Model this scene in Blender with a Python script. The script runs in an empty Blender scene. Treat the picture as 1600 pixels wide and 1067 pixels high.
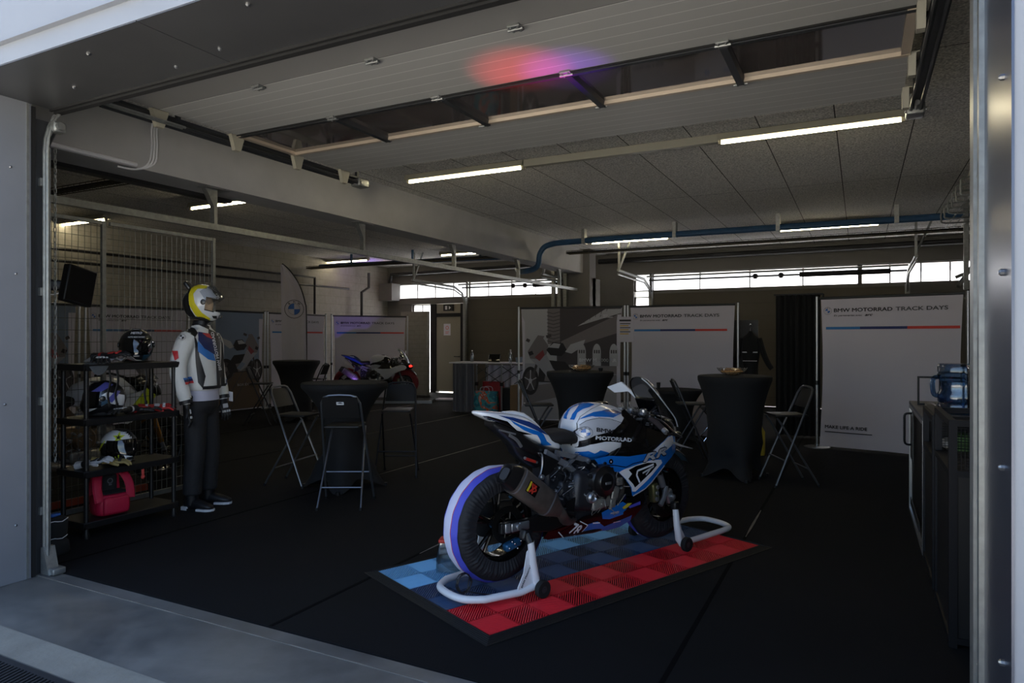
import bpy, bmesh, math, random
from mathutils import Vector, Matrix, Euler
from mathutils.bvhtree import BVHTree
random.seed(7)
SC = bpy.context.scene
COL = SC.collection
PI = math.pi

# ---------------------------------------------------------------- camera, sky, sun, exposure
YAW = math.radians(27.0)
cam = bpy.data.cameras.new('camera')
cam.sensor_width = 36.0
cam.lens = 36.0 * 1067.0 / 1600.0
cam.shift_y = -4.5 / 1600.0
cam.clip_start = 0.05
cam_o = bpy.data.objects.new('camera', cam)
COL.objects.link(cam_o)
cam_o.location = (0, 0, 1.5)
cam_o.rotation_euler = (PI / 2, 0, YAW)
SC.camera = cam_o

SC.view_settings.view_transform = 'Standard'
SC.view_settings.look = 'None'
SC.view_settings.gamma = 1.0
SC.view_settings.use_curve_mapping = False
SC.view_settings.exposure = 1.45

world = bpy.data.worlds.new('sky')
SC.world = world
world.use_nodes = True
wn = world.node_tree.nodes; wl = world.node_tree.links
wn.clear()
w_out = wn.new('ShaderNodeOutputWorld'); w_bg = wn.new('ShaderNodeBackground'); w_sky = wn.new('ShaderNodeTexSky')
w_sky.sky_type = 'NISHITA'; w_sky.sun_disc = False
w_sky.sun_elevation = math.radians(58); w_sky.sun_rotation = math.radians(10)
w_sky.air_density = 1.0; w_sky.dust_density = 2.0
w_bg.inputs['Strength'].default_value = 0.16
wl.new(w_sky.outputs[0], w_bg.inputs[0]); wl.new(w_bg.outputs[0], w_out.inputs[0])

sun = bpy.data.lights.new('sun', 'SUN'); sun.energy = 9.0; sun.angle = math.radians(1.0); sun.color = (1.0, .95, .88)
sun_o = bpy.data.objects.new('sun', sun); COL.objects.link(sun_o)
sun_o.rotation_euler = Euler((math.radians(-32), 0, math.radians(-12)))   # from behind the building, high

# ---------------------------------------------------------------- materials
def lin(c):
    out = []
    for v in c[:3]:
        v = v / 255.0
        out.append(v / 12.92 if v <= .04045 else ((v + .055) / 1.055) ** 2.4)
    return (out[0], out[1], out[2], 1.0)
MATS = {}
def mat(name, rgb, rough=.6, metal=0.0, var=0.0, vscale=8.0, bump=0.0, bscale=60.0, emit=0.0, coat=0.0, trans=0.0, alpha=1.0, stretch=None, ior=None, sheen=0):
    m = bpy.data.materials.new(name); m.use_nodes = True
    nt = m.node_tree; N = nt.nodes; L = nt.links
    b = N['Principled BSDF']
    c = lin(rgb)
    b.inputs['Base Color'].default_value = c
    b.inputs['Roughness'].default_value = rough
    b.inputs['Metallic'].default_value = metal
    if coat: b.inputs['Coat Weight'].default_value = coat; b.inputs['Coat Roughness'].default_value = .05
    if trans: b.inputs['Transmission Weight'].default_value = trans
    if ior: b.inputs['IOR'].default_value = ior
    if alpha < 1: b.inputs['Alpha'].default_value = alpha
    if emit: b.inputs['Emission Color'].default_value = c; b.inputs['Emission Strength'].default_value = emit
    if sheen: b.inputs['Sheen Weight'].default_value = sheen
    if var or bump:
        tc = N.new('ShaderNodeTexCoord'); mp = N.new('ShaderNodeMapping'); L.new(tc.outputs['Object'], mp.inputs[0])
        if stretch: mp.inputs['Scale'].default_value = stretch
        if var:
            nz = N.new('ShaderNodeTexNoise'); nz.inputs['Scale'].default_value = vscale; nz.inputs['Detail'].default_value = 5
            L.new(mp.outputs[0], nz.inputs['Vector'])
            mr = N.new('ShaderNodeMapRange'); mr.inputs[1].default_value = .3; mr.inputs[2].default_value = .7
            mr.inputs[3].default_value = 1 - var; mr.inputs[4].default_value = 1 + var
            L.new(nz.outputs['Fac'], mr.inputs[0])
            mx = N.new('ShaderNodeVectorMath'); mx.operation = 'SCALE'; mx.inputs[0].default_value = c[:3]
            L.new(mr.outputs[0], mx.inputs['Scale']); L.new(mx.outputs[0], b.inputs['Base Color'])
        if bump:
            nb = N.new('ShaderNodeTexNoise'); nb.inputs['Scale'].default_value = bscale; nb.inputs['Detail'].default_value = 3
            L.new(mp.outputs[0], nb.inputs['Vector'])
            bp = N.new('ShaderNodeBump'); bp.inputs['Strength'].default_value = bump; bp.inputs['Distance'].default_value = .01
            L.new(nb.outputs['Fac'], bp.inputs['Height']); L.new(bp.outputs[0], b.inputs['Normal'])
    MATS[name] = m
    return m
def glassy(name, rgb, fac, rough=.05):
    """thin clear sheet: mostly lets light straight through, a little gloss"""
    m = bpy.data.materials.new(name); m.use_nodes = True
    N = m.node_tree.nodes; L = m.node_tree.links; N.clear()
    o = N.new('ShaderNodeOutputMaterial'); t = N.new('ShaderNodeBsdfTransparent'); g = N.new('ShaderNodeBsdfGlossy'); x = N.new('ShaderNodeMixShader')
    t.inputs[0].default_value = lin(rgb); g.inputs['Roughness'].default_value = rough
    lw = N.new('ShaderNodeLayerWeight'); lw.inputs[0].default_value = .3
    mm = N.new('ShaderNodeMath'); mm.operation = 'MULTIPLY_ADD'; mm.inputs[1].default_value = .6; mm.inputs[2].default_value = fac
    L.new(lw.outputs['Fresnel'], mm.inputs[0]); L.new(mm.outputs[0], x.inputs[0])
    L.new(t.outputs[0], x.inputs[1]); L.new(g.outputs[0], x.inputs[2]); L.new(x.outputs[0], o.inputs[0])
    MATS[name] = m; return m
def grid_mat(name, rgb, line_rgb, size, mortar, rough=.9, bump=.4, brick=False, var=.12, vscale=30, axes='XY', offset=(0, 0, 0)):
    """a surface split into panels or blocks by joints"""
    m = mat(name, rgb, rough)
    N = m.node_tree.nodes; L = m.node_tree.links; b = N['Principled BSDF']
    tc = N.new('ShaderNodeTexCoord'); sp = N.new('ShaderNodeSeparateXYZ'); cb = N.new('ShaderNodeCombineXYZ')
    ad = N.new('ShaderNodeVectorMath'); ad.operation = 'ADD'; ad.inputs[1].default_value = offset
    L.new(tc.outputs['Object'], ad.inputs[0]); L.new(ad.outputs[0], sp.inputs[0])
    L.new(sp.outputs[axes[0]], cb.inputs['X']); L.new(sp.outputs[axes[1]], cb.inputs['Y'])
    bt = N.new('ShaderNodeTexBrick'); L.new(cb.outputs[0], bt.inputs['Vector'])
    bt.inputs['Scale'].default_value = 1.0; bt.inputs['Brick Width'].default_value = size[0]; bt.inputs['Row Height'].default_value = size[1]
    bt.inputs['Mortar Size'].default_value = mortar; bt.inputs['Mortar Smooth'].default_value = .2
    bt.offset = .5 if brick else 0.0; bt.inputs['Bias'].default_value = 0
    c = lin(rgb)
    bt.inputs['Color1'].default_value = c; bt.inputs['Color2'].default_value = [v * .93 for v in c[:3]] + [1]; bt.inputs['Mortar'].default_value = lin(line_rgb)
    nz = N.new('ShaderNodeTexNoise'); nz.inputs['Scale'].default_value = vscale; nz.inputs['Detail'].default_value = 6; L.new(tc.outputs['Object'], nz.inputs['Vector'])
    mr = N.new('ShaderNodeMapRange'); mr.inputs[1].default_value = .3; mr.inputs[2].default_value = .7; mr.inputs[3].default_value = 1 - var; mr.inputs[4].default_value = 1 + var
    L.new(nz.outputs['Fac'], mr.inputs[0])
    mx = N.new('ShaderNodeVectorMath'); mx.operation = 'SCALE'; L.new(bt.outputs['Color'], mx.inputs[0]); L.new(mr.outputs[0], mx.inputs['Scale']); L.new(mx.outputs[0], b.inputs['Base Color'])
    bp = N.new('ShaderNodeBump'); bp.inputs['Strength'].default_value = bump; bp.inputs['Distance'].default_value = .01; L.new(nz.outputs['Fac'], bp.inputs['Height']); L.new(bp.outputs[0], b.inputs['Normal'])
    return m

# ---------------------------------------------------------------- mesh helpers
class MB:
    def __init__(s): s.v = []; s.f = []; s.m = []
    def add(s, vs, fs, mi=0, M=None):
        o = len(s.v)
        for p in vs:
            p = Vector(p)
            s.v.append(M @ p if M is not None else p)
        for f in fs: s.f.append([i + o for i in f]); s.m.append(mi)
        return s
    def box(s, c, d, mi=0, rot=None, M=None):
        x, y, z = d[0] / 2, d[1] / 2, d[2] / 2
        vs = [Vector(p) for p in ((-x, -y, -z), (x, -y, -z), (x, y, -z), (-x, y, -z), (-x, -y, z), (x, -y, z), (x, y, z), (-x, y, z))]
        if rot is not None:
            R = Euler(rot).to_matrix(); vs = [R @ p for p in vs]
        vs = [p + Vector(c) for p in vs]
        return s.add(vs, [(0, 3, 2, 1), (4, 5, 6, 7), (0, 1, 5, 4), (1, 2, 6, 5), (2, 3, 7, 6), (3, 0, 4, 7)], mi, M)
    def bx(s, x0, x1, y0, y1, z0, z1, mi=0, M=None):
        return s.box(((x0 + x1) / 2, (y0 + y1) / 2, (z0 + z1) / 2), (abs(x1 - x0), abs(y1 - y0), abs(z1 - z0)), mi, None, M)
    def rbox(s, c, d, r=.01, mi=0, rot=None, seg=3, M=None):
        """box with rounded vertical... all edges bevelled"""
        bm = bmesh.new(); bmesh.ops.create_cube(bm, size=1.0)
        bmesh.ops.scale(bm, vec=d, verts=bm.verts)
        bmesh.ops.bevel(bm, geom=list(bm.edges), offset=min(r, min(d) * .49), segments=seg, affect='EDGES', profile=.5)
        R = Euler(rot).to_matrix() if rot is not None else Matrix.Identity(3)
        vs = [R @ v.co + Vector(c) for v in bm.verts]
        for i, v in enumerate(bm.verts): v.index = i
        fs = [[v.index for v in f.verts] for f in bm.faces]
        bm.free(); return s.add(vs, fs, mi, M)
    def rings(s, R, mi=0, cap=True, closed=False, M=None, ringclosed=True):
        n = len(R[0]); vs = [p for r in R for p in r]; fs = []
        K = len(R)
        for k in range(K if closed else K - 1):
            a = k * n; b = ((k + 1) % K) * n
            for i in range(n if ringclosed else n - 1):
                j = (i + 1) % n; fs.append((a + i, a + j, b + j, b + i))
        if cap and not closed and ringclosed:
            fs.append(tuple(range(n))[::-1]); fs.append(tuple((K - 1) * n + i for i in range(n)))
        return s.add(vs, fs, mi, M)
    def tube(s, pts, r, n=8, mi=0, cap=True, closed=False, M=None, flat=1.0):
        pts = [Vector(p) for p in pts]; K = len(pts)
        rs = r if isinstance(r, (list, tuple)) else [r] * K
        R = []; up = None
        for k in range(K):
            if closed: t = (pts[(k + 1) % K] - pts[k - 1])
            elif k == 0: t = pts[1] - pts[0]
            elif k == K - 1: t = pts[-1] - pts[-2]
            else: t = (pts[k + 1] - pts[k]).normalized() + (pts[k] - pts[k - 1]).normalized()
            t = t.normalized() if t.length > 1e-9 else Vector((0, 0, 1))
            if up is None:
                up = Vector((0, 0, 1)) if abs(t.z) < .9 else Vector((1, 0, 0))
            a = t.cross(up)
            if a.length < 1e-6: a = t.cross(Vector((0, 1, 0)))
            a.normalize(); b = a.cross(t).normalized(); up = b
            R.append([pts[k] + (a * math.cos(2 * PI * i / n) + b * math.sin(2 * PI * i / n) * flat) * rs[k] for i in range(n)])
        return s.rings(R, mi, cap, closed, M)
    def cyl(s, a, b, r, n=16, mi=0, r2=None, M=None):
        return s.tube([a, b], [r, r if r2 is None else r2], n, mi, M=M)
    def lathe(s, prof, n=24, c=(0, 0, 0), axis='Z', mi=0, cap=True, M=None, closed=False):
        R = []
        for r, h in prof:
            ring = []
            for i in range(n):
                t = 2 * PI * i / n; x, y = r * math.cos(t), r * math.sin(t)
                p = (x, y, h) if axis == 'Z' else ((x, h, y) if axis == 'Y' else (h, x, y))
                ring.append(Vector(p) + Vector(c))
            R.append(ring)
        return s.rings(R, mi, cap, closed, M)
    def prism(s, poly, a, b, plane='XZ', mi=0, M=None):
        """polygon in a plane, thick from a to b along the third axis"""
        def P(u, v, w):
            return {'XZ': (u, w, v), 'XY': (u, v, w), 'YZ': (w, u, v)}[plane]
        n = len(poly)
        vs = [P(u, v, a) for u, v in poly] + [P(u, v, b) for u, v in poly]
        fs = [tuple(range(n))[::-1], tuple(range(n, 2 * n))] + [(i, (i + 1) % n, n + (i + 1) % n, n + i) for i in range(n)]
        return s.add(vs, fs, mi, M)
    def sph(s, c, r, n=16, m=10, mi=0, M=None):
        d = r if isinstance(r, (list, tuple)) else (r, r, r)
        R = []
        for k in range(m + 1):
            t = PI * (k + .001) / (m + .002)
            R.append([Vector((c[0] + d[0] * math.sin(t) * math.cos(2 * PI * i / n), c[1] + d[1] * math.sin(t) * math.sin(2 * PI * i / n), c[2] - d[2] * math.cos(t))) for i in range(n)])
        return s.rings(R, mi, True, False, M)
    def build(s, name, mats, parent=None, smooth=35, loc=None, rot=None, mods=None):
        me = bpy.data.meshes.new(name)
        me.from_pydata([tuple(v) for v in s.v], [], s.f)
        if not isinstance(mats, (list, tuple)): mats = [mats]
        for m in mats: me.materials.append(MATS[m] if isinstance(m, str) else m)
        me.polygons.foreach_set('material_index', s.m)
        bm = bmesh.new(); bm.from_mesh(me); bmesh.ops.recalc_face_normals(bm, faces=bm.faces); bm.to_mesh(me); bm.free()
        if smooth:
            me.shade_smooth(); me.set_sharp_from_angle(angle=math.radians(smooth))
        me.update()
        o = bpy.data.objects.new(name, me); COL.objects.link(o)
        if parent is not None: o.parent = parent
        if loc is not None: o.location = loc
        if rot is not None: o.rotation_euler = rot
        if mods: bake(o, mods, smooth)
        return o
def bake(o, mods, smooth=35):
    """apply modifiers (list of (type, settings)) into the mesh"""
    par = o.parent; mw = o.matrix_basis.copy(); o.parent = None; o.matrix_basis = Matrix.Identity(4)
    for t, kw in mods:
        m = o.modifiers.new(t, t)
        for k, v in kw.items(): setattr(m, k, v)
    dg = bpy.context.evaluated_depsgraph_get(); dg.update()
    me = bpy.data.meshes.new_from_object(o.evaluated_get(dg), depsgraph=dg)
    o.modifiers.clear(); old = o.data; o.data = me; me.name = old.name + '_m'
    bpy.data.meshes.remove(old)
    if smooth: me.shade_smooth(); me.set_sharp_from_angle(angle=math.radians(smooth))
    o.parent = par; o.matrix_basis = mw
    return o
def tag(o, label=None, cat=None, group=None, kind=None):
    if label: o['label'] = label
    if cat: o['category'] = cat
    if group: o['group'] = group
    if kind: o['kind'] = kind
    return o
def thing(name, label, cat, loc=(0, 0, 0), rz=0, group=None):
    o = bpy.data.objects.new(name, None); COL.objects.link(o); o.empty_display_size = .1
    o.location = loc; o.rotation_euler = (0, 0, rz)
    return tag(o, label, cat, group)
def copy_tree(o, parent=None):
    c = o.copy(); COL.objects.link(c)
    if parent is not None: c.parent = parent
    for ch in [x for x in bpy.data.objects if x.parent == o]: copy_tree(ch, c)
    return c
def struct(mb, name, m, smooth=0, mods=None):
    return tag(mb.build(name, m, None, smooth, mods=mods), kind='structure')
def superring(cx, cz, w, h, y, n=20, p=2.5, axis='Y'):
    out = []
    for i in range(n):
        t = 2 * PI * i / n; c, s_ = math.cos(t), math.sin(t)
        u = cx + w * math.copysign(abs(c) ** (2 / p), c); v = cz + h * math.copysign(abs(s_) ** (2 / p), s_)
        out.append(Vector((u, y, v)) if axis == 'Y' else (Vector((y, u, v)) if axis == 'X' else Vector((u, v, y))))
    return out

# text and flat artwork -------------------------------------------------------
def text_tris(txt, width=None, height=None, bold=0.02, shear=0.0, align='CENTER', spacing=1.0):
    """(verts2d, faces) of a line of lettering, scaled to width or cap height"""
    cu = bpy.data.curves.new('t', 'FONT'); cu.body = txt; cu.size = 1; cu.offset = 0; cu.shear = shear; cu.resolution_u = 3; cu.space_character = spacing
    ob = bpy.data.objects.new('t', cu); COL.objects.link(ob)
    dg = bpy.context.evaluated_depsgraph_get(); dg.update()
    me = bpy.data.meshes.new_from_object(ob.evaluated_get(dg), depsgraph=dg)
    vs = [(v.co.x, v.co.y) for v in me.vertices]; fs = [list(p.vertices) for p in me.polygons]
    bpy.data.objects.remove(ob); bpy.data.curves.remove(cu); bpy.data.meshes.remove(me)
    if bold:
        n_ = len(vs); b_ = bold * .85; base = vs; bf = fs; vs = []; fs = []
        for k_, (ax_, ay_) in enumerate(((-b_, 0), (b_, 0), (0, b_), (0, -b_), (b_ * .6, b_ * .6), (-b_ * .6, -b_ * .6))):
            vs += [(x + ax_, y + ay_) for x, y in base]; fs += [[i + k_ * n_ for i in f] for f in bf]
    x0 = min(v[0] for v in vs); x1 = max(v[0] for v in vs); y0 = min(v[1] for v in vs); y1 = max(v[1] for v in vs)
    sx = sy = 1
    if height: sy = sx = height / (y1 - y0)
    if width: sx = width / (x1 - x0); sy = sy if height else sx
    ox = {'CENTER': (x0 + x1) / 2, 'LEFT': x0, 'RIGHT': x1}[align]
    return [((x - ox) * sx, (y - (y0 + y1) / 2) * sy) for x, y in vs], fs
def circle(cx, cy, r, n=28, a0=0, a1=2 * PI):
    full = abs(a1 - a0 - 2 * PI) < 1e-6
    return [(cx + r * math.cos(a0 + (a1 - a0) * i / n), cy + r * math.sin(a0 + (a1 - a0) * i / n)) for i in range(n if full else n + 1)]
class Art:
    """layers of flat coloured shapes in a 2D plane; each later layer lies a hair above"""
    def __init__(s): s.items = []
    def poly(s, pts, mi): s.items.append((list(pts), [list(range(len(pts)))], mi)); return s
    def rect(s, x0, y0, x1, y1, mi): return s.poly([(x0, y0), (x1, y0), (x1, y1), (x0, y1)], mi)
    def ring(s, cx, cy, r0, r1, mi, n=28):
        a = circle(cx, cy, r0, n); b = circle(cx, cy, r1, n)
        s.items.append((a + b, [[i, (i + 1) % n, n + (i + 1) % n, n + i] for i in range(n)], mi)); return s
    def line(s, pts, w, mi):
        for (ax, ay), (bx, by) in zip(pts[:-1], pts[1:]):
            d = math.hypot(bx - ax, by - ay) or 1; nx, ny = -(by - ay) / d * w / 2, (bx - ax) / d * w / 2
            s.poly([(ax + nx, ay + ny), (ax - nx, ay - ny), (bx - nx, by - ny), (bx + nx, by + ny)], mi)
        return s
    def text(s, txt, x, y, mi, width=None, height=None, bold=.02, shear=0, align='CENTER', rot=0):
        vs, fs = text_tris(txt, width, height, bold, shear, align)
        c, sn = math.cos(rot), math.sin(rot)
        s.items.append(([(x + a * c - b * sn, y + a * sn + b * c) for a, b in vs], fs, mi)); return s
    def roundel(s, cx, cy, r, dark, white, blue, letters=True, fill=None):
        if fill is not None: s.poly(circle(cx, cy, r * .97), fill)
        s.ring(cx, cy, r * .94, r, dark)
        q = r * .6
        s.poly(circle(cx, cy, q * 1.04), dark)
        for k, mi in enumerate((white, blue, white, blue)):
            s.poly([(cx, cy)] + circle(cx, cy, q, 8, k * PI / 2, (k + 1) * PI / 2), mi)
        if letters:
            for ch, a in (('B', 40), ('M', 0), ('W', -40)):
                aa = math.radians(a); rr = r * .77
                s.text(ch, cx - rr * math.sin(aa), cy + rr * math.cos(aa), dark, height=r * .22, bold=.03, rot=aa)
        return s
    def flat(s, mb, M, step=.0006):
        """put on a plane: M maps (u, v, lift) to 3D"""
        for k, (vs, fs, mi) in enumerate(s.items):
            mb.add([M @ Vector((u, v, step * (k + 1))) for u, v in vs], fs, mi)
        return mb
    def project(s, mb, bvh, M, cut=.02, step=.0005, lift=.001, dist=2.0):
        """wrap onto a surface: M maps (u, v, 0) to a start point and (0,0,-1) to the way it is pressed on"""
        d = (M.to_3x3() @ Vector((0, 0, -1))).normalized()
        for k, (vs, fs, mi) in enumerate(s.items):
            bm = bmesh.new(); bv = [bm.verts.new((u, v, 0)) for u, v in vs]
            for f in fs:
                try: bm.faces.new([bv[i] for i in f])
                except ValueError: pass
            us = [v[0] for v in vs]; ws = [v[1] for v in vs]
            for ax, lo, hi in ((0, min(us), max(us)), (1, min(ws), max(ws))):
                t = math.floor(lo / cut) * cut + cut
                while t < hi:
                    no = (1, 0, 0) if ax == 0 else (0, 1, 0)
                    co = (t, 0, 0) if ax == 0 else (0, t, 0)
                    bmesh.ops.bisect_plane(bm, geom=bm.verts[:] + bm.edges[:] + bm.faces[:], plane_co=co, plane_no=no, dist=1e-6)
                    t += cut
            bmesh.ops.triangulate(bm, faces=bm.faces[:])
            hit = {}
            for i, v in enumerate(bm.verts):
                v.index = i
                loc, nor, idx, dd = bvh.ray_cast(M @ v.co, d, dist)
                if loc is not None:
                    if nor.dot(d) > 0: nor = -nor
                    hit[i] = loc + nor * (lift + step * k)
            keep = [f for f in bm.faces if all(v.index in hit for v in f.verts)]
            ids = {}; nv = []; nf = []
            for f in keep:
                ff = []
                for v in f.verts:
                    if v.index not in ids: ids[v.index] = len(nv); nv.append(hit[v.index])
                    ff.append(ids[v.index])
                nf.append(ff)
            if nf: mb.add(nv, nf, mi)
            bm.free()
        return mb
def bvh_of(*obs):
    vs = []; fs = []
    for o in obs:
        b = len(vs); M = o.matrix_basis
        vs += [M @ v.co for v in o.data.vertices]; fs += [[i + b for i in p.vertices] for p in o.data.polygons]
    return BVHTree.FromPolygons(vs, fs)
def plane_M(o, u, v):
    u = Vector(u).normalized(); v = Vector(v).normalized(); w = u.cross(v)
    M = Matrix((u, v, w)).transposed().to_4x4(); M.translation = Vector(o); return M
def smoothpath(pts, k=6):
    """Catmull-Rom through points"""
    P = [Vector(p) for p in pts]; out = []
    for i in range(len(P) - 1):
        a = P[i - 1] if i else P[0]; b = P[i]; c = P[i + 1]; d = P[i + 2] if i + 2 < len(P) else P[-1]
        for j in range(k):
            t = j / k
            out.append(.5 * ((2 * b) + (c - a) * t + (2 * a - 5 * b + 4 * c - d) * t * t + (-a + 3 * b - 3 * c + d) * t ** 3))
    out.append(P[-1]); return out
def arc(c, r, a0, a1, n, plane='XZ', w=0):
    out = []
    for i in range(n + 1):
        t = a0 + (a1 - a0) * i / n; u = c[0] + r * math.cos(t); v = c[1] + r * math.sin(t)
        out.append({'XZ': (u, w, v), 'XY': (u, v, w), 'YZ': (w, u, v)}[plane])
    return out
# ---------------------------------------------------------------- palette
mat('white_panel', (136, 140, 148), .45, var=.04, vscale=2)
mat('reveal_grey', (130, 133, 140), .45, .15, var=.05, vscale=3)
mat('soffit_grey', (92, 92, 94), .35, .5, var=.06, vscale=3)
mat('steel_galv', (150, 152, 150), .42, .7, var=.15, vscale=25)
mat('steel_dark', (70, 72, 76), .45, .6)
mat('alu', (185, 187, 190), .3, .9)
mat('chrome', (200, 202, 205), .15, 1)
mat('rubber', (16, 16, 17), .8)
mat('black_plastic', (20, 20, 22), .45)
mat('black_gloss', (10, 10, 12), .12, coat=.6)
mat('black_cloth', (21, 22, 25), .85, bump=.15, bscale=300)
mat('black_metal', (24, 24, 26), .4, .4)
mat('bolt', (160, 160, 160), .3, .9)
mat('beam_paint', (172, 172, 172), .8, var=.06, vscale=3, bump=.15, bscale=30)
mat('header_paint', (105, 103, 100), .85, var=.05, vscale=2)
mat('white_paint', (225, 226, 230), .3, coat=.3)
mat('tube_light', (255, 240, 200), .5, emit=13)
mat('fixture', (160, 156, 140), .5)
mat('fabric_white', (194, 190, 202), .8, bump=.1, bscale=200)
mat('print_dark', (48, 48, 54), .8)
mat('print_grey', (90, 90, 96), .8)
mat('print_blue', (60, 120, 180), .8)
mat('print_navy', (52, 62, 110), .8)
mat('print_red', (200, 72, 66), .8)
mat('print_white', (215, 215, 220), .8)
mat('bmw_blue', (50, 100, 180), .6)

# panel undersides of the raised door, with thin pressed lines
def ribbed(name, rgb, pitch, strength, axis='Y', rough=.5, off=0.0, bump=.6):
    m = mat(name, rgb, rough); N = m.node_tree.nodes; L = m.node_tree.links; b = N['Principled BSDF']
    tc = N.new('ShaderNodeTexCoord'); sp = N.new('ShaderNodeSeparateXYZ'); L.new(tc.outputs['Object'], sp.inputs[0])
    ad = N.new('ShaderNodeMath'); ad.operation = 'ADD'; ad.inputs[1].default_value = off + 100; L.new(sp.outputs[axis], ad.inputs[0])
    md = N.new('ShaderNodeMath'); md.operation = 'MODULO'; md.inputs[1].default_value = pitch; L.new(ad.outputs[0], md.inputs[0])
    mr = N.new('ShaderNodeMapRange'); mr.inputs[1].default_value = .0; mr.inputs[2].default_value = .007; mr.inputs[3].default_value = 1; mr.inputs[4].default_value = 0; L.new(md.outputs[0], mr.inputs[0])
    mx = N.new('ShaderNodeMix'); mx.data_type = 'RGBA'; c = lin(rgb)
    mx.inputs[6].default_value = c; mx.inputs[7].default_value = [min(1, v * strength) for v in c[:3]] + [1]
    L.new(mr.outputs[0], mx.inputs[0]); L.new(mx.outputs[2], b.inputs['Base Color'])
    bp = N.new('ShaderNodeBump'); bp.inputs['Strength'].default_value = bump; bp.inputs['Distance'].default_value = .004; L.new(mr.outputs[0], bp.inputs['Height']); L.new(bp.outputs[0], b.inputs['Normal'])
    return m
ribbed('door_panel', (176, 175, 171), .1195, 2.1, bump=.0)
mat('door_smooth', (150, 148, 144), .4)
ribbed('back_door_panel', (88, 83, 74), .3, .55, 'Z', .7)

# ---------------------------------------------------------------- the building
def concrete():
    m = mat('concrete', (118, 124, 126), .42)
    N = m.node_tree.nodes; L = m.node_tree.links; b = N['Principled BSDF']
    tc = N.new('ShaderNodeTexCoord')
    n1 = N.new('ShaderNodeTexNoise'); n1.inputs['Scale'].default_value = 1.6; n1.inputs['Detail'].default_value = 7; n1.inputs['Distortion'].default_value = .6
    n2 = N.new('ShaderNodeTexNoise'); n2.inputs['Scale'].default_value = 9; n2.inputs['Detail'].default_value = 8; n2.inputs['Roughness'].default_value = .7
    L.new(tc.outputs['Object'], n1.inputs['Vector']); L.new(tc.outputs['Object'], n2.inputs['Vector'])
    ad = N.new('ShaderNodeMath'); ad.operation = 'MULTIPLY_ADD'; ad.inputs[1].default_value = .45; L.new(n2.outputs['Fac'], ad.inputs[0]); L.new(n1.outputs['Fac'], ad.inputs[2])
    cr = N.new('ShaderNodeValToRGB'); L.new(ad.outputs[0], cr.inputs[0])
    e = cr.color_ramp.elements; e[0].position = .45; e[0].color = lin((66, 68, 69)); e[1].position = .95; e[1].color = lin((124, 124, 120))
    L.new(cr.outputs[0], b.inputs['Base Color'])
    mr = N.new('ShaderNodeMapRange'); mr.inputs[3].default_value = .25; mr.inputs[4].default_value = .6; L.new(n2.outputs['Fac'], mr.inputs[0]); L.new(mr.outputs[0], b.inputs['Roughness'])
    return m
concrete()
mat('apron_pale', (142, 140, 130), .75, var=.12, vscale=6, bump=.3, bscale=40)
mat('yard', (188, 184, 174), .9, var=.1, vscale=1.5)
mat('carpet', (10, 11, 14), .9, var=.22, vscale=2.2, bump=.25, bscale=400)
mat('carpet_seam', (5, 5, 6), .95)
mat('seam_pale', (120, 115, 108), .8, var=.3, vscale=6)
mat('floor_screed', (60, 60, 60), .8)
grid_mat('ceiling_board', (212, 209, 203), (60, 57, 54), (.66, 4.3), .006, .95, .8, var=.5, vscale=55, offset=(.205 + 66 * .66, 43 - 1.35, 0))
grid_mat('block_wall', (146, 142, 134), (126, 122, 114), (.4, .2), .006, .9, .3, brick=True, var=.08, vscale=12, axes='YZ', offset=(50, 20, 0))
grid_mat('block_wall_x', (140, 138, 130), (122, 120, 112), (.3, .12), .005, .9, .3, brick=True, var=.08, vscale=12, axes='XZ', offset=(50, 0, 20))

LX, RX, BY = -12.2, 5.6, 16.0
CZ = 3.55
ox0, ox1, oz = -4.64, 0.335, 2.98       # the doorway
struct(MB().bx(LX, RX, 2.25, BY + .2, -.12, -.012), 'floor', 'floor_screed')
struct(MB().bx(LX - .3, RX + .3, 2.6, BY + .3, CZ, CZ + .25), 'ceiling', 'ceiling_board')
struct(MB().bx(LX - .25, LX, 2.6, BY + .3, 0, CZ), 'wall_left', 'block_wall')
struct(MB().bx(RX, RX + .25, 2.6, BY + .3, 0, CZ), 'wall_right', 'block_wall')
# facade around the doorway: white panels outside, grey metal in the reveal
fw = MB()
fw.bx(-14, ox0, 2.04, 2.45, -.02, 4.3); fw.bx(-14, -5.1, 2.45, 2.6, 0, 4.3); fw.bx(ox1, 9, 2.04, 2.6, -.02, 4.3); fw.bx(ox0, ox1, 2.04, 2.6, oz, 4.3)
struct(fw, 'wall_front', 'white_panel')
struct(MB().bx(-14, 9, 2.0, 2.04, oz + .10, oz + .104).bx(-14, 9, 2.032, 2.0399, oz + .0, oz + .1), 'trim_1', 'white_panel')
rv = MB().bx(ox0, ox0 + .006, 2.035, 2.43, 0, oz)
struct(rv, 'trim_2', 'reveal_grey')
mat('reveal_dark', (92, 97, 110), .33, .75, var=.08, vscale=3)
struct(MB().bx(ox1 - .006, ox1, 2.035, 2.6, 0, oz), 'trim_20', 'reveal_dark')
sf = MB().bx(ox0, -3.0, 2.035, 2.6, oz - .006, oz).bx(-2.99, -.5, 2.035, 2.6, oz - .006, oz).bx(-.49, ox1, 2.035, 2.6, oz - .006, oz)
struct(sf, 'trim_3', 'soffit_grey')
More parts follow.
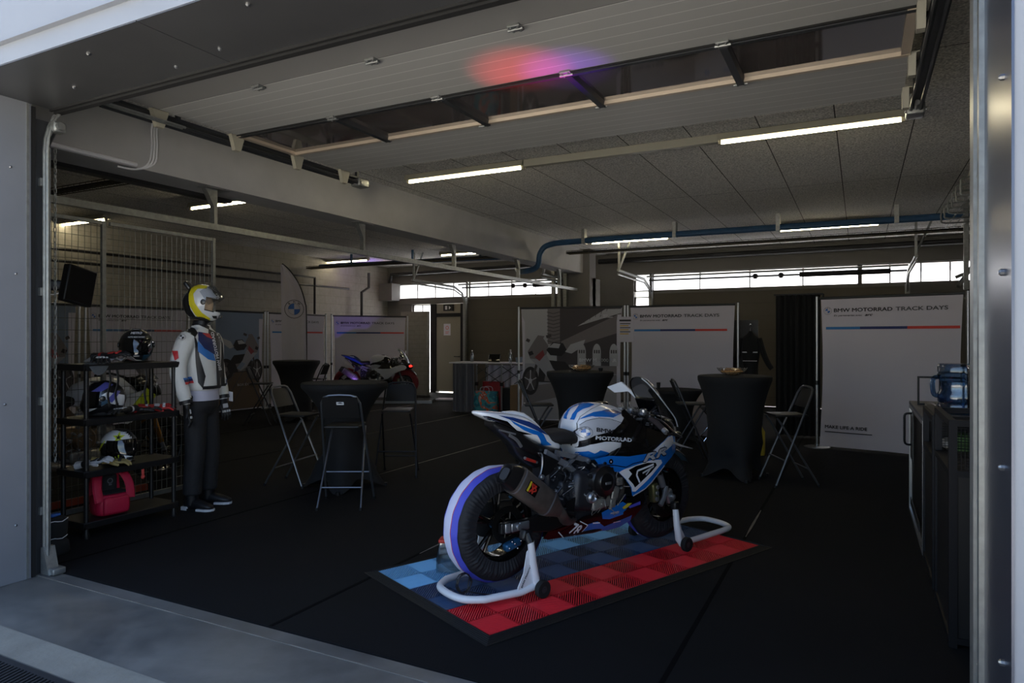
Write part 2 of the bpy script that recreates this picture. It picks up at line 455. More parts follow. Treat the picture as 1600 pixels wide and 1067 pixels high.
# rivets of the reveal and soffit
rb = MB()
for p in ((-4.45, 2.12), (-4.1, 2.4), (-3.55, 2.15), (-3.3, 2.47), (-2.9, 2.42), (-2.4, 2.15), (-1.6, 2.2), (-.9, 2.45)):
    rb.lathe([(.011, 0), (.011, -.006), (.005, -.012)], 8, (p[0], p[1], oz - .006))
for y, z in ((2.36, .35), (2.3, 1.1), (2.36, 1.9), (2.33, 2.55), (2.15, 2.2), (2.2, .8)):
    rb.lathe([(.008, 0), (.008, .006), (.004, .01)], 8, (ox0 + .006, y, z), 'X')
struct(rb, 'trim_4', 'bolt', 30)
rb = MB()
for z in (.5, 1.0, 1.5, 2.0, 2.5): rb.lathe([(.007, 0), (.007, -.006), (.003, -.01)], 8, (ox1 - .006, 2.52, z), 'X'); rb.lathe([(.009, 0), (.009, -.008), (.004, -.013)], 8, (ox1 - .006, 2.13, z + .17), 'X')
struct(rb, 'trim_5', 'bolt', 30)
# metal angle edges beside the track
struct(MB().bx(ox0 - .0, ox0 + .012, 2.42, 2.435, 0, oz - .01), 'trim_6', 'steel_galv')
struct(MB().bx(ox0 - .02, ox0 + .006, 2.452, 2.475, 0, oz - .02), 'trim_7', 'rubber')
struct(MB().bx(ox1 - .016, ox1 - .002, 2.585, 2.66, 0, oz).bx(ox1 - .02, ox1 - .006, 2.44, 2.47, 0, oz), 'trim_8', 'steel_galv')
# black rubber seal along the lintel
struct(MB().bx(ox0, ox1, 2.585, 2.625, oz - .03, oz + .03).bx(ox0, ox1, 2.56, 2.575, oz - .02, oz), 'trim_9', 'rubber')
# wall above the lintel inside
struct(MB().bx(ox0 - 6, ox1 + 4, 2.601, 2.64, oz + .26, CZ), 'trim_10', 'header_paint')

# ground outside
struct(MB().bx(-9, 6, -.3, 2.59, -.14, -.004), 'ground', 'concrete')
struct(MB().bx(-4.9, 6, 2.49, 2.498, -.004, -.001), 'trim_11', 'seam_pale')
struct(MB().bx(-9, 6, -40, -.3, -.14, -.006).bx(-60, -9, -40, 2, -.14, -.006).bx(6, 60, -40, 2, -.14, -.006), 'ground_yard', 'yard')
struct(MB().bx(-60, 60, 16.3, 70, -.14, -.03), 'ground_back', 'yard')
# carpet laid in black strips
MATS['carpet'].node_tree.nodes['Principled BSDF'].inputs['Specular IOR Level'].default_value = .25
cp = MB(); cp.bx(LX + .02, RX - .02, 2.6, BY - .02, -.012, 0)
tag(cp.build('carpet', 'carpet', smooth=0), 'black event carpet covering the whole garage floor', 'carpet')
# paler concrete lip and drain channel at the sill
struct(MB().bx(-9, 6, 1.79, 1.97, -.004, -.001), 'trim_12', 'apron_pale')
dr = thing('drain_channel', 'dark slotted metal drain grating in the concrete outside the garage', 'drain', (0, 0, 0))
g = MB()
g.bx(-5, 3, 1.745, 1.775, -.002, .006); g.bx(-5, 3, 1.44, 1.46, -.002, .006)
g.build('frame', 'steel_dark', dr, 0)
g = MB()
for i in range(200): g.box((-5 + i * .026, 1.60, .002), (.012, .30, .008), rot=(0, 0, .25))
g.build('grating', 'steel_dark', dr, 0)
MB().bx(-5, 3, 1.46, 1.745, -.004, -.0025).build('channel', 'rubber', dr, 0)

# carpet seams every two metres, tape showing pale in places
MATS['carpet_seam'].node_tree.nodes['Principled BSDF'].inputs['Specular IOR Level'].default_value = .12
sm = MB()
for x in (-.77, -2.74, -4.76, -6.9, -9.0, 1.2): sm.bx(x - .012, x + .012, 2.6, BY - .1, 0, .0012)
tag(sm.build('carpet_seam', 'carpet_seam', smooth=0), 'dark straight joints between the black carpet strips', 'seam', kind='stuff')
def gap(x, y0, y1, w, label):
    m = MB(); n = 10; pts = []
    for i in range(n + 1):
        t = i / n; ww = w * (.35 + .65 * math.sin(PI * t) + random.uniform(-.12, .12)) / 2
        y = y0 + (y1 - y0) * t; pts.append((x - ww, x + ww, y))
    vs = []; fs = []
    for a, b, y in pts: vs += [(a, y, .002), (b, y, .002)]
    for i in range(n): fs.append((2 * i, 2 * i + 1, 2 * i + 3, 2 * i + 2))
    m.add(vs, fs)
    tag(m.build('floor_gap', 'seam_pale', smooth=0), label, 'gap', 'pale gaps between carpet strips')
gap(-2.735, 3.95, 4.7, .022, 'pale gap in the carpet beside the coloured tile mat')
gap(-4.73, 6.0, 9.3, .035, 'long pale gap in the carpet beyond the front bar table')
gap(-4.75, 10.2, 12.3, .03, 'pale gap in the carpet beneath the far stools')
gap(-6.9, 8.3, 14.5, .04, 'pale gap in the carpet leading to the back door')
gap(-9.0, 9.5, 14.5, .04, 'pale gap in the carpet running before the far banners and motorcycle platform')
gap(-.77, 5.4, 6.3, .018, 'short pale gap in the carpet just beyond the red tiles')

# ---------------------------------------------------------------- door tracks and raised sectional door
DZ = 3.22
dt = thing('door_track', 'galvanised vertical door track curving inward beside the hoist chain and shelf', 'track', (-4.635, 2.535, 0))
m = MB()
path = [(0, 0, .02), (0, 0, 2.7)] + [(0, .35 - .35 * math.cos(t), 2.7 + .42 * math.sin(t)) for t in [PI / 2 * i / 8 for i in range(1, 9)]] + [(0, 1.0, 3.12)]
for dx, rr in ((-.018, .010), (.018, .010)): m.tube([(p[0] + dx, p[1], p[2]) for p in path], rr, 8)
m.build('rail', 'steel_galv', dt)
m = MB(); m.bx(-.018, .018, .014, .02, .02, 2.72); m.build('rail_back', 'steel_galv', dt, 0)
m = MB(); m.bx(-.12, -.04, -.05, .05, 0, 2.9); m.build('angle_post', 'steel_dark', dt, 0)
for z in (.4, 1.1, 1.8, 2.5): m = MB(); m.box((-.04, .0, z), (.05, .05, .05)); m.build('bracket', 'steel_galv', dt, 0)
m = MB(); m.rbox((.02, .06, 2.86), (.08, .08, .07), .015); m.cyl((0, .05, 2.86), (.08, .05, 2.86), .025, 10); m.cyl((0, .06, 2.84), (-.35, .205, 2.82), .01, 8); m.build('cable_roller', 'steel_galv', dt)
m = MB(); m.prism([(-.02, 0), (.07, 0), (.05, .04), (.01, .17), (-.02, .17)], -.02, .05, 'XZ'); m.rbox((.05, .03, .02), (.10, .08, .04), .008); m.build('foot_plate', 'steel_galv', dt)

# chain hanging beside the track, clear of the door
ch = MB()
for side in (0,):
    for i in range(64):
        z = 2.80 - i * .034
        if z < .5: break
        if i % 2: ring = [(side + .0085 * math.cos(t), 0, z + .021 * math.sin(t)) for t in [2 * PI * k / 10 for k in range(10)]]
        else: ring = [(side, .0085 * math.cos(t), z + .021 * math.sin(t)) for t in [2 * PI * k / 10 for k in range(10)]]
        ch.tube(ring, .0034, 5, closed=True)
tag(ch.build('hoist_chain', 'steel_galv', None, 60, (-4.98, 2.785, 0)), 'steel link chain hanging beside the galvanised door track', 'chain')

sd = thing('sectional_door', 'raised sectional door stored flat under the ceiling with a dark window strip', 'door', (0, 0, DZ))
dx0, dx1 = -4.70, .27
for i, (y0, y1) in enumerate(((2.70, 3.36), (3.365, 4.085), (4.765, 5.55))):
    m = MB(); m.bx(dx0, dx1, y0, y1, 0, .045); m.build('panel', 'door_smooth' if i == 0 else 'door_panel', sd, 0)
m = MB(); m.bx(dx0, dx1, 2.675, 2.70, -.02, .05); m.build('edge_trim', 'white_paint', sd, 0)
m = MB(); m.bx(dx0, dx1, 3.359, 3.366, .001, .005); m.bx(dx0, dx1, 4.08, 4.092, -.012, 0); m.bx(dx0, dx1, 4.758, 4.772, -.006, 0); m.build('joint_seal', 'rubber', sd, 0)
wfm = MB(); wfm.bx(dx0, dx1, 4.72, 4.757, -.02, .04); wfm.bx(dx0, dx0 + .05, 4.09, 4.757, -.018, .04); wfm.bx(dx1 - .05, dx1, 4.09, 4.757, -.018, .04)
mat('frame_warm', (196, 180, 160), .35, .3)
wf = wfm.build('window_frame', 'frame_warm', sd, 0)
m = MB(); m.bx(dx0, dx1, 4.092, 4.125, -.02, .04); m.build('upper_frame', 'steel_dark', wf, 0)
mat('smoked_pane', (84, 78, 76), .05, ior=2.6)
xs = [dx0 + .05, -3.62, -2.64, -1.68, -.71, dx1 - .05]
for a, b in zip(xs[:-1], xs[1:]):
    m = MB(); m.bx(a, b, 4.12, 4.725, .006, .018); m.build('window_pane', 'smoked_pane', sd, 0)
for x in xs[1:-1]:
    m = MB(); m.prism([(-.03, 0), (.03, 0), (.022, -.035), (-.022, -.035)], 4.1, 4.76, 'XZ', M=Matrix.Translation((x, 0, .006))); m.build('mullion', 'steel_dark', sd, 0)
hb = MB(); hb.rbox((0, 0, -.008), (.075, .07, .016), .004); hb.cyl((-.045, 0, -.018), (.045, 0, -.018), .009, 8)
for s_ in (-1, 1): hb.cyl((s_ * .022, .022, -.016), (s_ * .022, .022, -.024), .007, 6); hb.cyl((s_ * .022, -.022, -.016), (s_ * .022, -.022, -.024), .007, 6)
h0 = None
for y in (3.36, 4.09, 4.765):
    for x in (-3.65, -2.68, -1.69, -.71):
        if h0 is None: h0 = hb.build('hinge', 'steel_galv', sd); o = h0
        else: o = h0.copy(); COL.objects.link(o)
        o.location = (x, y, 0)
bk = MB(); bk.prism([(-.07, 0), (.07, 0), (.03, -.13), (-.03, -.13)], -.02, .02, 'YZ'); bk.bx(-.05, .02, -.07, .07, -.006, 0)
b0 = None
for x, s_ in ((dx0 - .01, 1), (dx1 + .01, -1)):
    for y in (3.38, 4.1, 4.8, 5.45):
        if b0 is None: b0 = bk.build('roller_bracket', 'fixture', sd, 0); o = b0
        else: o = b0.copy(); COL.objects.link(o)
        o.location = (x, y, 0); o.scale = (s_, 1, 1)
# horizontal tracks that carry the door
for x, lab in ((dx0 - .09, 'dark horizontal door track running along the grey concrete beam'), (dx1 + .09, 'dark horizontal door track above the mesh counters')):
    t = thing('ceiling_track', lab, 'track', (x, 0, DZ))
    m = MB(); m.tube([(-.03, 3.0, -.06), (-.03, 5.9, -.06)], .014, 8); m.tube([(.03, 3.0, -.06), (.03, 5.9, -.06)], .014, 8); m.bx(-.04, .04, 3.0, 5.9, -.02, .0); m.build('rail', 'steel_dark', t)
    m = MB(); m.rbox((0, 5.8, -.05), (.12, .16, .09), .015); m.cyl((0, 5.6, -.05), (0, 5.95, -.05), .02, 8); m.cyl((-.07, 5.75, -.06), (.07, 5.75, -.06), .015, 8); m.build('end_stop', 'steel_galv', t)
    m = MB()
    for y in (3.6, 4.9, 5.75): m.bx(-.015, .015, y - .015, y + .015, 0, CZ - DZ)
    m.build('hanger', 'steel_dark', t, 0)

# ---------------------------------------------------------------- beam, lamps, pipes
struct(MB().bx(-6.05, -5.66, 2.6, 14.7, 3.0, CZ), 'trim_13', 'beam_paint')
struct(MB().bx(-6.25, -5.5, 14.7, 15.1, 2.2, CZ), 'trim_14', 'header_paint')
struct(MB().bx(-6.3, -5.5, 14.9, 15.4, 0, 2.9), 'trim_15', 'header_paint')

def lamp(x, y, z, label, length=1.56):
    t = thing('tube_lamp', label, 'lamp', (x, y, z), 0, 'fluorescent ceiling tubes')
    m = MB(); m.prism([(-.05, .08), (.05, .08), (.075, .012), (.07, .008), (.0, .03), (-.07, .008), (-.075, .012)], -length / 2 - .03, length / 2 + .03, 'YZ'); m.build('housing', 'fixture', t, 0)
    m = MB(); m.cyl((-length / 2, 0, -.002), (length / 2, 0, -.002), .0145, 12); m.build('tube', 'tube_light', t)
    m = MB()
    for s_ in (-1, 1): m = MB(); m.bx(s_ * (length / 2 + .012) - .014, s_ * (length / 2 + .012) + .014, -.022, .022, -.02, .03); m.build('socket', 'fixture', t, 0)
    return t
lamp(-.45, 7.0, 3.45, 'lit ceiling tube ending beside the horizontal door track above the mesh counters')
lamp(-4.22, 7.0, 3.45, 'lit ceiling tube between the grey beam and the cable trunking')
lamp(-8.15, 6.95, 3.45, 'lit ceiling tube behind the beam, above the wire fence')
lamp(-11.8, 6.95, 3.45, 'lit ceiling tube seen through the wire fence near the hoist chain')
lamp(-11.7, 13.5, 3.45, 'far ceiling tube above the feather flag')
lamp(-7.95, 13.5, 3.45, 'far ceiling tube beyond the grey beam, between beam and feather flag')
lamp(-4.1, 13.2, 3.45, 'far ceiling tube above the motorcycle poster, behind the blue pipe')
lamp(-.5, 13.2, 3.45, 'far ceiling tube above the MAKE LIFE banner, behind the blue pipe')
m = MB(); m.bx(-3.4, -1.25, 6.96, 7.04, 3.45, 3.53)
tag(m.build('cable_trunking', 'fixture', smooth=0), 'pale cable trunking joining two ceiling tubes under the raised door end', 'trunking')
m = MB(); m.bx(-7.35, -6.05, 6.97, 7.03, 3.46, 3.54)
tag(m.build('cable_trunking', 'fixture', smooth=0), 'pale cable trunking joining the grey beam to the ceiling tube above the fence', 'trunking')
mat('pipe_blue', (40, 78, 112), .5, var=.15, vscale=8)
m = MB(); m.tube(smoothpath([(-6.5, 13.0, 2.98), (-6.1, 12.4, 2.85), (-5.62, 12.1, 2.9), (-5.5, 12.0, 3.15), (-5.3, 12.0, 3.3), (-4.6, 12.0, 3.33), (-2, 12.0, 3.33), (2.5, 12.1, 3.33)], 6), .055, 10)
pb = tag(m.build('air_pipe', 'pipe_blue'), 'blue air pipe running under the ceiling and over the beam', 'pipe')
m = MB()
for x in (-4.6, -2.9, -1.2, .5): m = MB(); m.bx(x - .03, x + .03, 11.93, 12.07, 3.27, CZ - .002); m.build('pipe_clip', 'steel_galv', pb, 0)
m = MB(); m.tube([(-12, 13.0, 3.3), (-6.6, 13.0, 3.25)], .05, 8)
for x_ in (-11, -9.2, -7.4): m.bx(x_ - .02, x_ + .02, 12.98, 13.02, 3.3, CZ - .002)
tag(m.build('air_pipe', 'pipe_blue'), 'straight blue air pipe under the ceiling behind the grey beam', 'pipe')
mat('pipe_brown', (80, 74, 58), .6, .3)
def tray(x0, x1, y, z, label, w=.16, mt='pipe_brown'):
    m = MB()
    for dy in (-w / 2, 0, w / 2): m.cyl((x0, y + dy, z), (x1, y + dy, z), .006, 6)
    for s_ in (-1, 1): m.cyl((x0, y + s_ * w / 2, z + .05), (x1, y + s_ * w / 2, z + .05), .006, 6)
    n = int(abs(x1 - x0) / .12)
    for i in range(n + 1):
        x = x0 + (x1 - x0) * i / n
        m.tube([(x, y - w / 2, z + .05), (x, y - w / 2, z), (x, y + w / 2, z), (x, y + w / 2, z + .05)], .004, 4)
    t = tag(m.build('cable_tray', mt, smooth=60), label, 'cable tray')
    m = MB()
    for k, dy in enumerate((-.05, -.02, .02, .05)): m.tube(smoothpath([(x0 + (x1 - x0) * i / 8, y + dy, z + .02 + random.uniform(-.008, .008)) for i in range(9)], 3), .012, 6)
    m.build('cable', 'black_plastic', t)
tray(-5.3, 2.6, 12.9, 3.22, 'dark wire cable tray with cables hanging beside the long blue air pipe')
tray(-12, -6.2, 12.6, 3.2, 'dark wire cable tray hanging behind the grey beam above the feather flag')
tray(-11.8, -6.2, 5.2, 3.38, 'cable tray crossing behind the beam near the fence')
m = MB(); m.cyl((-5.7, 15.86, 3.38), (2.6, 15.86, 3.40), .06, 10)
tag(m.build('drain_pipe', 'black_plastic'), 'black straight pipe along the top of the back wall above the white banners', 'pipe')
m = MB(); m.tube([(-12.0, 15.8, 2.95), (-11.9, 15.8, 3.32), (-6.2, 15.8, 3.38)], .06, 10)
tag(m.build('drain_pipe', 'black_plastic'), 'black bent pipe along the top of the back wall above the exit door', 'pipe')
# white conduit and cables on the beam
m = MB(); m.tube([(-5.64, 2.7, 3.02), (-5.64, 3.83, 3.02)], .02, 8)
for k in range(3): m.tube(smoothpath([(-5.64, 4.1 + .02 * k, 3.49), (-5.635, 3.98 + .025 * k, 3.42), (-5.63, 3.97 + .025 * k, 3.2), (-5.63, 3.94 + .025 * k, 3.06), (-5.66, 3.84, 2.985), (-5.7, 3.7, 2.985)], 4), .008, 6)
tag(m.build('conduit', 'white_paint'), 'white conduit and looped cables running down the near end of the beam', 'conduit')
m = MB(); m.bx(-6.4, -6.28, 2.7, 5.4, 3.02, 3.12)
tag(m.build('duct', 'steel_dark', smooth=0), 'dark square duct hanging beneath the ceiling behind the near beam', 'duct')

# galvanised rail carried from the beam
hr = thing('hanging_rail', 'galvanised rail running under the beam on steel brackets', 'rail', (-5.78, 0, 2.62))
m = MB(); m.bx(-.025, .025, 2.7, 14.6, -.03, .03); m.build('rail', 'steel_galv', hr, 0)
for y in (4.75, 7.05, 9.3, 11.6, 13.6):
    m = MB(); m.bx(-.03, .03, y - .02, y + .02, .03, .37); m.prism([(y - .02, .37), (y - .02, .2), (y - .12, .37)], -.03, .03, 'YZ'); m.bx(-.05, .09, y - .16, y + .12, .37, .38); m.build('bracket', 'steel_galv', hr, 0)

# ---------------------------------------------------------------- wire mesh fence
def fence_panel(y0, y1, label):
    t = thing('wire_fence', label, 'fence', (-5.74, y0, 0), 0, 'galvanised wire mesh fence')
    L_ = y1 - y0; Hh = 2.5
    if y0 < 3: m = MB(); m.bx(-.016, .016, -.016, .016, 0, Hh); m.build('post', 'steel_galv', t, 0)
    m = MB(); m.bx(-.016, .016, L_ - .016, L_ + .016, 0, Hh); m.build('post', 'steel_galv', t, 0)
    m = MB(); m.bx(-.015, .015, .02, L_ - .02, Hh - .03, Hh); m.build('crossbar', 'steel_galv', t, 0); m = MB(); m.bx(-.015, .015, .02, L_ - .02, .07, .11); m.build('crossbar', 'steel_galv', t, 0)
    m = MB()
    n = int(L_ / .05)
    for i in range(1, n): m.cyl((0, L_ * i / n, .09), (0, L_ * i / n, Hh - .02), .0022, 4)
    k = int(Hh / .1)
    for i in range(1, k): m.cyl((.004, 0, .1 + i * .098), (.004, L_, .1 + i * .098), .0022, 4)
    mat('wire', (98, 100, 98), .5, .5) if 'wire' not in MATS else None
    tag(m.build('mesh', 'wire', t, 0), kind='stuff')
fence_panel(2.66, 3.60, 'galvanised wire fence panel behind the shelf, next to the door track')
fence_panel(3.635, 4.71, 'galvanised wire fence panel ending behind the mannequin')

# television hung on the fence
tv = thing('monitor', 'black flat monitor tilted on an arm, hung high by the fence', 'monitor', (-5.42, 3.20, 1.91), math.radians(101))
m = MB(); m.rbox((0, 0, 0), (.29, .075, .33), .012, rot=(.0, .2, 0)); m.build('casing', 'black_plastic', tv)
m = MB(); m.box((0, -.0385, 0), (.265, .002, .305), rot=(0, .2, 0)); m.build('screen', 'black_gloss', tv, 0)
m = MB(); m.bx(-.06, .06, .04, .06, -.06, .06); m.tube([(0, .06, 0), (-.12, .12, .0), (-.24, .33, .02)], .03, 8, flat=1.6); m.bx(-.30, -.18, .33, .36, -.06, .09); m.build('wall_arm', 'steel_dark', tv); tv.scale = (.87, .87, .87)
m = MB(); m.tube(smoothpath([(-.06, .03, -.02), (-.2, .05, -.09), (-.32, .1, -.05)], 5), .006, 6); m.build('power_cable', 'white_paint', tv)
# ---------------------------------------------------------------- back wall
wb = MB()
Wz0, Wz1 = 2.63, 3.05
wb.bx(LX, RX, BY, BY + .2, Wz1, CZ)                 # header
wb.bx(LX, -11.85, BY, BY + .2, 0, Wz1)
wb.bx(-6.0, -4.86, BY, BY + .2, 0, Wz1)
wb.bx(.9, RX, BY, BY + .2, 0, Wz0)
struct(wb, 'wall_back', 'header_paint')
# big sectional doors at the back
def back_door(n, x0, x1):
    t = tag(bpy.data.objects.new('door_%d' % n, None), kind='structure'); COL.objects.link(t); t.location = (0, BY + .06, 0)
    m = MB(); m.bx(x0, x1, 0, .05, 0, Wz0 - .06); m.build('door_leaf', 'back_door_panel', t, 0)
    m = MB(); m.bx(x0, x1, -.03, .08, Wz0 - .06, Wz0); m.build('head_rail', 'header_paint', t, 0)
back_door(1, -9.55, -6.0)
back_door(2, -4.42, .9)
# daylight panes
m_ = bpy.data.materials.new('daylight_pane'); m_.use_nodes = True
N = m_.node_tree.nodes; L = m_.node_tree.links; N.clear()
o_ = N.new('ShaderNodeOutputMaterial'); a_ = N.new('ShaderNodeBsdfTranslucent'); a_.inputs[0].default_value = (.95, .96, 1, 1)
b_ = N.new('ShaderNodeBsdfTransparent'); x_ = N.new('ShaderNodeMixShader'); x_.inputs[0].default_value = .35
L.new(a_.outputs[0], x_.inputs[1]); L.new(b_.outputs[0], x_.inputs[2]); L.new(x_.outputs[0], o_.inputs[0]); MATS['daylight_pane'] = m_
def window(n, x0, x1, z0, z1, bars, fr='header_paint'):
    t = tag(bpy.data.objects.new('window_%d' % n, None), kind='structure'); COL.objects.link(t); t.location = (0, BY + .08, 0)
    m = MB(); m.bx(x0, x1, .0, .006, z0, z1); m.build('pane', 'daylight_pane', t, 0)
    m = MB()
    for x in bars: m.bx(x - .012, x + .012, -.015, .02, z0, z1)
    for x in (x0 + .02, x1 - .02): m.bx(x - .02, x + .02, -.03, .03, z0, z1)
    m.bx(x0, x1, -.03, .03, z0, z0 + .025); m.bx(x0, x1, -.03, .03, z1 - .02, z1)
    m.build('window_frame', fr, t, 0)
window(1, -11.85, -9.55, Wz0, Wz1, (-11.2, -10.6, -10.0))
window(2, -9.5, -6.0, Wz0, Wz1, (-8.9, -8.2, -7.5, -6.8))
window(3, -4.86, -.0, Wz0, Wz1, (-4.4, -3.3, -2.2, -1.1))
window(4, .0, 2.6, Wz0, Wz1, (.55, 1.1, 1.6, 2.1))
struct(MB().bx(-11.85, -11.35, BY, BY + .2, 0, Wz0 - .12).bx(-11.85, -9.5, BY - .04, BY + .14, Wz0 - .16, Wz0 + .0), 'trim_16', 'header_paint')
window(5, -11.35, -10.7, .05, 2.46, (-11.03,))
window(6, -4.86, -4.42, .05, 2.5, ())
struct(MB().bx(-4.46, -4.4, BY - .05, BY + .1, 0, Wz1), 'trim_17', 'steel_dark')
struct(MB().bx(2.6, RX, BY, BY + .2, Wz0, Wz1), 'trim_18', 'header_paint')
struct(MB().bx(-12.2, -11.75, 15.6, BY, 2.58, 3.06), 'trim_19', 'header_paint')
# exit door with black frame
d3 = tag(bpy.data.objects.new('door_3', None), kind='structure'); COL.objects.link(d3); d3.location = (0, BY, 0)
m = MB(); m.bx(-10.68, -10.5, -.06, .12, 0, 2.46); m.bx(-9.7, -9.55, -.06, .12, 0, 2.46); m.bx(-10.5, -9.7, -.05, .1, 2.1, 2.2); m.build('door_frame', 'black_metal', d3, 0)
mat('door_beige', (140, 134, 120), .7)
m = MB(); m.bx(-10.5, -9.7, -.02, .03, .04, 2.1); m.bx(-10.5, -9.7, -.02, .03, 2.2, 2.46); m.build('door_leaf', 'door_beige', d3, 0)
m = MB(); m.bx(-9.9, -9.74, -.08, -.06, 1.0, 1.02); m.bx(-9.77, -9.74, -.08, -.02, 1.0, 1.02); m.build('door_handle', 'black_metal', d3, 0)
m = MB(); m.bx(-10.42, -9.78, -.0202, -.019, .06, .08); m.build('floor_gap', 'daylight_pane', d3, 0)
a = Art(); a.rect(-.11, -.16, .11, .16, 0); a.ring(0, .05, .035, .05, 1, 16); a.line([(-.06, -.06), (.06, -.06)], .012, 1); a.line([(-.06, -.1), (.04, -.1)], .012, 1)
mb_ = MB(); a.flat(mb_, plane_M((-10.15, BY - .0205, 1.75), (1, 0, 0), (0, 0, 1)))
tag(mb_.build('paper_notice', ['fabric_white', 'print_red'], smooth=0), 'white paper notice with red print on the back exit door', 'notice')
mat('exit_green', (32, 60, 46), .5)
a = Art(); a.rect(-.16, -.09, .16, .09, 0); a.rect(-.1, -.05, -.03, .05, 1); a.poly([(.02, -.05), (.09, .0), (.02, .05)], 1)
mb_ = MB().bx(-10.25, -9.93, BY - .06, BY - .025, 2.26, 2.44)
a.flat(mb_, plane_M((-10.09, BY - .061, 2.35), (1, 0, 0), (0, 0, 1)), .001)
tag(mb_.build('exit_sign', ['black_plastic', 'print_white'], smooth=0), 'small dark exit sign with white arrow above the back door', 'sign')

# door gear of the back doors: tracks, shafts, pillars
def gear(x0, x1, label, px):
    t = thing('door_gear', label, 'door gear', (0, 15.6, 0))
    m = MB(); m.cyl((x0, .1, 2.86), (x1, .1, 2.86), .02, 8); m.build('shaft', 'steel_dark', t)
    m = MB(); m.cyl((x0, -.1, 2.93), (x1, -.1, 2.95), .02, 8); m.build('crossrail', 'steel_galv', t)
    m = MB()
    for x in (x0 + (x1 - x0) * .45, x0 + (x1 - x0) * .55): m.lathe([(.02, -.06), (.06, -.03), (.06, .03), (.02, .06)], 10, (x, .1, 2.86), 'X')
    m.cyl((x0 + (x1 - x0) * .62, .1, 2.86), (x1 - .3, .1, 2.86), .055, 10); m.build('spring', 'black_metal', t)
    for x in (x0, x1):
        m = MB(); m.bx(x - .04, x + .04, .2, .3, 0, 2.6); m.tube([(x, .25, 2.4), (x, .1, 2.72), (x, -.3, 2.86), (x, -2.2, 2.9)], .03, 8); m.tube([(x, .25, 2.4), (x, .1, 2.65), (x, -.3, 2.78), (x, -2.2, 2.82)], .02, 8); m.build('side_track', 'steel_galv', t)
        m = MB(); m.bx(x - .02, x + .02, -2.15, -2.11, 2.9, CZ); m.cyl((x, -2.1, 2.95), (x + .25, -2.1, CZ), .02, 6); m.build('hanger', 'steel_galv', t)
gear(-9.5, -6.1, 'steel tracks and spring shaft of the back door beside the exit door', 0)
gear(-4.4, .85, 'steel tracks and spring shaft of the back door behind the white banners', 0)
m = MB()
for x in (-6.35, -6.2, -6.05): m.bx(x - .04, x + .04, 14.55, 14.63, 2.0, 3.1)
tag(m.build('steel_upright', 'steel_galv', smooth=0), 'cluster of steel uprights at the far end of the beam', 'post')
# downpipes on the left wall
m = MB()
m.tube([(-12.08, 3.0, 3.02), (-12.08, 12.9, 3.02), (-12.08, 12.9, 2.0)], .03, 8)
tag(m.build('wall_pipe', 'black_plastic'), 'upper dark pipe along the block wall, turning down behind the flag', 'pipe')
m = MB(); m.tube([(-12.1, 3.0, 2.82), (-12.1, 14.2, 2.82)], .025, 8)
tag(m.build('wall_pipe', 'black_plastic'), 'lower straight dark pipe along the block wall', 'pipe')
m = MB(); m.tube([(-12.0, 14.9, 3.3), (-12.0, 14.9, 2.9), (-12.0, 14.6, 2.75), (-12.0, 14.6, 1.6)], .038, 8)
tag(m.build('wall_pipe', 'black_plastic'), 'thick black crooked downpipe in the corner behind the far banner', 'pipe')
# free standing block-pattern panel by the exit door
m = MB(); m.bx(-11.0, -10.15, 15.0, 15.12, 0, 2.22)
tag(m.build('partition', 'block_wall_x', smooth=0), 'pale block partition standing beside the back exit door', 'partition')

# right side: rail structure with bent rods near the ceiling
t = thing('pipe_rack', 'bent steel rod rack under the ceiling with a junction box', 'rack', (1.02, 9.2, 3.12))
m = MB()
for k in range(6):
    y = k * .42
    m = MB(); m.tube(smoothpath([(.5, y, .22), (.05, y, .2), (0, y, .14), (0, y, .06), (.05, y, 0), (.5, y, 0)], 4), .012, 6); m.build('rod', 'steel_galv', t)
m = MB()
for dx in (.1, .2, .3): m.cyl((dx, -.3, .01), (dx, 2.6, .01), .01, 6)
m.build('long_rod', 'steel_galv', t)
m = MB(); m.rbox((.2, .15, .25), (.16, .22, .14), .02, rot=(.3, .2, .4)); m.tube(smoothpath([(.1, 0, .3), (.15, -.1, .39), (.3, -.1, .39), (.4, 0, .3)], 5), .012, 6); m.build('junction_box', 'fixture', t)
t = thing('door_gear', 'steel door track ends and hangers above the MAKE LIFE banner pole', 'door gear', (1.35, 11.6, 0))
m = MB(); m.bx(-.03, .03, 0, .06, 2.2, CZ); m.bx(.25, .31, .4, .46, 2.2, CZ); m.build('hanger', 'steel_galv', t, 0)
m = MB(); m.tube([(-.1, 0, 2.25), (.1, .2, 2.55), (.6, .2, 2.9)], .03, 8); m.tube([(-.1, .3, 2.4), (.6, .3, 2.7)], .025, 8); m.build('side_track', 'steel_galv', t)
# ---------------------------------------------------------------- display banners
def banner_print(a, W, slogan=True, small=False):
    """the track-day print on a white banner W wide: u to the right, v up"""
    a.roundel(.14, 1.88, .052, 0, 1, 2, letters=not small)
    a.text('BMW MOTORRAD', .22, 1.885, 0, width=.72, height=.052, bold=.035, align='LEFT')
    a.text('TRACK DAYS', .975, 1.885, 3, width=.58, height=.052, bold=.03, align='LEFT')
    a.text('En partenariat avec', .22, 1.81, 0, width=.36, height=.028, bold=.02, shear=.25, align='LEFT')
    a.text('arc', .61, 1.812, 0, width=.1, height=.026, bold=.05, shear=.4, align='LEFT')
    w = W - .12
    a.rect(.06, 1.625, .06 + w * .30, 1.66, 4); a.rect(.06 + w * .30, 1.625, .06 + w * .64, 1.66, 5); a.rect(.06 + w * .64, 1.625, .06 + w, 1.66, 6)
    if slogan:
        a.text('MAKE LIFE A RIDE', .12, .30, 0, width=.52, height=.045, bold=.03, align='LEFT'); a.rect(.12, .225, .70, .237, 0)
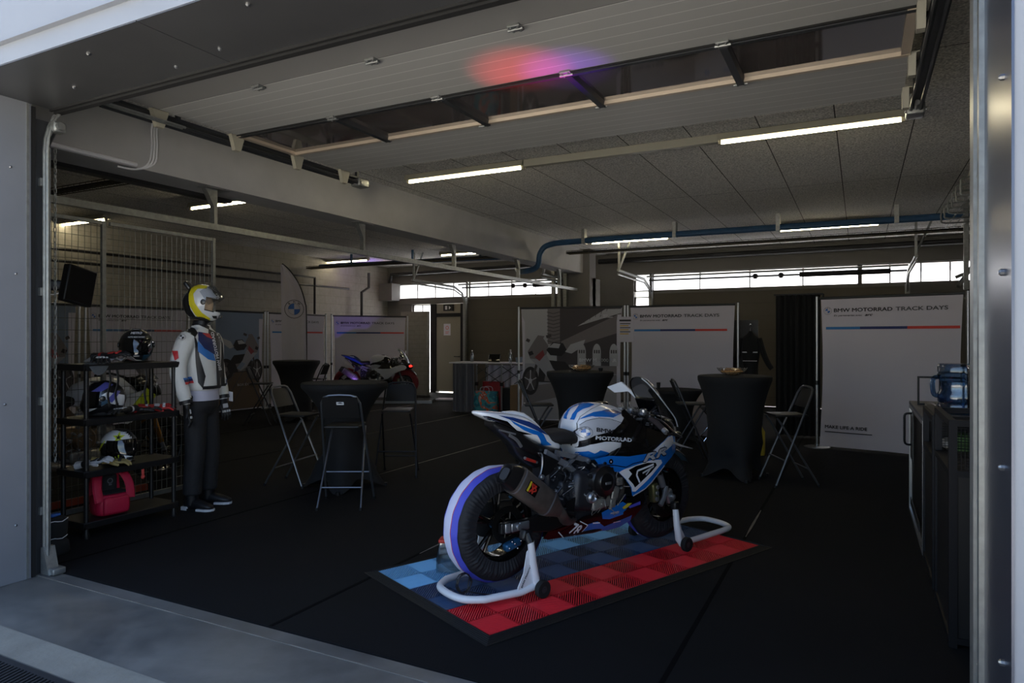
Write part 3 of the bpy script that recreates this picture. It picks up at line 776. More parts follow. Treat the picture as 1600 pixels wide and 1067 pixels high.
PRINT = ['print_dark', 'fabric_white', 'bmw_blue', 'print_grey', 'print_blue', 'print_navy', 'print_red']
def banner_frame(t, W, left=True, right=True, H=2.08, tight=False):
    for k, x in ((left, 0), (right, W)):
        if not k: continue
        m = MB(); m.cyl((x, 0, .02), (x, 0, .86), .021, 12); m.cyl((x, 0, .9), (x, 0, H), .019, 12); p = m.build('pole', 'alu', t)
        m = MB(); m.cyl((x, 0, .86), (x, 0, .92), .026, 12); m.build('clamp', 'black_plastic', p)
        m = MB(); m.cyl((x, 0, H), (x, 0, H + .012), .022, 12); m.build('cap', 'black_plastic', p)
        m = MB(); rb_ = .17 if (left and right and not tight) else .08; m.lathe([(rb_, 0), (rb_, .006), (.03, .014), (.03, .04)], 24, (x, 0, 0)); m.build('base_plate', 'alu', p)
    m = MB(); m.tube([(.035, 0, 2.055), (W - .035, 0, 2.055)], .019, 10); m.build('top_bar', 'steel_dark', t)
def fabric(t, W, H0=.03, curl=.05, m_='fabric_white', bow=0.03):
    m = MB(); n = 14; k = 14; R = []
    for j in range(k + 1):
        z = H0 + (2.045 - H0) * j / k; row = []
        inset = .03 * math.sin(PI * (1 - j / k)) * (1 if j < k else 0)
        for i in range(n + 1):
            u = i / n; x = .05 + inset + (W - .1 - 2 * inset) * u
            y = -.0 - curl * (1 - j / k) ** 2 * 2 * abs(u - .5) - .006 * math.sin(u * 9 + j * .3)
            row.append((x, y, z))
        R.append(row)
    m.rings(R, cap=False, ringclosed=False)
    o = m.build('fabric_panel', m_, t, 60, mods=[('SOLIDIFY', dict(thickness=.0015, offset=1))])
    return o
def put_art(a, ob, name, mats, par, M, lift=.0012, cut=.12, step=.0006):
    mb = MB(); a.project(mb, bvh_of(ob), M, cut=cut, lift=lift, step=step)
    return mb.build(name, mats, par, 0)
def banner(loc, rz, label, W=1.76, slogan=True, small=False, left=True, right=True):
    t = thing('banner_stand', label, 'banner', loc, rz, 'track day banners')
    banner_frame(t, W, left, right, tight=small); f = fabric(t, W)
    a = Art(); banner_print(a, W, slogan, small)
    put_art(a, f, 'lettering', PRINT, t, plane_M((0, -.5, 0), (1, 0, 0), (0, 0, 1)))
    return t
D = math.radians
banner((-.53, 10.35, 0), D(-15), 'large white banner behind the water jug, MAKE LIFE A RIDE along its bottom')
banner((-3.6, 11.5, 0), D(-1), 'white banner between the motorcycle poster and the hanging riding suit', 1.85)
banner((-11.4, 6.85, 0), PI / 2, 'white banner seen through the wire fence', 1.95, small=True)
banner((-11.4, 10.75, 0), PI / 2, 'white banner half hidden by the feather flag', 1.8, small=True)
banner((-11.4, 12.75, 0), math.atan2(1.5, 1.15), 'white banner right behind the far motorcycle', 1.9, small=True)

# poster with a motorcycle in front of garages
mat('ph_sky', (148, 148, 156), .8); mat('ph_pale', (172, 171, 176), .8); mat('ph_mid', (116, 110, 112), .8); mat('ph_dark', (72, 67, 70), .8)
mat('ph_black', (44, 42, 45), .8); mat('ph_brown', (92, 76, 60), .8); mat('ph_blue', (120, 134, 156), .8); mat('ph_floor', (150, 148, 152), .8); mat('ph_red', (130, 60, 64), .8)
PH = ['ph_sky', 'ph_pale', 'ph_mid', 'ph_dark', 'ph_black', 'ph_brown', 'ph_blue', 'ph_floor', 'ph_red', 'print_white']
def photo_bike(a, ox, oz, s, flip=1):
    """a racing motorcycle drawn in three-quarter view; front wheel at the left"""
    def q(pts): return [(ox + flip * x * s, oz + y * s) for x, y in pts]
    def el(cx, cy, rx, ry, mi, r=None):
        a.poly([(ox + flip * (cx + rx * math.cos(t)) * s, oz + (cy + ry * math.sin(t)) * s) for t in [2 * PI * i / 24 for i in range(24)]], mi)
    el(1.22, .36, .27, .30, 4); el(1.22, .36, .17, .20, 3); el(1.22, .36, .06, .07, 2)
    a.poly(q([(.3, .28), (1.1, .25), (1.2, .45), (.95, .75), (.35, .8)]), 4)
    a.poly(q([(.45, .3), (.8, .28), (.9, .5), (.5, .55)]), 2)
    el(.12, .30, .20, .33, 4); el(.12, .30, .14, .24, 3)
    for k in range(5):
        t = k * 2 * PI / 5 + .3; a.line(q([(.12, .3), (.12 + .15 * math.cos(t), .3 + .25 * math.sin(t))]), .022 * s, 1)
    el(.12, .3, .04, .06, 1)
    a.line(q([(.16, .34), (.34, .9)]), .06 * s, 3)
    a.poly(q([(.05, .98), (.2, 1.22), (.42, 1.30), (.55, 1.12), (.5, .9), (.28, .78), (.12, .8)]), 2)
    a.poly(q([(.1, .82), (.3, .8), (.5, .92), (.66, .6), (.86, .38), (.72, .3), (.5, .42), (.35, .6)]), 0)
    a.poly(q([(.22, .85), (.42, 1.02), (.46, .9), (.34, .76)]), 8)
    a.poly(q([(.56, .5), (.74, .34), (.86, .38), (.7, .56)]), 6)
    a.poly(q([(.06, .96), (.16, 1.0), (.2, .92), (.1, .88)]), 4)
    a.poly(q([(.2, 1.22), (.3, 1.36), (.46, 1.34), (.42, 1.28)]), 2)
    a.poly(q([(.5, 1.02), (.66, 1.2), (.9, 1.18), (1.0, 1.0), (.86, .88), (.6, .9)]), 4)
    a.poly(q([(.55, 1.08), (.68, 1.18), (.84, 1.16), (.8, 1.06)]), 1)
    a.poly(q([(.95, .98), (1.08, 1.15), (1.42, 1.26), (1.36, 1.1), (1.1, .94)]), 1)
    a.line(q([(.1, 1.22), (.02, 1.26)]), .07 * s, 3); a.line(q([(.5, 1.32), (.62, 1.36)]), .07 * s, 3)
t = thing('poster_stand', 'grey photo poster of a racing motorcycle on a display stand', 'poster', (-5.57, 11.2, 0), math.atan2(.30, 1.92))
banner_frame(t, 1.94, tight=True); f = fabric(t, 1.94, curl=.02)
a = Art()
a.rect(.06, .05, 1.88, 2.04, 0); a.rect(.06, 1.05, .80, 2.04, 1); a.rect(.06, .05, 1.88, .95, 7)
a.rect(.72, .95, 1.88, 2.04, 3); a.rect(.80, .88, 1.88, 1.02, 2)
a.poly([(.80, 1.45), (1.88, 1.95), (1.88, 1.62), (.80, 1.28)], 2)
a.poly([(1.1, 1.72), (1.6, 2.02), (1.88, 2.02), (1.88, 1.95)], 1)
for k in range(6): a.line([(1.12 + k * .1, 1.73 + k * .05), (1.14 + k * .1, 1.8 + k * .05)], .008, 3)
a.rect(.55, 1.4, .78, 2.04, 2)
for k in range(9): a.line([(.54, 1.46 + k * .065), (.66, 1.43 + k * .065), (.78, 1.46 + k * .065)], .012, 3)
for cx_ in (1.18, 1.45, 1.75):
    a.poly([(cx_ - .075, 1.02), (cx_ + .075, 1.02)] + [(cx_ + .075 * math.cos(q_), 1.25 + .16 * math.sin(q_)) for q_ in [PI * i / 10 for i in range(11)]], 1)
    for dx in (-.04, 0, .04): a.rect(cx_ + dx - .012, 1.24, cx_ + dx + .012, 1.30, 3)
a.poly([(.1, .3), (1.88, .72), (1.88, .88), (.1, .62)], 2)
photo_bike(a, .14, .50, .78)
a.text('BMW M 1000 RR', 1.14, 1.12, 9, width=.66, height=.06, bold=.03, align='LEFT')
a.roundel(1.52, 1.9, .026, 1, 3, 1, letters=False); a.text('BMW', 1.57, 1.91, 9, height=.024, align='LEFT'); a.text('MOTORRAD', 1.57, 1.875, 9, height=.022, align='LEFT')
put_art(a, f, 'photo_print', PH, t, plane_M((0, -.5, 0), (1, 0, 0), (0, 0, 1)), step=.0004)

def wall_poster(loc, W, label, bike=True):
    t = thing('poster_stand', label, 'poster', loc, PI / 2)
    banner_frame(t, W, tight=True); f = fabric(t, W, curl=.02)
    a = Art(); a.rect(.06, .05, W - .06, 2.04, 6); a.rect(.06, .05, W - .06, .92, 5)
    a.poly([(W * .4, .92), (W - .06, .92), (W - .06, 1.06), (W * .7, 1.02)], 3)
    for k in range(3): a.line([(.3 + k * .25, .05), (.7 + k * .2, .5), (1.0 + k * .2, .92)], .02, 3)
    if bike: photo_bike(a, W * .92, .62, .72, -1)
    a.text('BOX EXPERIENCE', W * .75, .55, 1, width=.62, height=.05)
    put_art(a, f, 'photo_print', PH, t, plane_M((0, -.5, 0), (1, 0, 0), (0, 0, 1)), step=.0004)
wall_poster((-11.4, 8.95, 0), 1.72, 'photo poster with brown track and blue sky behind the mannequin')
wall_poster((-11.4, 4.9, 0), 1.85, 'photo poster seen through the fence beneath the black monitor', True)

# feather flag
t = thing('feather_flag', 'tall white feather flag with a roundel on a curved black pole', 'flag', (-10.1, 10.55, 0), D(43.8))
pole = smoothpath([(0, 0, .03), (0, 0, 1.9), (-.03, 0, 2.25), (-.14, 0, 2.6), (-.32, 0, 2.88), (-.47, 0, 3.02)], 6)
m = MB(); m.tube(pole, .014, 8); m.build('pole', 'black_plastic', t)
m = MB(); m.lathe([(.2, 0), (.2, .02), (.04, .035), (.03, .12)], 20); m.build('base', 'black_plastic', t)
m = MB(); R = []
for k in range(25):
    z = .75 + (3.0 - .75) * k / 24
    xr = 0
    for p, q_ in zip(pole[:-1], pole[1:]):
        if p.z <= z <= q_.z and q_.z > p.z: xr = p.x + (q_.x - p.x) * (z - p.z) / (q_.z - p.z)
    xl = -.50 + .03 * (1 - k / 24)
    if xr - xl < .01: xr = xl + .01
    R.append([(xl + (xr - xl) * i / 12, -.016 - .012 * math.sin(i * 1.3 + k * .12), z) for i in range(13)])
m.rings(R, cap=False, ringclosed=False); f = m.build('flag_cloth', 'fabric_white', t, 60, mods=[('SOLIDIFY', dict(thickness=.0015, offset=1))])
a = Art(); a.roundel(-.24, 2.10, .19, 0, 1, 2)
put_art(a, f, 'roundel', PRINT, t, plane_M((0, -.5, 0), (1, 0, 0), (0, 0, 1)), cut=.03)

# black curtain
t = thing('pipe_curtain', 'black curtain hanging between two white banners', 'curtain', (-1.15, 11.2, 0))
m = MB(); R = []
for k in range(9):
    z = .03 + 2.13 * k / 8; R.append([(.62 * i / 48, .035 * math.sin(i * .95) * (1.15 - .35 * k / 8), z) for i in range(49)])
m.rings(R, cap=False, ringclosed=False); m.build('curtain_cloth', 'black_cloth', t, 60, mods=[('SOLIDIFY', dict(thickness=.003))])
m = MB(); m.cyl((-.03, 0, 2.17), (.66, 0, 2.17), .014, 8); m.build('curtain_rod', 'steel_dark', t)
m = MB(); m.cyl((.66, .0, 0), (.66, 0, 2.17), .016, 8); m.build('upright', 'steel_dark', t)
# overalls hanging behind the banner edge
t = thing('leather_suit', 'black riding suit hanging on a hook between banner and black curtain', 'suit', (-1.66, 12.2, .74)); t.scale = (.82, .82, .84)
R = []
for z, w, h_ in ((.0, .10, .07), (.25, .13, .09), (.5, .17, .1), (.75, .2, .11), (.9, .19, .09), (1.0, .07, .06), (1.06, .03, .03)): R.append(superring(0, 0, w, h_, z, 16, 2.3, 'Z'))
m = MB(); m.rings(R); m.build('torso', 'black_cloth', t)
for s_ in (-1, 1):
    m = MB(); m.tube(smoothpath([(s_ * .16, 0, .9), (s_ * .24, -.02, .65), (s_ * .34, -.03, .42), (s_ * .42, -.02, .3)], 4), [.07, .07, .068, .066, .062, .06, .058, .056, .054, .052, .05, .048, .046], 10); m.build('sleeve', 'black_cloth', t)
m = MB(); m.tube(smoothpath([(0, 0, 1.03), (0, 0, 1.12), (.03, 0, 1.17), (0, 0, 1.2), (-.02, 0, 1.17)], 4), .005, 6); m.build('hanger_hook', 'chrome', t)
m = MB(); m.bx(-.15, .15, -.1, -.09, .62, .64); m.bx(-.14, .14, -.1, -.09, .45, .46); m.build('reflective_tape', 'print_white', t, 0)
m = MB(); m.bx(-2.0, -1.56, 12.38, 12.42, 0, 1.82)
db_ = tag(m.build('display_board', 'black_plastic', smooth=0), 'dark board standing behind the hanging riding suit', 'board')
m = MB(); m.cyl((-1.66, 12.18, 1.745), (-1.66, 12.38, 1.745), .008, 8); m.build('peg', 'chrome', db_)
# plan on the pole between poster and middle banner
a = Art(); a.rect(-.14, -.22, .14, .22, 0); a.rect(-.1, .14, .1, .17, 1)
for k in range(6): a.rect(-.09, .09 - k * .035, .09 - .03 * (k % 2), .108 - k * .035, 2 if k % 2 else 3)
mat('print_yellow', (196, 160, 70), .8)
mb_ = MB(); mb_.bx(-.14, .14, 0, .004, -.22, .22); a.flat(mb_, plane_M((0, -.0005, 0), (1, 0, 0), (0, 0, 1)))
tag(mb_.build('schedule_sheet', ['fabric_white', 'print_dark', 'print_yellow', 'print_grey'], None, 0, (-3.63, 11.45, 1.66), (0, 0, D(10))), 'laminated schedule sheet fixed to the pole beside the poster', 'sheet')
# ---------------------------------------------------------------- bar tables with stretch covers
def bar_table(loc, h, rt, rw, rf, label, rot=0.4):
    t = thing('bar_table', label, 'table', loc, rot, 'bar tables under black stretch covers')
    m = MB(); R = []
    n = 48; prof = [(0.0, rf, 1), (.04, rf * .93, .95), (.12, rf * .80, .8), (.22, rf * .62 + rw * .2, .55), (.34, rw * 1.08, .25), (.46, rw, .08)] + [(zz, rw + (rt - rw) * ((zz - .46) / .5) ** 2.2, 0) for zz in (.56, .66, .75, .83, .89, .93, .96)] + [(.975, rt * 1.0, 0), (.985, rt * 1.005, 0), (1.0, rt * 1.0, 0), (1.003, rt * .96, 0), (1.004, 0.001, 0)]
    for z, r, q in prof:
        ring = []
        for i in range(n):
            a = 2 * PI * i / n; c = abs(math.cos(2 * a)) ** 3
            rr = r * (1 - q * .42 * (1 - c)); zz = z * h
            if z < .3: zz += (1 - c) * .10 * h * (1 - z / .3)
            ring.append((rr * math.cos(a), rr * math.sin(a), zz))
        R.append(ring)
    m.rings(R); m.build('stretch_cover', 'black_cloth', t, 50)
    m = MB(); m.lathe([(rt * .97, h + .001), (rt * .985, h + .006), (rt * .9, h + .009), (.001, h + .009)], 40); m.build('table_top', 'black_cloth', t)
    m = MB()
    for k in range(4):
        a = k * PI / 2; m.cyl((rf * .97 * math.cos(a), rf * .97 * math.sin(a), 0), (rf * .97 * math.cos(a), rf * .97 * math.sin(a), .03), .022, 10)
    m.build('foot_caps', 'black_plastic', t)
    return t
bar_table((-4.67, 5.42, 0), 1.05, .43, .19, .42, 'black covered bar table with three folding stools around it', .55)
bar_table((-1.22, 7.74, 0), 1.09, .388, .285, .365, 'black covered bar table with only a wire bowl on top, beside the black curtain', .5)
bar_table((-3.07, 7.87, 0), 1.09, .41, .26, .38, 'black covered bar table behind the motorcycle tank, in front of the poster', .2)
bar_table((-9.26, 9.42, 0), 1.09, .42, .26, .38, 'black covered bar table before the feather flag', .3)
bar_table((-2.39, 9.9, 0), .76, .38, .24, .34, 'low black covered table behind the motorcycle windscreen', .3)

# folding bar stools
mat('stool_tube', (120, 122, 128), .3, .85); mat('stool_tube_dark', (44, 45, 50), .4, .6)
def make_stool(tube, label):
    t = thing('bar_stool', label, 'stool', (0, 0, 0), 0, 'black folding bar stools')
    def U(zz): return -.20 + (1.0 - zz) * .42       # x of the leaning frame at height z
    def W_(zz): return .165 + (1.0 - zz) * .06
    pts = [(U(0.01), -W_(.01), .01), (U(.5), -W_(.5), .5), (U(.93), -W_(.93), .93), (U(.985), -W_(1) + .025, .985), (U(1.0), -W_(1) + .07, 1.0), (U(1), 0, 1.005)]
    pts = pts + [(x, -y, z) for x, y, z in pts[-2::-1]]
    m = MB(); m.tube(pts, .011, 10); fr = m.build('frame', tube, t)
    for s_ in (-1, 1):
        m = MB(); m.tube([(.17, s_ * .15, .69), (.12, s_ * .155, .62), (-.24, s_ * .19, .01)], .010, 10); m.build('rear_leg', tube, t)
        m = MB(); m.cyl((-.24, s_ * .19, 0), (-.238, s_ * .19, .025), .014, 8); m.cyl((U(0), s_ * W_(0), 0), (U(0.02), s_ * W_(0.02), .025), .014, 8); m.build('rubber_foot', 'rubber', t)
    m = MB(); m.cyl((U(.27) + .01, -W_(.27), .27), (U(.27) + .01, W_(.27), .27), .009, 8); m.build('footrest', tube, t)
    m = MB(); m.cyl((-.14, -.178, .18), (-.14, .178, .18), .008, 8); m.build('stretcher', tube, t)
    m = MB(); m.rbox((.02, 0, .715), (.34, .31, .022), .010); m.build('seat', 'black_plastic', t)
    m = MB(); R = []
    for k in range(7):
        z = .80 + .185 * k / 6; R.append([(U(z) - .018 + .012 * (1 - (i / 6 - 1) ** 2) - .0, (W_(z) - .012) * (i / 6 - 1), z) for i in range(13)])
    m.rings(R, cap=False, ringclosed=False); m.build('backrest', 'black_plastic', t, 60, mods=[('SOLIDIFY', dict(thickness=.008))])
    return t
S = make_stool('stool_tube', 'black folding stool with bright steel tube and a white label on its back')
def place(o, x, y, rz): o.location = (x, y, 0); o.rotation_euler = (0, 0, D(rz)); return o
place(S, -4.16, 4.83, 118)
m = MB(); m.bx(-.001, .001, -.032, .032, -.014, .014)
a = Art(); a.rect(-.024, -.002, .024, .004, 0); a.rect(-.012, .004, .012, .01, 0); a.flat(m, plane_M((-.0012, 0, 0), (0, -1, 0), (0, 0, 1)), .0003)
m.m = [0] * 6 + [1] * (len(m.f) - 6)
m.build('paper_label', ['print_white', 'print_dark'], S, 0, (-.193, 0, .93), (0, -.4, 0))
src = make_stool('stool_tube', 'bright tubed folding stool between mannequin and the three-stool bar table'); place(src, -5.22, 5.30, 12)
def dup(o, label, x, y, rz):
    c = copy_tree(o); c['label'] = label; place(c, x, y, rz); return c
S3 = make_stool('stool_tube_dark', 'dark folding stool at the three-stool bar table, in front of the far motorcycle'); place(S3, -4.55, 6.16, -62)
dup(S3, 'dark folding stool beside the motorcycle poster, above the bike tail', -3.44, 7.40, 30)
dup(S3, 'dark folding stool between the motorcycle windscreen and a covered bar table', -1.84, 8.35, 22)
dup(src, 'bright tubed folding stool before the black curtain and banner pole', -.665, 7.61, 207)
dup(S3, 'dark folding stool before the brown track poster, by the far bar table', -9.35, 8.65, 35)
dup(S3, 'dark folding stool behind the far bar table', -9.5, 10.2, 200)
# chrome legged folding chair
t = thing('folding_chair', 'low chrome framed folding chair before the middle banner', 'chair', (-1.90, 10.36, 0), D(200))
for s_ in (-1, 1):
    m = MB(); m.tube([(-.2, s_ * .2, .01), (.18, s_ * .2, .46)], .01, 8); m.build('leg', 'chrome', t)
    m = MB(); m.tube([(.2, s_ * .2, .01), (-.14, s_ * .2, .46), (-.24, s_ * .2, .78)], .01, 8); m.build('back_leg', 'chrome', t)
m = MB(); m.rbox((.02, 0, .47), (.38, .4, .025), .01); m.build('seat', 'black_plastic', t)
m = MB(); m.rbox((-.225, 0, .70), (.015, .4, .16), .006, rot=(0, -.3, 0)); m.build('backrest', 'black_plastic', t)
m = MB(); m.cyl((-.2, -.2, .02), (-.2, .2, .02), .009, 8); m.build('floor_bar', 'chrome', t)
m = MB(); m.cyl((.2, -.2, .02), (.2, .2, .02), .009, 8); m.build('floor_bar', 'chrome', t)
# white board behind the low table
mb_ = MB().bx(-.3, .3, 0, .02, 0, .95); a = Art(); a.ring(-.12, .86, .02, .035, 1); a.rect(.12, .85, .24, .865, 1); a.rect(.12, .825, .2, .835, 1)
a.flat(mb_, plane_M((0, -.0005, 0), (1, 0, 0), (0, 0, 1)))
tag(mb_.build('info_board', ['fabric_white', 'bmw_blue'], None, 0, (-1.98, 10.75, 0), (0, 0, D(10))), 'small white board with a blue ring behind the low table', 'board')

# wire bowl with snacks
def bowl(x, y, z, label, food=True):
    t = thing('wire_bowl', label, 'bowl', (x, y, z))
    m = MB()
    for r, h in ((.06, .004), (.11, .03), (.145, .06), (.155, .075)): m.tube([(r * math.cos(q), r * math.sin(q), h) for q in [2 * PI * i / 28 for i in range(28)]], .0028, 5, closed=True)
    m.build('rings', 'chrome', t)
    m = MB()
    for k in range(14):
        q = 2 * PI * k / 14; m.tube([(r * math.cos(q + w), r * math.sin(q + w), h) for r, h, w in ((.06, .004, 0), (.11, .03, .1), (.145, .06, .2), (.16, .085, .3))], .002, 4)
    m.build('wires', 'chrome', t)
    mat('snack', (170, 130, 84), .7) if 'snack' not in MATS else None
    m = MB(); m.lathe([(.02, .008), (.1, .03), (.12, .045), (.10, .058), (.05, .07), (.001, .074)], 20); f0 = m.build('napkin', 'snack', t)
    m = MB()
    for k in range(26):
        q = random.uniform(0, 6.28); r = .1 * math.sqrt(random.random()); m.rbox((r * math.cos(q), r * math.sin(q), .073 - r * .12), (.04, .022, .014), .005, rot=(random.uniform(-.5, .5), random.uniform(-.5, .5), random.uniform(0, 3)), seg=1)
    tag(m.build('snacks', 'snack', t), kind='stuff')
bowl(-1.24, 7.70, 1.099, 'wire bowl of snacks on the bar table before the black curtain')
bowl(-3.02, 7.80, 1.099, 'wire bowl of snacks on the bar table before the poster')
def cup(x, y, z, label, mt='black_plastic', r=.03, h=.09):
    m = MB(); m.lathe([(r * .75, 0), (r, h), (r * .93, h), (r * .7, .005), (.001, .005)], 16, cap=False); m.v = m.v
    tag(m.build('cup', mt, None, 40, (x, y, z)), label, 'cup')
cup(-2.62, 9.85, .77, 'small black cup on the low covered table'); cup(-2.83, 7.95, 1.1, 'small black cup beside the snack bowl before the poster', h=.04)
# cleaning bottle with yellow handle behind the right table
mat('yellow_plastic', (190, 170, 60), .5); mat('blue_plastic', (40, 80, 130), .5)
t = thing('spray_bottle', 'yellow and blue spray bottle standing on the floor before the curtain', 'bottle', (-1.15, 9.3, 0))
m = MB(); m.lathe([(.06, 0), (.065, .02), (.065, .3), (.03, .36), (.02, .4), (.001, .4)], 16); m.build('body', 'yellow_plastic', t)
m = MB(); m.rbox((0, 0, .44), (.07, .04, .08), .01); m.build('trigger', 'blue_plastic', t)

# ---------------------------------------------------------------- pop-up counter at the back with goods beneath
ct = thing('popup_counter', 'grey draped folding counter at the back, beside the exit door', 'counter', (-7.1, 12.0, 0), D(6))
mat('drape_grey', (96, 96, 102), .55, bump=.1, bscale=100)
m = MB(); R = []
for k in range(7): R.append([(-.35 + .5 * i / 30, -.02 + .05 * math.sin(i * .8) - .1 * math.sin(PI * i / 30), .02 + .97 * k / 6) for i in range(31)])
m.rings(R, cap=False, ringclosed=False); m.build('drape', 'drape_grey', ct, 60, mods=[('SOLIDIFY', dict(thickness=.004))])
m = MB(); m.rbox((.45, .25, 1.005), (1.75, .62, .025), .008); m.build('counter_top', 'fabric_white', ct)
for x in (.17, .72, 1.28):
    for y in (.0, .5):
        m = MB(); m.bx(x - .015, x + .015, y - .015, y + .015, 0, .98); m.build('leg', 'alu', ct, 0)
m = MB()
for x in (.17, .72): m.cyl((x, 0, .95), (x + .55, 0, .6), .008, 6); m.cyl((x + .55, 0, .95), (x, 0, .6), .008, 6); m.cyl((x, 0, .78), (x + .27, 0, .95), .008, 6); m.cyl((x + .27, 0, .6), (x + .55, 0, .78), .008, 6)
m.build('scissor_frame', 'steel_dark', ct)
m = MB()
for x in (.17, .72): m.bx(x - .03, x + .03, -.03, .03, .55, .62); m.bx(x - .025, x + .025, -.025, .025, .02, .06)
m.build('slider', 'black_plastic', ct, 0)
m = MB(); R = []
for k in range(4): R.append([(.2 + 1.1 * i / 40, .52 + .03 * math.sin(i * .9), .15 + .8 * k / 3) for i in range(41)])
m.rings(R, cap=False, ringclosed=False); m.build('back_cloth', 'fabric_white', ct, 60)
def on_counter(x, y): p = ct.matrix_basis if False else Matrix.Translation(ct.location) @ Euler(ct.rotation_euler).to_matrix().to_4x4(); return p @ Vector((x, y, 1.018))
glassy('clear_plastic', (215, 225, 230), .25)
def bottle(p, label, h=.24, mt='clear_plastic'):
    t = thing('water_bottle', label, 'bottle', p)
    m = MB(); m.lathe([(.03, 0), (.035, .01), (.035, h * .6), (.03, h * .7), (.014, h * .88), (.013, h * .93)], 16); m.build('body', mt, t)
    m = MB(); m.cyl((0, 0, h * .93), (0, 0, h), .015, 12); m.build('cap', 'print_white', t)
bottle(on_counter(-.02, .2), 'clear water bottle on the grey counter, on the exit door side of the tablet'); bottle(on_counter(.85, .15), 'clear water bottle on the grey counter, between tablet and folded leaflet', .26)
t = thing('tablet', 'dark tablet propped up on the grey counter', 'tablet', on_counter(.48, .2)); m = MB(); m.rbox((0, 0, .085), (.26, .012, .17), .004, rot=(-.3, 0, 0)); m.build('body', 'black_gloss', t); m = MB(); m.rbox((.02, .07, .05), (.1, .01, .12), .003, rot=(.6, 0, 0)); m.build('stand', 'black_plastic', t)
t = tag(MB().prism([(-.06, 0), (.06, 0), (.09, .12), (-.08, .1)], -.02, .02).build('folded_leaflet', 'ph_blue', None, 0, on_counter(1.02, .2)), 'folded leaflet standing on the grey counter next to the poster pole', 'leaflet')
mat('bag_red', (150, 24, 34), .6, bump=.3, bscale=30); mat('cardboard', (120, 98, 72), .9)
def art_bag():
    m = mat('bag_art', (60, 140, 150), .6); N = m.node_tree.nodes; L = m.node_tree.links; b = N['Principled BSDF']
    tc = N.new('ShaderNodeTexCoord'); nz = N.new('ShaderNodeTexNoise'); nz.inputs['Scale'].default_value = 5; nz.inputs['Distortion'].default_value = 1.5; L.new(tc.outputs['Object'], nz.inputs['Vector'])
    cr = N.new('ShaderNodeValToRGB'); L.new(nz.outputs['Color'], cr.inputs[0]); e = cr.color_ramp.elements; cr.color_ramp.interpolation = 'CONSTANT'
    e[0].color = lin((30, 110, 130)); e[1].position = .62; e[1].color = lin((200, 190, 190)); e.new(.47).color = lin((60, 150, 160)); e.new(.55).color = lin((200, 90, 50))
    L.new(cr.outputs[0], b.inputs['Base Color'])
art_bag()
def bag(loc, d, label, mt, rz=0):
    t = thing('shopping_bag', label, 'bag', loc, rz)
    m = MB(); R = [superring(0, 0, d[0] / 2 * k, d[1] / 2 * q, z, 20, 5, 'Z') for z, k, q in ((0, .92, .9), (.02, .97, 1), (d[2] * .5, 1.0, 1.05), (d[2], .96, .8))]
    m.rings(R); m.build('body', mt, t, 50)
    m = MB()
    for s_ in (-1, 1): m.tube(smoothpath([(-d[0] * .2, s_ * d[1] * .35, d[2]), (-d[0] * .15, s_ * d[1] * .35, d[2] + .08), (d[0] * .15, s_ * d[1] * .35, d[2] + .08), (d[0] * .2, s_ * d[1] * .35, d[2])], 4), .006, 6)
    m.build('handles', 'fabric_white', t)
bag((-6.72, 12.05, 0), (.50, .26, .44), 'colourful turquoise and orange shopping bag under the grey counter', 'bag_art', D(6))
bag((-6.72, 12.34, .0), (.46, .2, .62), 'red bag behind the colourful shopping bag', 'bag_red', D(6))
for i, (x, y, z, d, lb) in enumerate(((-5.98, 12.15, 0, (.34, .4, .3), 'lower cardboard box of the stack under the grey counter'), (-5.98, 12.15, .302, (.34, .4, .28), 'upper cardboard box of the stack under the counter'), (-6.35, 12.38, 0, (.26, .3, .5), 'black storage box under the counter beside the cartons'))):
    t = thing('storage_box' if i == 2 else 'cardboard_box', lb, 'box', (x, y, z), D(8))
    m = MB(); m.bx(-d[0] / 2, d[0] / 2, -d[1] / 2, d[1] / 2, 0, d[2] - .004); m.build('body', 'black_plastic' if i == 2 else 'cardboard', t, 0)
    m = MB(); m.bx(-d[0] / 2 + .003, -.001, -d[1] / 2, d[1] / 2, d[2] - .004, d[2]); m.bx(.001, d[0] / 2 - .003, -d[1] / 2, d[1] / 2, d[2] - .004, d[2]); m.build('flaps', 'black_plastic' if i == 2 else 'cardboard', t, 0)

# ---------------------------------------------------------------- black counters and flight case on the right
fc = thing('flight_case', 'black flight case with aluminium edges behind the black mesh counters', 'case', (.385, 5.50, 0))
m = MB(); m.bx(.02, .6, .02, 1.42, .02, .93); m.build('body', 'black_plastic', fc, 0)
m = MB(); m.bx(0, .62, 0, 1.44, .93, .955); m.build('lid_top', 'drape_grey', fc, 0)
m = MB()
for x, y in ((0, 0), (0, 1.42)): m.bx(x, x + .03, y, y + .03, 0.0, .93)
m.bx(0, .03, .03, 1.41, 0.0, .03); m.bx(0, .025, .03, 1.41, .90, .93); m.build('edge_profile', 'alu', fc, 0)
m = MB()
for z in [.06 + .065 * i for i in range(14)]: m.lathe([(.004, 0), (.004, -.003), (.001, -.004)], 6, (0, .015, z), 'X')
m.build('rivets', 'chrome', fc)
m = MB(); m.tube(smoothpath([(0, 1.05, .62), (-.05, 1.05, .63), (-.055, 1.05, .72), (-.055, 1.05, .80), (-.05, 1.05, .87), (0, 1.05, .88)], 4), .009, 8); m.build('handle', 'black_metal', fc)
m = MB(); m.bx(-.004, 0, .9, 1.2, .5, .86); m.bx(-.004, 0, .25, 1.2, .1, .16); m.build('label_plate', 'steel_dark', fc, 0)
mat('mesh_black', (26, 26, 30), .5, .5)
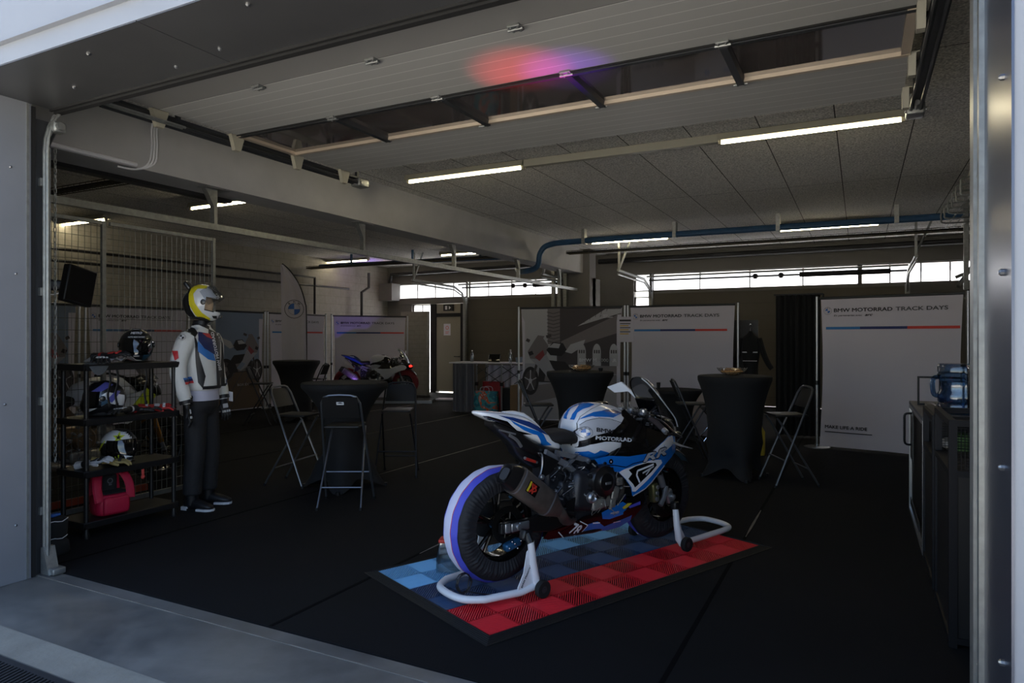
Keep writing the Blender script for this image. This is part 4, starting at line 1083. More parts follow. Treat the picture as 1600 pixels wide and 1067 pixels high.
def mesh_screen(mb, p0, u, v, nu, nv, r=.0016):
    p0 = Vector(p0); u = Vector(u); v = Vector(v)
    for i in range(nu + 1): mb.cyl(p0 + u * i / nu, p0 + u * i / nu + v, r, 3)
    for j in range(nv + 1): mb.cyl(p0 + v * j / nv, p0 + v * j / nv + u, r, 3)
def mesh_counter(x, y, w, d, h0, h1, label, screens=True):
    t = thing('mesh_counter', label, 'counter', (x, y, 0), 0, 'black mesh counter modules')
    for px in (0, w - .035):
        for py in (0, d - .035): m = MB(); m.bx(px, px + .035, py, py + .035, 0, h1); m.build('corner_post', 'mesh_black', t, 0)
    for q_ in ((.035, w - .035, 0, .03, h1 - .03, h1), (.035, w - .035, d - .03, d, h1 - .03, h1), (0, .03, .035, d - .035, h1 - .03, h1), (.035, w - .035, 0, .03, h0 - .03, h0), (0, .03, .035, d - .035, h0 - .03, h0), (.035, w - .035, 0, .03, .02, .05), (0, .03, .035, d - .035, .02, .05)): m = MB(); m.bx(*q_); m.build('rail', 'mesh_black', t, 0)
    m = MB(); m.bx(.01, .02, .035, d - .035, .05, h0 - .03); m.bx(.035, w - .035, .01, .02, .05, h0 - .03); m.build('side_panel', 'black_plastic', t, 0)
    m = MB(); m.bx(.03, w - .03, .03, d - .03, h0 - .02, h0); m.build('shelf', 'mesh_black', t, 0)
    m = MB(); mesh_screen(m, (.035, .012, h0 + .005), (w - .07, 0, 0), (0, 0, h1 - h0 - .04), 34, 14); tag(m.build('mesh', 'mesh_black', t, 0), kind='stuff')
    return t
mesh_counter(.385, 3.92, .62, .72, .86, 1.105, 'black mesh counter module with a white tub inside, by the door jamb')
mesh_counter(.385, 4.78, .62, .68, .80, 1.04, 'black mesh counter module in the middle, between case and near module')
# water jug
mat('jug_blue', (90, 140, 180), .08, trans=.85, ior=1.2)
glassy('jug_shell', (165, 195, 222), .10, .12); glassy('jug_water', (185, 208, 228), .05, .05)
t = thing('water_jug', 'blue translucent water jug with a side handle on the counter', 'jug', (.56, 5.0, 1.045), D(200))
m = MB()
pr_ = [(.115, 0), (.128, .012), (.13, .05), (.124, .06), (.13, .07), (.13, .115), (.122, .13), (.122, .2), (.13, .215), (.132, .235), (.125, .243), (.132, .252), (.132, .285), (.122, .30), (.001, .302)]
m.lathe(pr_, 32); m.build('bottle', 'jug_shell', t)
m = MB(); m.lathe([(.110, .01), (.12, .05), (.118, .12), (.118, .19), (.001, .19)], 28); m.build('water', 'jug_water', t)
m = MB(); m.tube(smoothpath([(.118, 0, .22), (.165, 0, .21), (.17, 0, .16), (.16, 0, .11), (.12, 0, .1)], 4), .014, 10); m.build('handle', 'jug_shell', t)
m = MB(); m.bx(.40, 1.0, 4.84, 5.40, 1.0405, 1.0445); tag(m.build('serving_board', 'black_plastic', smooth=0), 'thin black board under the water jug', 'board')
# coffee machine and cup
t = thing('coffee_machine', 'black coffee machine by the door jamb next to the jug', 'coffee machine', (.72, 4.72, 1.106 - .06), D(180))
m = MB(); m.rbox((-.02, 0, .03), (.24, .2, .03), .01); m.rbox((.12, 0, .16), (.1, .2, .28), .02); m.rbox((0, 0, .26), (.3, .19, .09), .025); m.build('body', 'black_gloss', t)
m = MB(); m.cyl((-.0, 0, .18), (0, 0, .22), .03, 12); m.cyl((-.0, 0, .2), (.12, .0, .19), .01, 8); m.build('spout', 'chrome', t)
mat('green_packet', (96, 130, 70), .6)
t = thing('paper_cup', 'white paper cup beside the coffee machine', 'cup', (.57, 4.32, 1.106)); m = MB(); m.lathe([(.026, 0), (.037, .09), (.035, .09), (.024, .004), (.001, .004)], 16); m.build('body', 'print_white', t)
t = thing('snack_packet', 'green and white packet on the counter under the cup', 'packet', (.55, 4.9, .81)); m = MB(); m.rbox((0, 0, .06), (.12, .16, .12), .02); m.build('body', 'green_packet', t)
m = MB(); m.rbox((0, 0, .055), (.34, .3, .11), .03, seg=2); tag(m.build('plastic_tub', 'fabric_white', None, 40, (.7, 4.28, .862)), 'white plastic tub inside the near mesh counter', 'tub')
mat('wrapper', (150, 146, 140), .35, .2, bump=.8, bscale=25)
m = MB()
for k in range(9): m.sph((random.uniform(-.16, .16), random.uniform(-.2, .2), .035), (random.uniform(.04, .07), random.uniform(.04, .07), .035), 8, 6)
tag(m.build('wrapped_snacks', 'wrapper', None, 0, (.62, 5.12, .802)), 'heap of crumpled wrapped snacks behind the mesh of the middle counter', 'snacks', kind='stuff')
m = MB(); m.bx(.385, .40, 5.6, 6.6, .957, 1.18); m.v = m.v
t = thing('picture_frame', 'thin black framed panel standing on the flight case', 'frame', (.42, 6.5, .957))
m = MB(); m.bx(0, .35, 0, .02, .22, .235); m.bx(0, .015, 0, .02, 0, .22); m.bx(.335, .35, 0, .02, 0, .22); m.bx(.015, .335, 0, .02, 0, .015); m.build('frame', 'black_metal', t, 0)
t = thing('cutlery_tray', 'black tray with shiny cutlery on the flight case', 'tray', (.44, 5.9, .957)); m = MB(); m.rbox((.14, .15, .02), (.26, .34, .04), .008); m.build('tray', 'black_plastic', t)
m = MB()
for k in range(14): m.rbox((.05 + .014 * k, .15 + random.uniform(-.03, .03), .047), (.008, .2, .006), .002, rot=(0, 0, random.uniform(-.2, .2)), seg=1)
tag(m.build('cutlery', 'chrome', t), kind='stuff')
# ---------------------------------------------------------------- interlocking floor tiles
mat('tile_light_blue', (128, 196, 240), .5); mat('tile_navy', (48, 78, 118), .5); mat('tile_red', (238, 40, 52), .5)
mat('tile_edge', (22, 22, 24), .6, bump=.2, bscale=80)
MA = math.atan2(2.195, 1.011)
fm = thing('tile_mat', 'rectangular mat of light blue, navy and red ribbed tiles under the motorcycle', 'mat', (-1.649, 2.99, .0015), MA)
TS = .40; TH = .016
tm = MB()
def clip_rib(x0, y0, q, c, w, sgn):
    """one diagonal rib inside a quadrant of side q"""
    pts = []
    for t in (-w / 2, w / 2):
        cc = c + t
        if sgn > 0:   # x + y = cc
            a = (max(0, cc - q), min(q, cc)); b = (min(q, cc), max(0, cc - q))
        else:         # x - y = cc - q
            k = cc - q
            a = (max(0, k), max(0, -k)); b = (min(q, q + k), min(q, q - k))
        pts.append((a, b))
    (a0, b0), (a1, b1) = pts
    return [(x0 + p[0], y0 + p[1]) for p in (a0, b0, b1, a1)]
q = TS / 2 - .004
for i in range(2):
    for j in range(2):
        x0 = i * TS / 2 + .002; y0 = j * TS / 2 + .002; sg = -1 if (i + j) % 2 else 1
        n = 22; p_ = 2 * q / n
        for k in range(n):
            c = p_ * (k + .5)
            poly = clip_rib(x0, y0, q, c, p_ * .52, sg)
            tm.prism(poly, .001, TH, 'XY')
        for a, b in (((0, 0), (q, .004)), ((0, q - .004), (q, q)), ((0, .004), (.004, q - .004)), ((q - .004, .004), (q, q - .004))):
            tm.bx(x0 + a[0], x0 + b[0], y0 + a[1], y0 + b[1], .0, TH)
tile0 = None
tlab = {0: 'tile_red', 1: 'tile_navy', 2: 'tile_light_blue'}
for r in range(3):
    for c_ in range(6):
        if tile0 is None: tile0 = tm.build('floor_tile', tlab[r], fm, 0); o = tile0
        else: o = tile0.copy(); COL.objects.link(o)
        o.location = (c_ * TS, r * TS, 0)
        o.material_slots[0].link = 'OBJECT'; o.material_slots[0].material = MATS[tlab[r]]
        o['label'] = {0: 'red ribbed tile', 1: 'navy ribbed tile', 2: 'light blue ribbed tile'}[r]
m = MB(); Lx, Ly, e = 6 * TS, 3 * TS, .065
m.prism([(0, 0), (e, 0), (0, TH)], 0, 1, 'YZ')
m = MB()
out = [(-e, -e), (Lx + e, -e), (Lx + e, Ly + e), (-e, Ly + e)]; inn = [(0, 0), (Lx, 0), (Lx, Ly), (0, Ly)]
R = [[(x, y, 0) for x, y in out], [(x, y, .003) for x, y in out], [(x, y, TH) for x, y in inn], [(x, y, 0) for x, y in inn]]
m.rings(R, cap=False, closed=True)
for s0, s1 in ((-1, 0),):
    for k in range(5):
        f_ = .15 + .17 * k; z = .004 + (TH - .002) * f_
        d = e * (1 - f_)
        m.tube([(-d, -d, z), (Lx + d, -d, z), (Lx + d, Ly + d, z), (-d, Ly + d, z)], .0018, 4, closed=True)
m.build('ramp_edge', 'tile_edge', fm, 0)

# ---------------------------------------------------------------- sport motorcycle
mat('bike_white', (222, 224, 230), .22, coat=.8); mat('bike_blue', (20, 104, 190), .22, coat=.8); mat('bike_navy', (30, 56, 116), .25, coat=.6)
mat('bike_black', (16, 14, 14), .18, coat=.7); mat('bike_carbon', (22, 21, 22), .3, coat=.5); mat('seat_black', (24, 24, 27), .8, bump=.15, bscale=300)
mat('engine_dark', (52, 53, 58), .4, .5); mat('engine_alu', (165, 162, 155), .4, .6, var=.2, vscale=40); mat('frame_grey', (125, 127, 134), .4, .4)
mat('muffler', (92, 84, 80), .42, .4, var=.25, vscale=14); mat('gold', (170, 120, 50), .3, .9); mat('disc_steel', (54, 53, 52), .35, .9)
mat('tyre', (18, 18, 19), .85); mat('warmer', (26, 27, 32), .7, bump=.2, bscale=200); mat('warmer_blue', (70, 76, 190), .6); mat('warmer_white', (205, 208, 235), .6); mat('warmer_red', (180, 60, 60), .6)
mat('caliper_blue', (40, 90, 130), .3, .4); mat('caliper_gold', (130, 130, 90), .3, .7); mat('silver_part', (170, 172, 176), .3, .8); mat('tank_grey', (176, 178, 186), .5)
mat('logo_red', (190, 50, 36), .5); mat('logo_yellow', (200, 180, 40), .5); mat('indicator', (180, 90, 30), .3)
glassy('screen_clear', (226, 230, 233), .06, .03)
mat('grip', (40, 30, 32), .9)
mat('led_red', (255, 40, 30), .4, emit=1.2); mat('led_purple', (110, 60, 255), .4, emit=.6)

def lerp_tab(tab, x):
    if x <= tab[0][0]: return tab[0][1]
    for (a, fa), (b, fb) in zip(tab[:-1], tab[1:]):
        if x <= b:
            t = (x - a) / (b - a); t = t * t * (3 - 2 * t) if False else t
            return fa + (fb - fa) * t
    return tab[-1][1]
WX = [(.2, .12), (.3, .14), (.5, .17), (.7, .195), (.9, .225), (1.1, .245), (1.25, .235), (1.35, .21), (1.45, .165), (1.53, .11), (1.59, .05), (1.62, .0)]
FZ = [(.2, .35), (.26, .55), (.32, .72), (.42, .86), (.55, .96), (.68, 1.0), (.76, .98), (.84, .9), (.92, .78), (1.0, .62), (1.1, .45)]
def fair_y(x, z): return lerp_tab(WX, x) * lerp_tab(FZ, z)
def map_panel(mb, items, off, side, cut=.025, thick=0.004, rim=True):
    """bend flat outlines (x, z) round the body of the bike; side -1 right, +1 left"""
    for k, (vs, fs, mi) in enumerate(items):
        bm = bmesh.new(); bv = [bm.verts.new((u, v, 0)) for u, v in vs]
        for f in fs:
            try: bm.faces.new([bv[i] for i in f])
            except ValueError: pass
        for ax in (0, 1):
            lo = min(v[ax] for v in vs); hi = max(v[ax] for v in vs); t = math.floor(lo / cut) * cut + cut
            while t < hi:
                co = (t, 0, 0) if ax == 0 else (0, t, 0); no = (1, 0, 0) if ax == 0 else (0, 1, 0)
                bmesh.ops.bisect_plane(bm, geom=bm.verts[:] + bm.edges[:] + bm.faces[:], plane_co=co, plane_no=no, dist=1e-6); t += cut
        bmesh.ops.triangulate(bm, faces=bm.faces[:])
        for i, v in enumerate(bm.verts): v.index = i
        o = off + .0006 * k
        V = [(v.co.x, side * (fair_y(v.co.x, v.co.y) + o), v.co.y) for v in bm.verts]
        F = [[v.index for v in f.verts] for f in bm.faces]
        n = len(V)
        if thick:
            V += [(x, y - side * thick, z) for x, y, z in V]
            F += [[i + n for i in f[::-1]] for f in F]
            for e_ in bm.edges:
                if len(e_.link_faces) == 1: a, b = e_.verts[0].index, e_.verts[1].index; F.append([a, b, b + n, a + n])
        mb.add(V, F, mi); bm.free()
    return mb
def panel(name, poly, mt, par, off=0.0, art=None, artm=None, sides=(-1, 1), thick=.005):
    for s in sides:
        m = MB(); map_panel(m, [(poly, [list(range(len(poly)))], 0)], off, s, thick=thick)
        o = m.build(name, mt, par, 40)
        if art is not None and (s == -1 or len(sides) == 1):
            m = MB(); map_panel(m, art.items, off + .0012, s, cut=.03, thick=0); m.build('graphics', artm, o, 40)
        elif art is not None:
            m = MB(); map_panel(m, art.items, off + .0012, s, cut=.03, thick=0); m.build('graphics', artm, o, 40)

def wheel(par, x, z, R, hw, rim_r, name, warm, tread_w, spokes=5, band=None):
    w = bpy.data.objects.new(name, None); COL.objects.link(w); w.parent = par; w.location = (x, 0, z)
    n = 340; k = 26
    if warm:
        m = MB(); Rr = []
        rnd = random.Random(3); ph = [rnd.uniform(0, 6.28) for _ in range(6)]
        for i in range(n):
            a = 2 * PI * i / n; ring = []
            for j in range(k + 1):
                t = j / k          # from one inner edge over the tread to the other inner edge
                ang = PI * (t - .5) * 1.0
                yy = hw * math.copysign(min(1, abs(math.sin(ang)) ** .55 * 1.02), math.sin(ang))
                rr = rim_r + (R - rim_r) * abs(math.cos(ang)) ** .55
                side_ = min(1, max(0, .66 - abs(math.cos(ang))) * 2.4)
                wr = (.4 - .8 * abs(math.sin(a * 27 + ph[0] + 1.3 * math.sin(a * 5 + t * 7))) ** .6 + .3 - .6 * abs(math.sin(a * 43 + ph[1] + t * 5)) ** .7 + math.sin(a * 71 + ph[2] + t * 9) * .2) * .015 * side_ * min(1, t * (1 - t) * 16)
                yy += math.copysign(wr, yy) + math.copysign(.012 * side_ * (1 - abs(2 * abs(t - .5) - .55)), yy)
                ring.append((rr * math.cos(a), yy, rr * math.sin(a)))
            Rr.append(ring)
        m.rings(Rr, cap=False, closed=True, ringclosed=False); m.build('warmer_cover', WARM[0], w, 70)
        m = MB(); Rr = []
        segs = band or [(-1.08, -.5, 0), (-.5, -.42, 1), (-.42, .7, 2), (.7, 1, 0)]
        for a0, a1, mi in segs:
            Rr = []
            for i in range(100):
                a = 2 * PI * i / 100; ring = []
                for q_ in (a0, (a0 + a1) / 2, a1):
                    yy = q_ * tread_w; rr = R + .006 - .018 * (abs(q_) ** 2.4) + .0014 * math.sin(a * 19 + q_ * 3)
                    ring.append((rr * math.cos(a), yy, rr * math.sin(a)))
                Rr.append(ring)
            m.rings(Rr, mi, cap=False, closed=True, ringclosed=False)
        m.build('tread_band', list(WARM[1:]), w, 60)
    else:
        m = MB(); prof = [(rim_r, -hw * .75), (rim_r + .03, -hw * .95), (R - .04, -hw), (R - .012, -hw * .7), (R, 0), (R - .012, hw * .7), (R - .04, hw), (rim_r + .03, hw * .95), (rim_r, hw * .75)]
        m.lathe(prof, 64, axis='Y', cap=False, closed=True); m.build('tyre', 'tyre', w, 40)
    m = MB(); m.lathe([(rim_r + .012, -hw * .72), (rim_r - .008, -hw * .74), (rim_r - .022, -hw * .55), (rim_r - .02, 0), (rim_r - .022, hw * .55), (rim_r - .008, hw * .74), (rim_r + .012, hw * .72)], 64, axis='Y', cap=False, closed=True)
    for s_ in range(spokes):
        for d in (-.14, .14):
            a = 2 * PI * s_ / spokes + .3
            p0 = (.04 * math.cos(a), 0, .04 * math.sin(a)); p1 = ((rim_r - .01) * math.cos(a + d), 0, (rim_r - .01) * math.sin(a + d))
            m.tube([p0, p1], [.014, .010], 8)
    m.lathe([(.001, -.05), (.035, -.05), (.045, -.02), (.045, .02), (.035, .05), (.001, .05)], 20, axis='Y')
    m.build('rim', 'bike_black', w, 40)
    return w
def disc(par, x, y, z, r, name='brake_disc'):
    m = MB(); m.lathe([(r * .62, -.0025), (r, -.0025), (r, .0025), (r * .62, .0025)], 44, axis='Y', cap=False, closed=True, c=(x, y, z))
    for k in range(6):
        a = k * PI / 3; m.tube([(x + .03 * math.cos(a), y, z + .03 * math.sin(a)), (x + r * .66 * math.cos(a + .25), y, z + r * .66 * math.sin(a + .25))], .006, 6)
    for k in range(18):
        a = k * PI / 9; m.lathe([(.004, 0), (.004, .001)], 6, (x + r * (.76 + .12 * (k % 2)) * math.cos(a), y + (-.0035 if y < 0 else .0025), z + r * (.76 + .12 * (k % 2)) * math.sin(a)), 'Y')
    m.lathe([(.001, -.008), (.036, -.008), (.036, .008), (.001, .008)], 20, axis='Y', c=(x, y, z))
    return m.build(name, 'disc_steel', par, 40)

def greebles(par, name, mt, x0, x1, z0, z1, y, n, seed, size=(.008, .03)):
    rnd = random.Random(seed); m = MB()
    for _ in range(n):
        x = rnd.uniform(x0, x1); z = rnd.uniform(z0, z1); s_ = rnd.uniform(*size); yy = y + rnd.uniform(-.02, .025); k = rnd.random()
        if k < .4: m.cyl((x, yy - .012, z), (x, yy + .03, z), s_ * .5, 8)
        elif k < .75: m.rbox((x, yy, z), (s_ * 1.5, s_, s_), .003, rot=(0, rnd.uniform(-.8, .8), 0), seg=1)
        else: m.tube(smoothpath([(x, yy, z), (x + rnd.uniform(-.05, .05), yy - .02, z + rnd.uniform(-.04, .04)), (x + rnd.uniform(-.07, .07), yy, z + rnd.uniform(-.07, .07))], 3), s_ * .22, 6)
    return m.build(name, mt, par, 50)

mat('shell_red_cloth', (110, 20, 30), .7)
WARM = ['warmer', 'warmer_blue', 'warmer_red', 'warmer_white']
def motorcycle(root, scheme, warmers=True, dz=0.0, full=True):
    S_ = scheme; WARM[:] = S_.get('warm', ('warmer', 'warmer_blue', 'warmer_red', 'warmer_white'))
    zr, zf = (.405, .388) if warmers else (.395, .385)
    wr = wheel(root, 0, zr, .335 if warmers else .325, .086, .205, 'rear_wheel', warmers, .068)
    wf = wheel(root, 1.44, zf, .318 if warmers else .305, .068, .19, 'front_wheel', warmers, .062, band=[(-.1, 1, 0)])
    disc(root, 0.03, -.075, zr, .112); disc(root, 1.44, -.085, zf, .16); disc(root, 1.44, .085, zf, .16)
    m = MB(); m.lathe([(.05, -.004), (.1, -.004), (.104, 0), (.1, .004), (.05, .004)], 40, axis='Y', c=(0, .1, zr)); m.build('sprocket', 'steel_dark', root)
    # swingarm
    for s_ in (-1, 1):
        m = MB(); pr_ = [(-.06, zr - .03), (.10, zr - .045), (.30, .33), (.52, .36), (.52, .46), (.36, .455), (.16, zr + .03), (-.06, zr + .03)]
        m.prism(pr_, s_ * .105, s_ * .14, 'XZ'); m.build('swingarm', 'bike_carbon', root, 0, mods=[('BEVEL', dict(width=.006, segments=2))])
        m = MB(); m.rbox((.10, s_ * .146, zr - .002), (.075, .012, .05), .006); m.rbox((.03, s_ * .148, zr), (.055, .014, .05), .006); m.lathe([(.001, -.01), (.018, -.01), (.018, .01), (.001, .01)], 16, (.055, s_ * .155, zr), 'Y'); m.rbox((-.02, s_ * .146, zr + .002), (.04, .012, .055), .006); m.build('axle_block', 'silver_part', root)
    m = MB(); m.cyl((.45, -.14, .41), (.45, .14, .41), .045, 16); m.bx(.34, .44, -.11, .11, .36, .45); m.build('swingarm_bridge', 'bike_carbon', root)
    m = MB(); m.rbox((.05, -.095, zr - .115), (.12, .05, .05), .016, rot=(0, -.25, 0)); m.build('rear_caliper', 'caliper_blue', root)
    m = MB()
    for dx, dz_ in ((-.04, -.01), (.0, .01), (.045, .02), (.02, -.02), (-.02, .025)): m.lathe([(.007, 0), (.007, -.006), (.003, -.009)], 8, (.05 + dx, -.12, zr - .115 + dz_), 'Y')
    m.build('caliper_bolts', 'chrome', root)
    # chain
    m = MB(); pth = [(.1 * math.cos(a), .1, zr + .1 * math.sin(a)) for a in [PI / 2 + PI * i / 12 for i in range(13)]] + [(.5, .1, .44 - .035), (.53, .1, .44), (.5, .1, .44 + .035)]
    m.tube(pth, .007, 6, closed=True); m.build('chain', 'steel_dark', root)
    # engine
    m = MB(); m.rbox((.66, 0, .53), (.36, .36, .26), .05, rot=(0, .15, 0)); m.rbox((.84, 0, .62), (.24, .34, .26), .04, rot=(0, .5, 0)); m.rbox((.66, 0, .40), (.40, .26, .14), .04); m.rbox((.48, 0, .50), (.12, .22, .24), .03); m.build('engine_block', 'engine_dark', root, 40)
    m = MB(); m.lathe([(.105, -.17), (.108, -.20), (.098, -.225), (.06, -.236), (.055, -.242), (.001, -.242)], 36, (.69, 0, .60), 'Y')
    for k in range(9):
        a = k * 2 * PI / 9; m.lathe([(.012, -.17), (.012, -.208), (.004, -.212)], 8, (.69 + .108 * math.cos(a), 0, .60 + .108 * math.sin(a)), 'Y')
    m.build('clutch_cover', 'bike_carbon', root, 40)
    m = MB(); m.rbox((.70, -.243, .59), (.05, .004, .016), .002); m.build('cover_badge', 'silver_part', root)
    m = MB(); m.lathe([(.075, .17), (.075, .21), (.06, .225), (.001, .225)], 28, (.69, 0, .58), 'Y'); m.build('alternator_cover', 'bike_carbon', root, 40)
    m = MB(); m.lathe([(.036, -.17), (.036, -.2), (.025, -.21), (.018, -.2), (.001, -.2)], 20, (.605, 0, .505), 'Y'); m.build('pivot_bolt', 'silver_part', root)
    m = MB(); m.rbox((.70, -.165, .455), (.16, .05, .07), .012, rot=(0, -.1, 0)); m.rbox((.83, -.16, .50), (.06, .05, .09), .01, rot=(0, .3, 0)); m.rbox((.80, -.17, .44), (.05, .04, .06), .01); m.rbox((.87, -.165, .57), (.05, .04, .05), .008); m.build('engine_casting', 'engine_alu', root, 40)
    greebles(root, 'engine_fittings', 'engine_alu', .58, .90, .41, .66, -.185, 34, 5, (.006, .022))
    greebles(root, 'rear_fittings', 'engine_dark', .36, .62, .42, .70, -.10, 60, 8, (.012, .05))
    greebles(root, 'rear_bolts', 'silver_part', .34, .64, .40, .72, -.13, 40, 11, (.004, .016))
    m = MB(); m.rbox((.44, -.0, .62), (.22, .16, .22), .03); m.build('subframe_core', 'engine_dark', root, 40)
    # radiator and headers
    m = MB(); m.rbox((1.04, 0, .58), (.04, .32, .30), .01, rot=(0, -.25, 0)); m.build('radiator', 'engine_dark', root)
    for k, y in enumerate((-.09, -.03, .03, .09)):
        m = MB(); m.tube(smoothpath([(.94, y, .60), (.99, y, .50), (.93, y * .8, .38), (.78, y * .6, .34), (.6, y * .4, .35)], 4), .019, 8); m.build('header_pipe', 'muffler', root)
    # frame rails
    for s_ in (-1, 1):
        m = MB(); m.tube([(1.16, s_ * .05, .92), (1.02, s_ * .13, .83), (.82, s_ * .165, .74), (.62, s_ * .15, .62), (.50, s_ * .125, .46)], [.03, .035, .035, .033, .03], 10); m.build('main_frame', 'bike_black', root)
        for a_, b_, w_ in (((.29, .81), (.46, .715), .017), ((.46, .715), (.615, .595), .017), ((.375, .80), (.64, .725), .015), ((.46, .71), (.545, .76), .013), ((.375, .80), (.40, .745), .016)):
            m = MB(); m.prism([(a_[0] + w_ * .3, a_[1] + w_), (a_[0] - w_ * .3, a_[1] - w_), (b_[0] - w_ * .3, b_[1] - w_), (b_[0] + w_ * .3, b_[1] + w_)], s_ * .125, s_ * .10, 'XZ'); m.build('subframe_rail', 'frame_grey', root, 0)
        m = MB()
        for p in ((.638, .725), (.615, .595), (.46, .712)): m.lathe([(.012, 0), (.012, s_ * .012), (.005, s_ * .016)], 10, (p[0], s_ * .125, p[1]), 'Y')
        m.build('frame_bolts', 'silver_part', root)
    # shock
    m = MB(); m.cyl((.42, -.03, .71), (.45, -.03, .60), .026, 14); m.build('shock_body', 'frame_grey', root)
    m = MB(); m.cyl((.445, -.03, .62), (.475, -.03, .48), .033, 14); m.tube([(.445 + .03 * t / 40 + .0 , -.03 + .034 * math.sin(t * .9), .62 - .14 * t / 40 + .034 * math.cos(t * .9) * .2) for t in range(41)], .004, 5); m.build('shock_spring', 'gold', root)
    # exhaust
    A = Vector((-.045, -.235, .715)); Bv = Vector((.245, -.205, .515)); ax = (Bv - A).normalized()
    up = Vector((0, -1, 0)); sd_ = ax.cross(up).normalized(); up = sd_.cross(ax).normalized()
    def hexring(c, rx, ry, n=24, p=3.2):
        out = []
        for i in range(n):
            t = 2 * PI * i / n; cc, ss = math.cos(t), math.sin(t)
            out.append(c + sd_ * rx * math.copysign(abs(cc) ** (2 / p), cc) + up * ry * math.copysign(abs(ss) ** (2 / p), ss))
        return out
    m = MB(); m.rings([hexring(A, .080, .060), hexring(A + ax * .01, .083, .063), hexring(Bv - ax * .02, .078, .06), hexring(Bv, .072, .054)]); mu = m.build('muffler', 'muffler', root, 40)
    m = MB(); m.rings([hexring(A - ax * .050 + sd_ * .012, .042, .032), hexring(A - ax * .078 + sd_ * .012, .060, .046), hexring(A - ax * .03, .074, .056), hexring(A, .080, .060)], cap=True); m.build('end_cap', 'bike_carbon', mu, 40)
    m = MB(); m.rings([hexring(A - ax * .0765 + sd_ * .012, .036, .03), hexring(A - ax * .0792 + sd_ * .012, .036, .03)]); m.build('outlet', 'steel_dark', mu, 40)
    m = MB(); m.rings([hexring(Bv - ax * .005, .073, .055), hexring(Bv + ax * .05, .05, .043), hexring(Bv + ax * .09, .036, .034)]); m.tube(smoothpath([Bv + ax * .08, Bv + ax * .13, (.42, -.15, .385), (.52, -.10, .365), (.60, -.05, .36)], 5), .033, 12); m.build('link_pipe', 'muffler', root, 40)
    m = MB()
    for t in (.012, .30): m.rings([hexring(A + ax * t, .0845, .0645), hexring(A + ax * (t + .012), .0845, .0645)], cap=False)
    m.build('muffler_band', 'frame_grey', mu, 40)
    if full:
        a = Art(); a.rect(-.046, -.034, .046, .034, 0)
        a.line([(-.018, .026), (.012, -.026)], .012, 1); a.line([(.02, .026), (-.018, -.026)], .012, 1); a.line([(-.004, .026), (.03, .002), (.0, -.02)], .009, 1)
        a.rect(-.042, -.03, -.026, .03, 2)
        Mx = Matrix((ax, -sd_, up)).transposed().to_4x4(); Mx.translation = A + ax * .11 + up * .3 - sd_ * .0
        # turn so that up points outwards from the bike
        mb_ = MB(); a.project(mb_, bvh_of(mu), Mx, cut=.02, lift=.0008, step=.0005); mb_.build('maker_badge', ['bike_black', 'logo_red', 'logo_yellow'], mu, 0)
    m = MB(); m.prism([(.19, .825), (.225, .82), (.36, .755), (.30, .69), (.215, .665), (.195, .68), (.225, .72), (.222, .79)], -.16, -.15, 'XZ'); m.build('exhaust_hanger', 'bike_carbon', root, 0)
    m = MB(); m.tube(smoothpath([(.195, -.163, .82), (.222, -.163, .81), (.223, -.163, .74), (.2, -.17, .685)], 4), .005, 6); m.lathe([(.016, 0), (.016, -.02), (.006, -.026)], 12, (.205, -.17, .68), 'Y'); m.build('hanger_rod', 'silver_part', root)
    # tank
    R = []
    for x, top, bot, w, p in ((.575, .92, .80, .05, 2.4), (.58, .98, .77, .09, 2.6), (.60, 1.022, .74, .125, 2.8), (.64, 1.055, .715, .152, 3), (.70, 1.076, .70, .174, 3), (.79, 1.083, .70, .188, 3), (.88, 1.070, .70, .19, 3), (.98, 1.042, .72, .178, 2.8), (1.06, 1.0, .78, .145, 2.6), (1.12, .95, .80, .10, 2.4)):
        R.append(superring(0, (top + bot) / 2, w, (top - bot) / 2, x, 32, p, 'X'))
    R = [[Vector((v.x, v.y * (1.0 - .36 * max(0, (v.z - .93) / .15)), v.z)) for v in r] for r in R]
    m = MB(); m.rings(R); tank = m.build('fuel_tank', S_['tank'], root, 60, mods=[('SUBSURF', dict(levels=1, render_levels=1))])
    tb = bvh_of(tank)
    mats_ = ['bike_black', 'bike_blue', 'bike_navy', 'bike_white', 'tank_grey', 'print_dark']
    M2 = plane_M((0, -.4, 1.26), (1, 0, 0), (0, .574, .819))
    for s_ in (-1, 1):
        a = Art()
        a.poly([(.36, .60), (.36, .84), (.57, .842), (.667, .885), (.76, .899), (.82, .918), (.881, .944), (.941, .979), (.958, 1.012), (.975, 1.04), (.985, 1.1), (1.2, 1.1), (1.2, .60), (.86, .60), (.86, .735), (.90, .766), (.938, .80), (.873, .823), (.80, .836), (.735, .84), (.636, .827), (.56, .795), (.50, .76), (.45, .60)], 0)
        if full: a.poly([(.55, .772), (.633, .786), (.675, .767), (.691, .774), (.709, .787), (.777, .767), (.84, .742), (.86, .60), (.5, .60)], 1)
        M = plane_M((0, -.5, 0), (1, 0, 0), (0, 0, 1)) if s_ < 0 else Matrix(((1, 0, 0, 0), (0, 0, 1, .5), (0, 1, 0, 0), (0, 0, 0, 1)))
        mb_ = MB(); a.project(mb_, tb, M, cut=.012, lift=.0014, step=.0005)
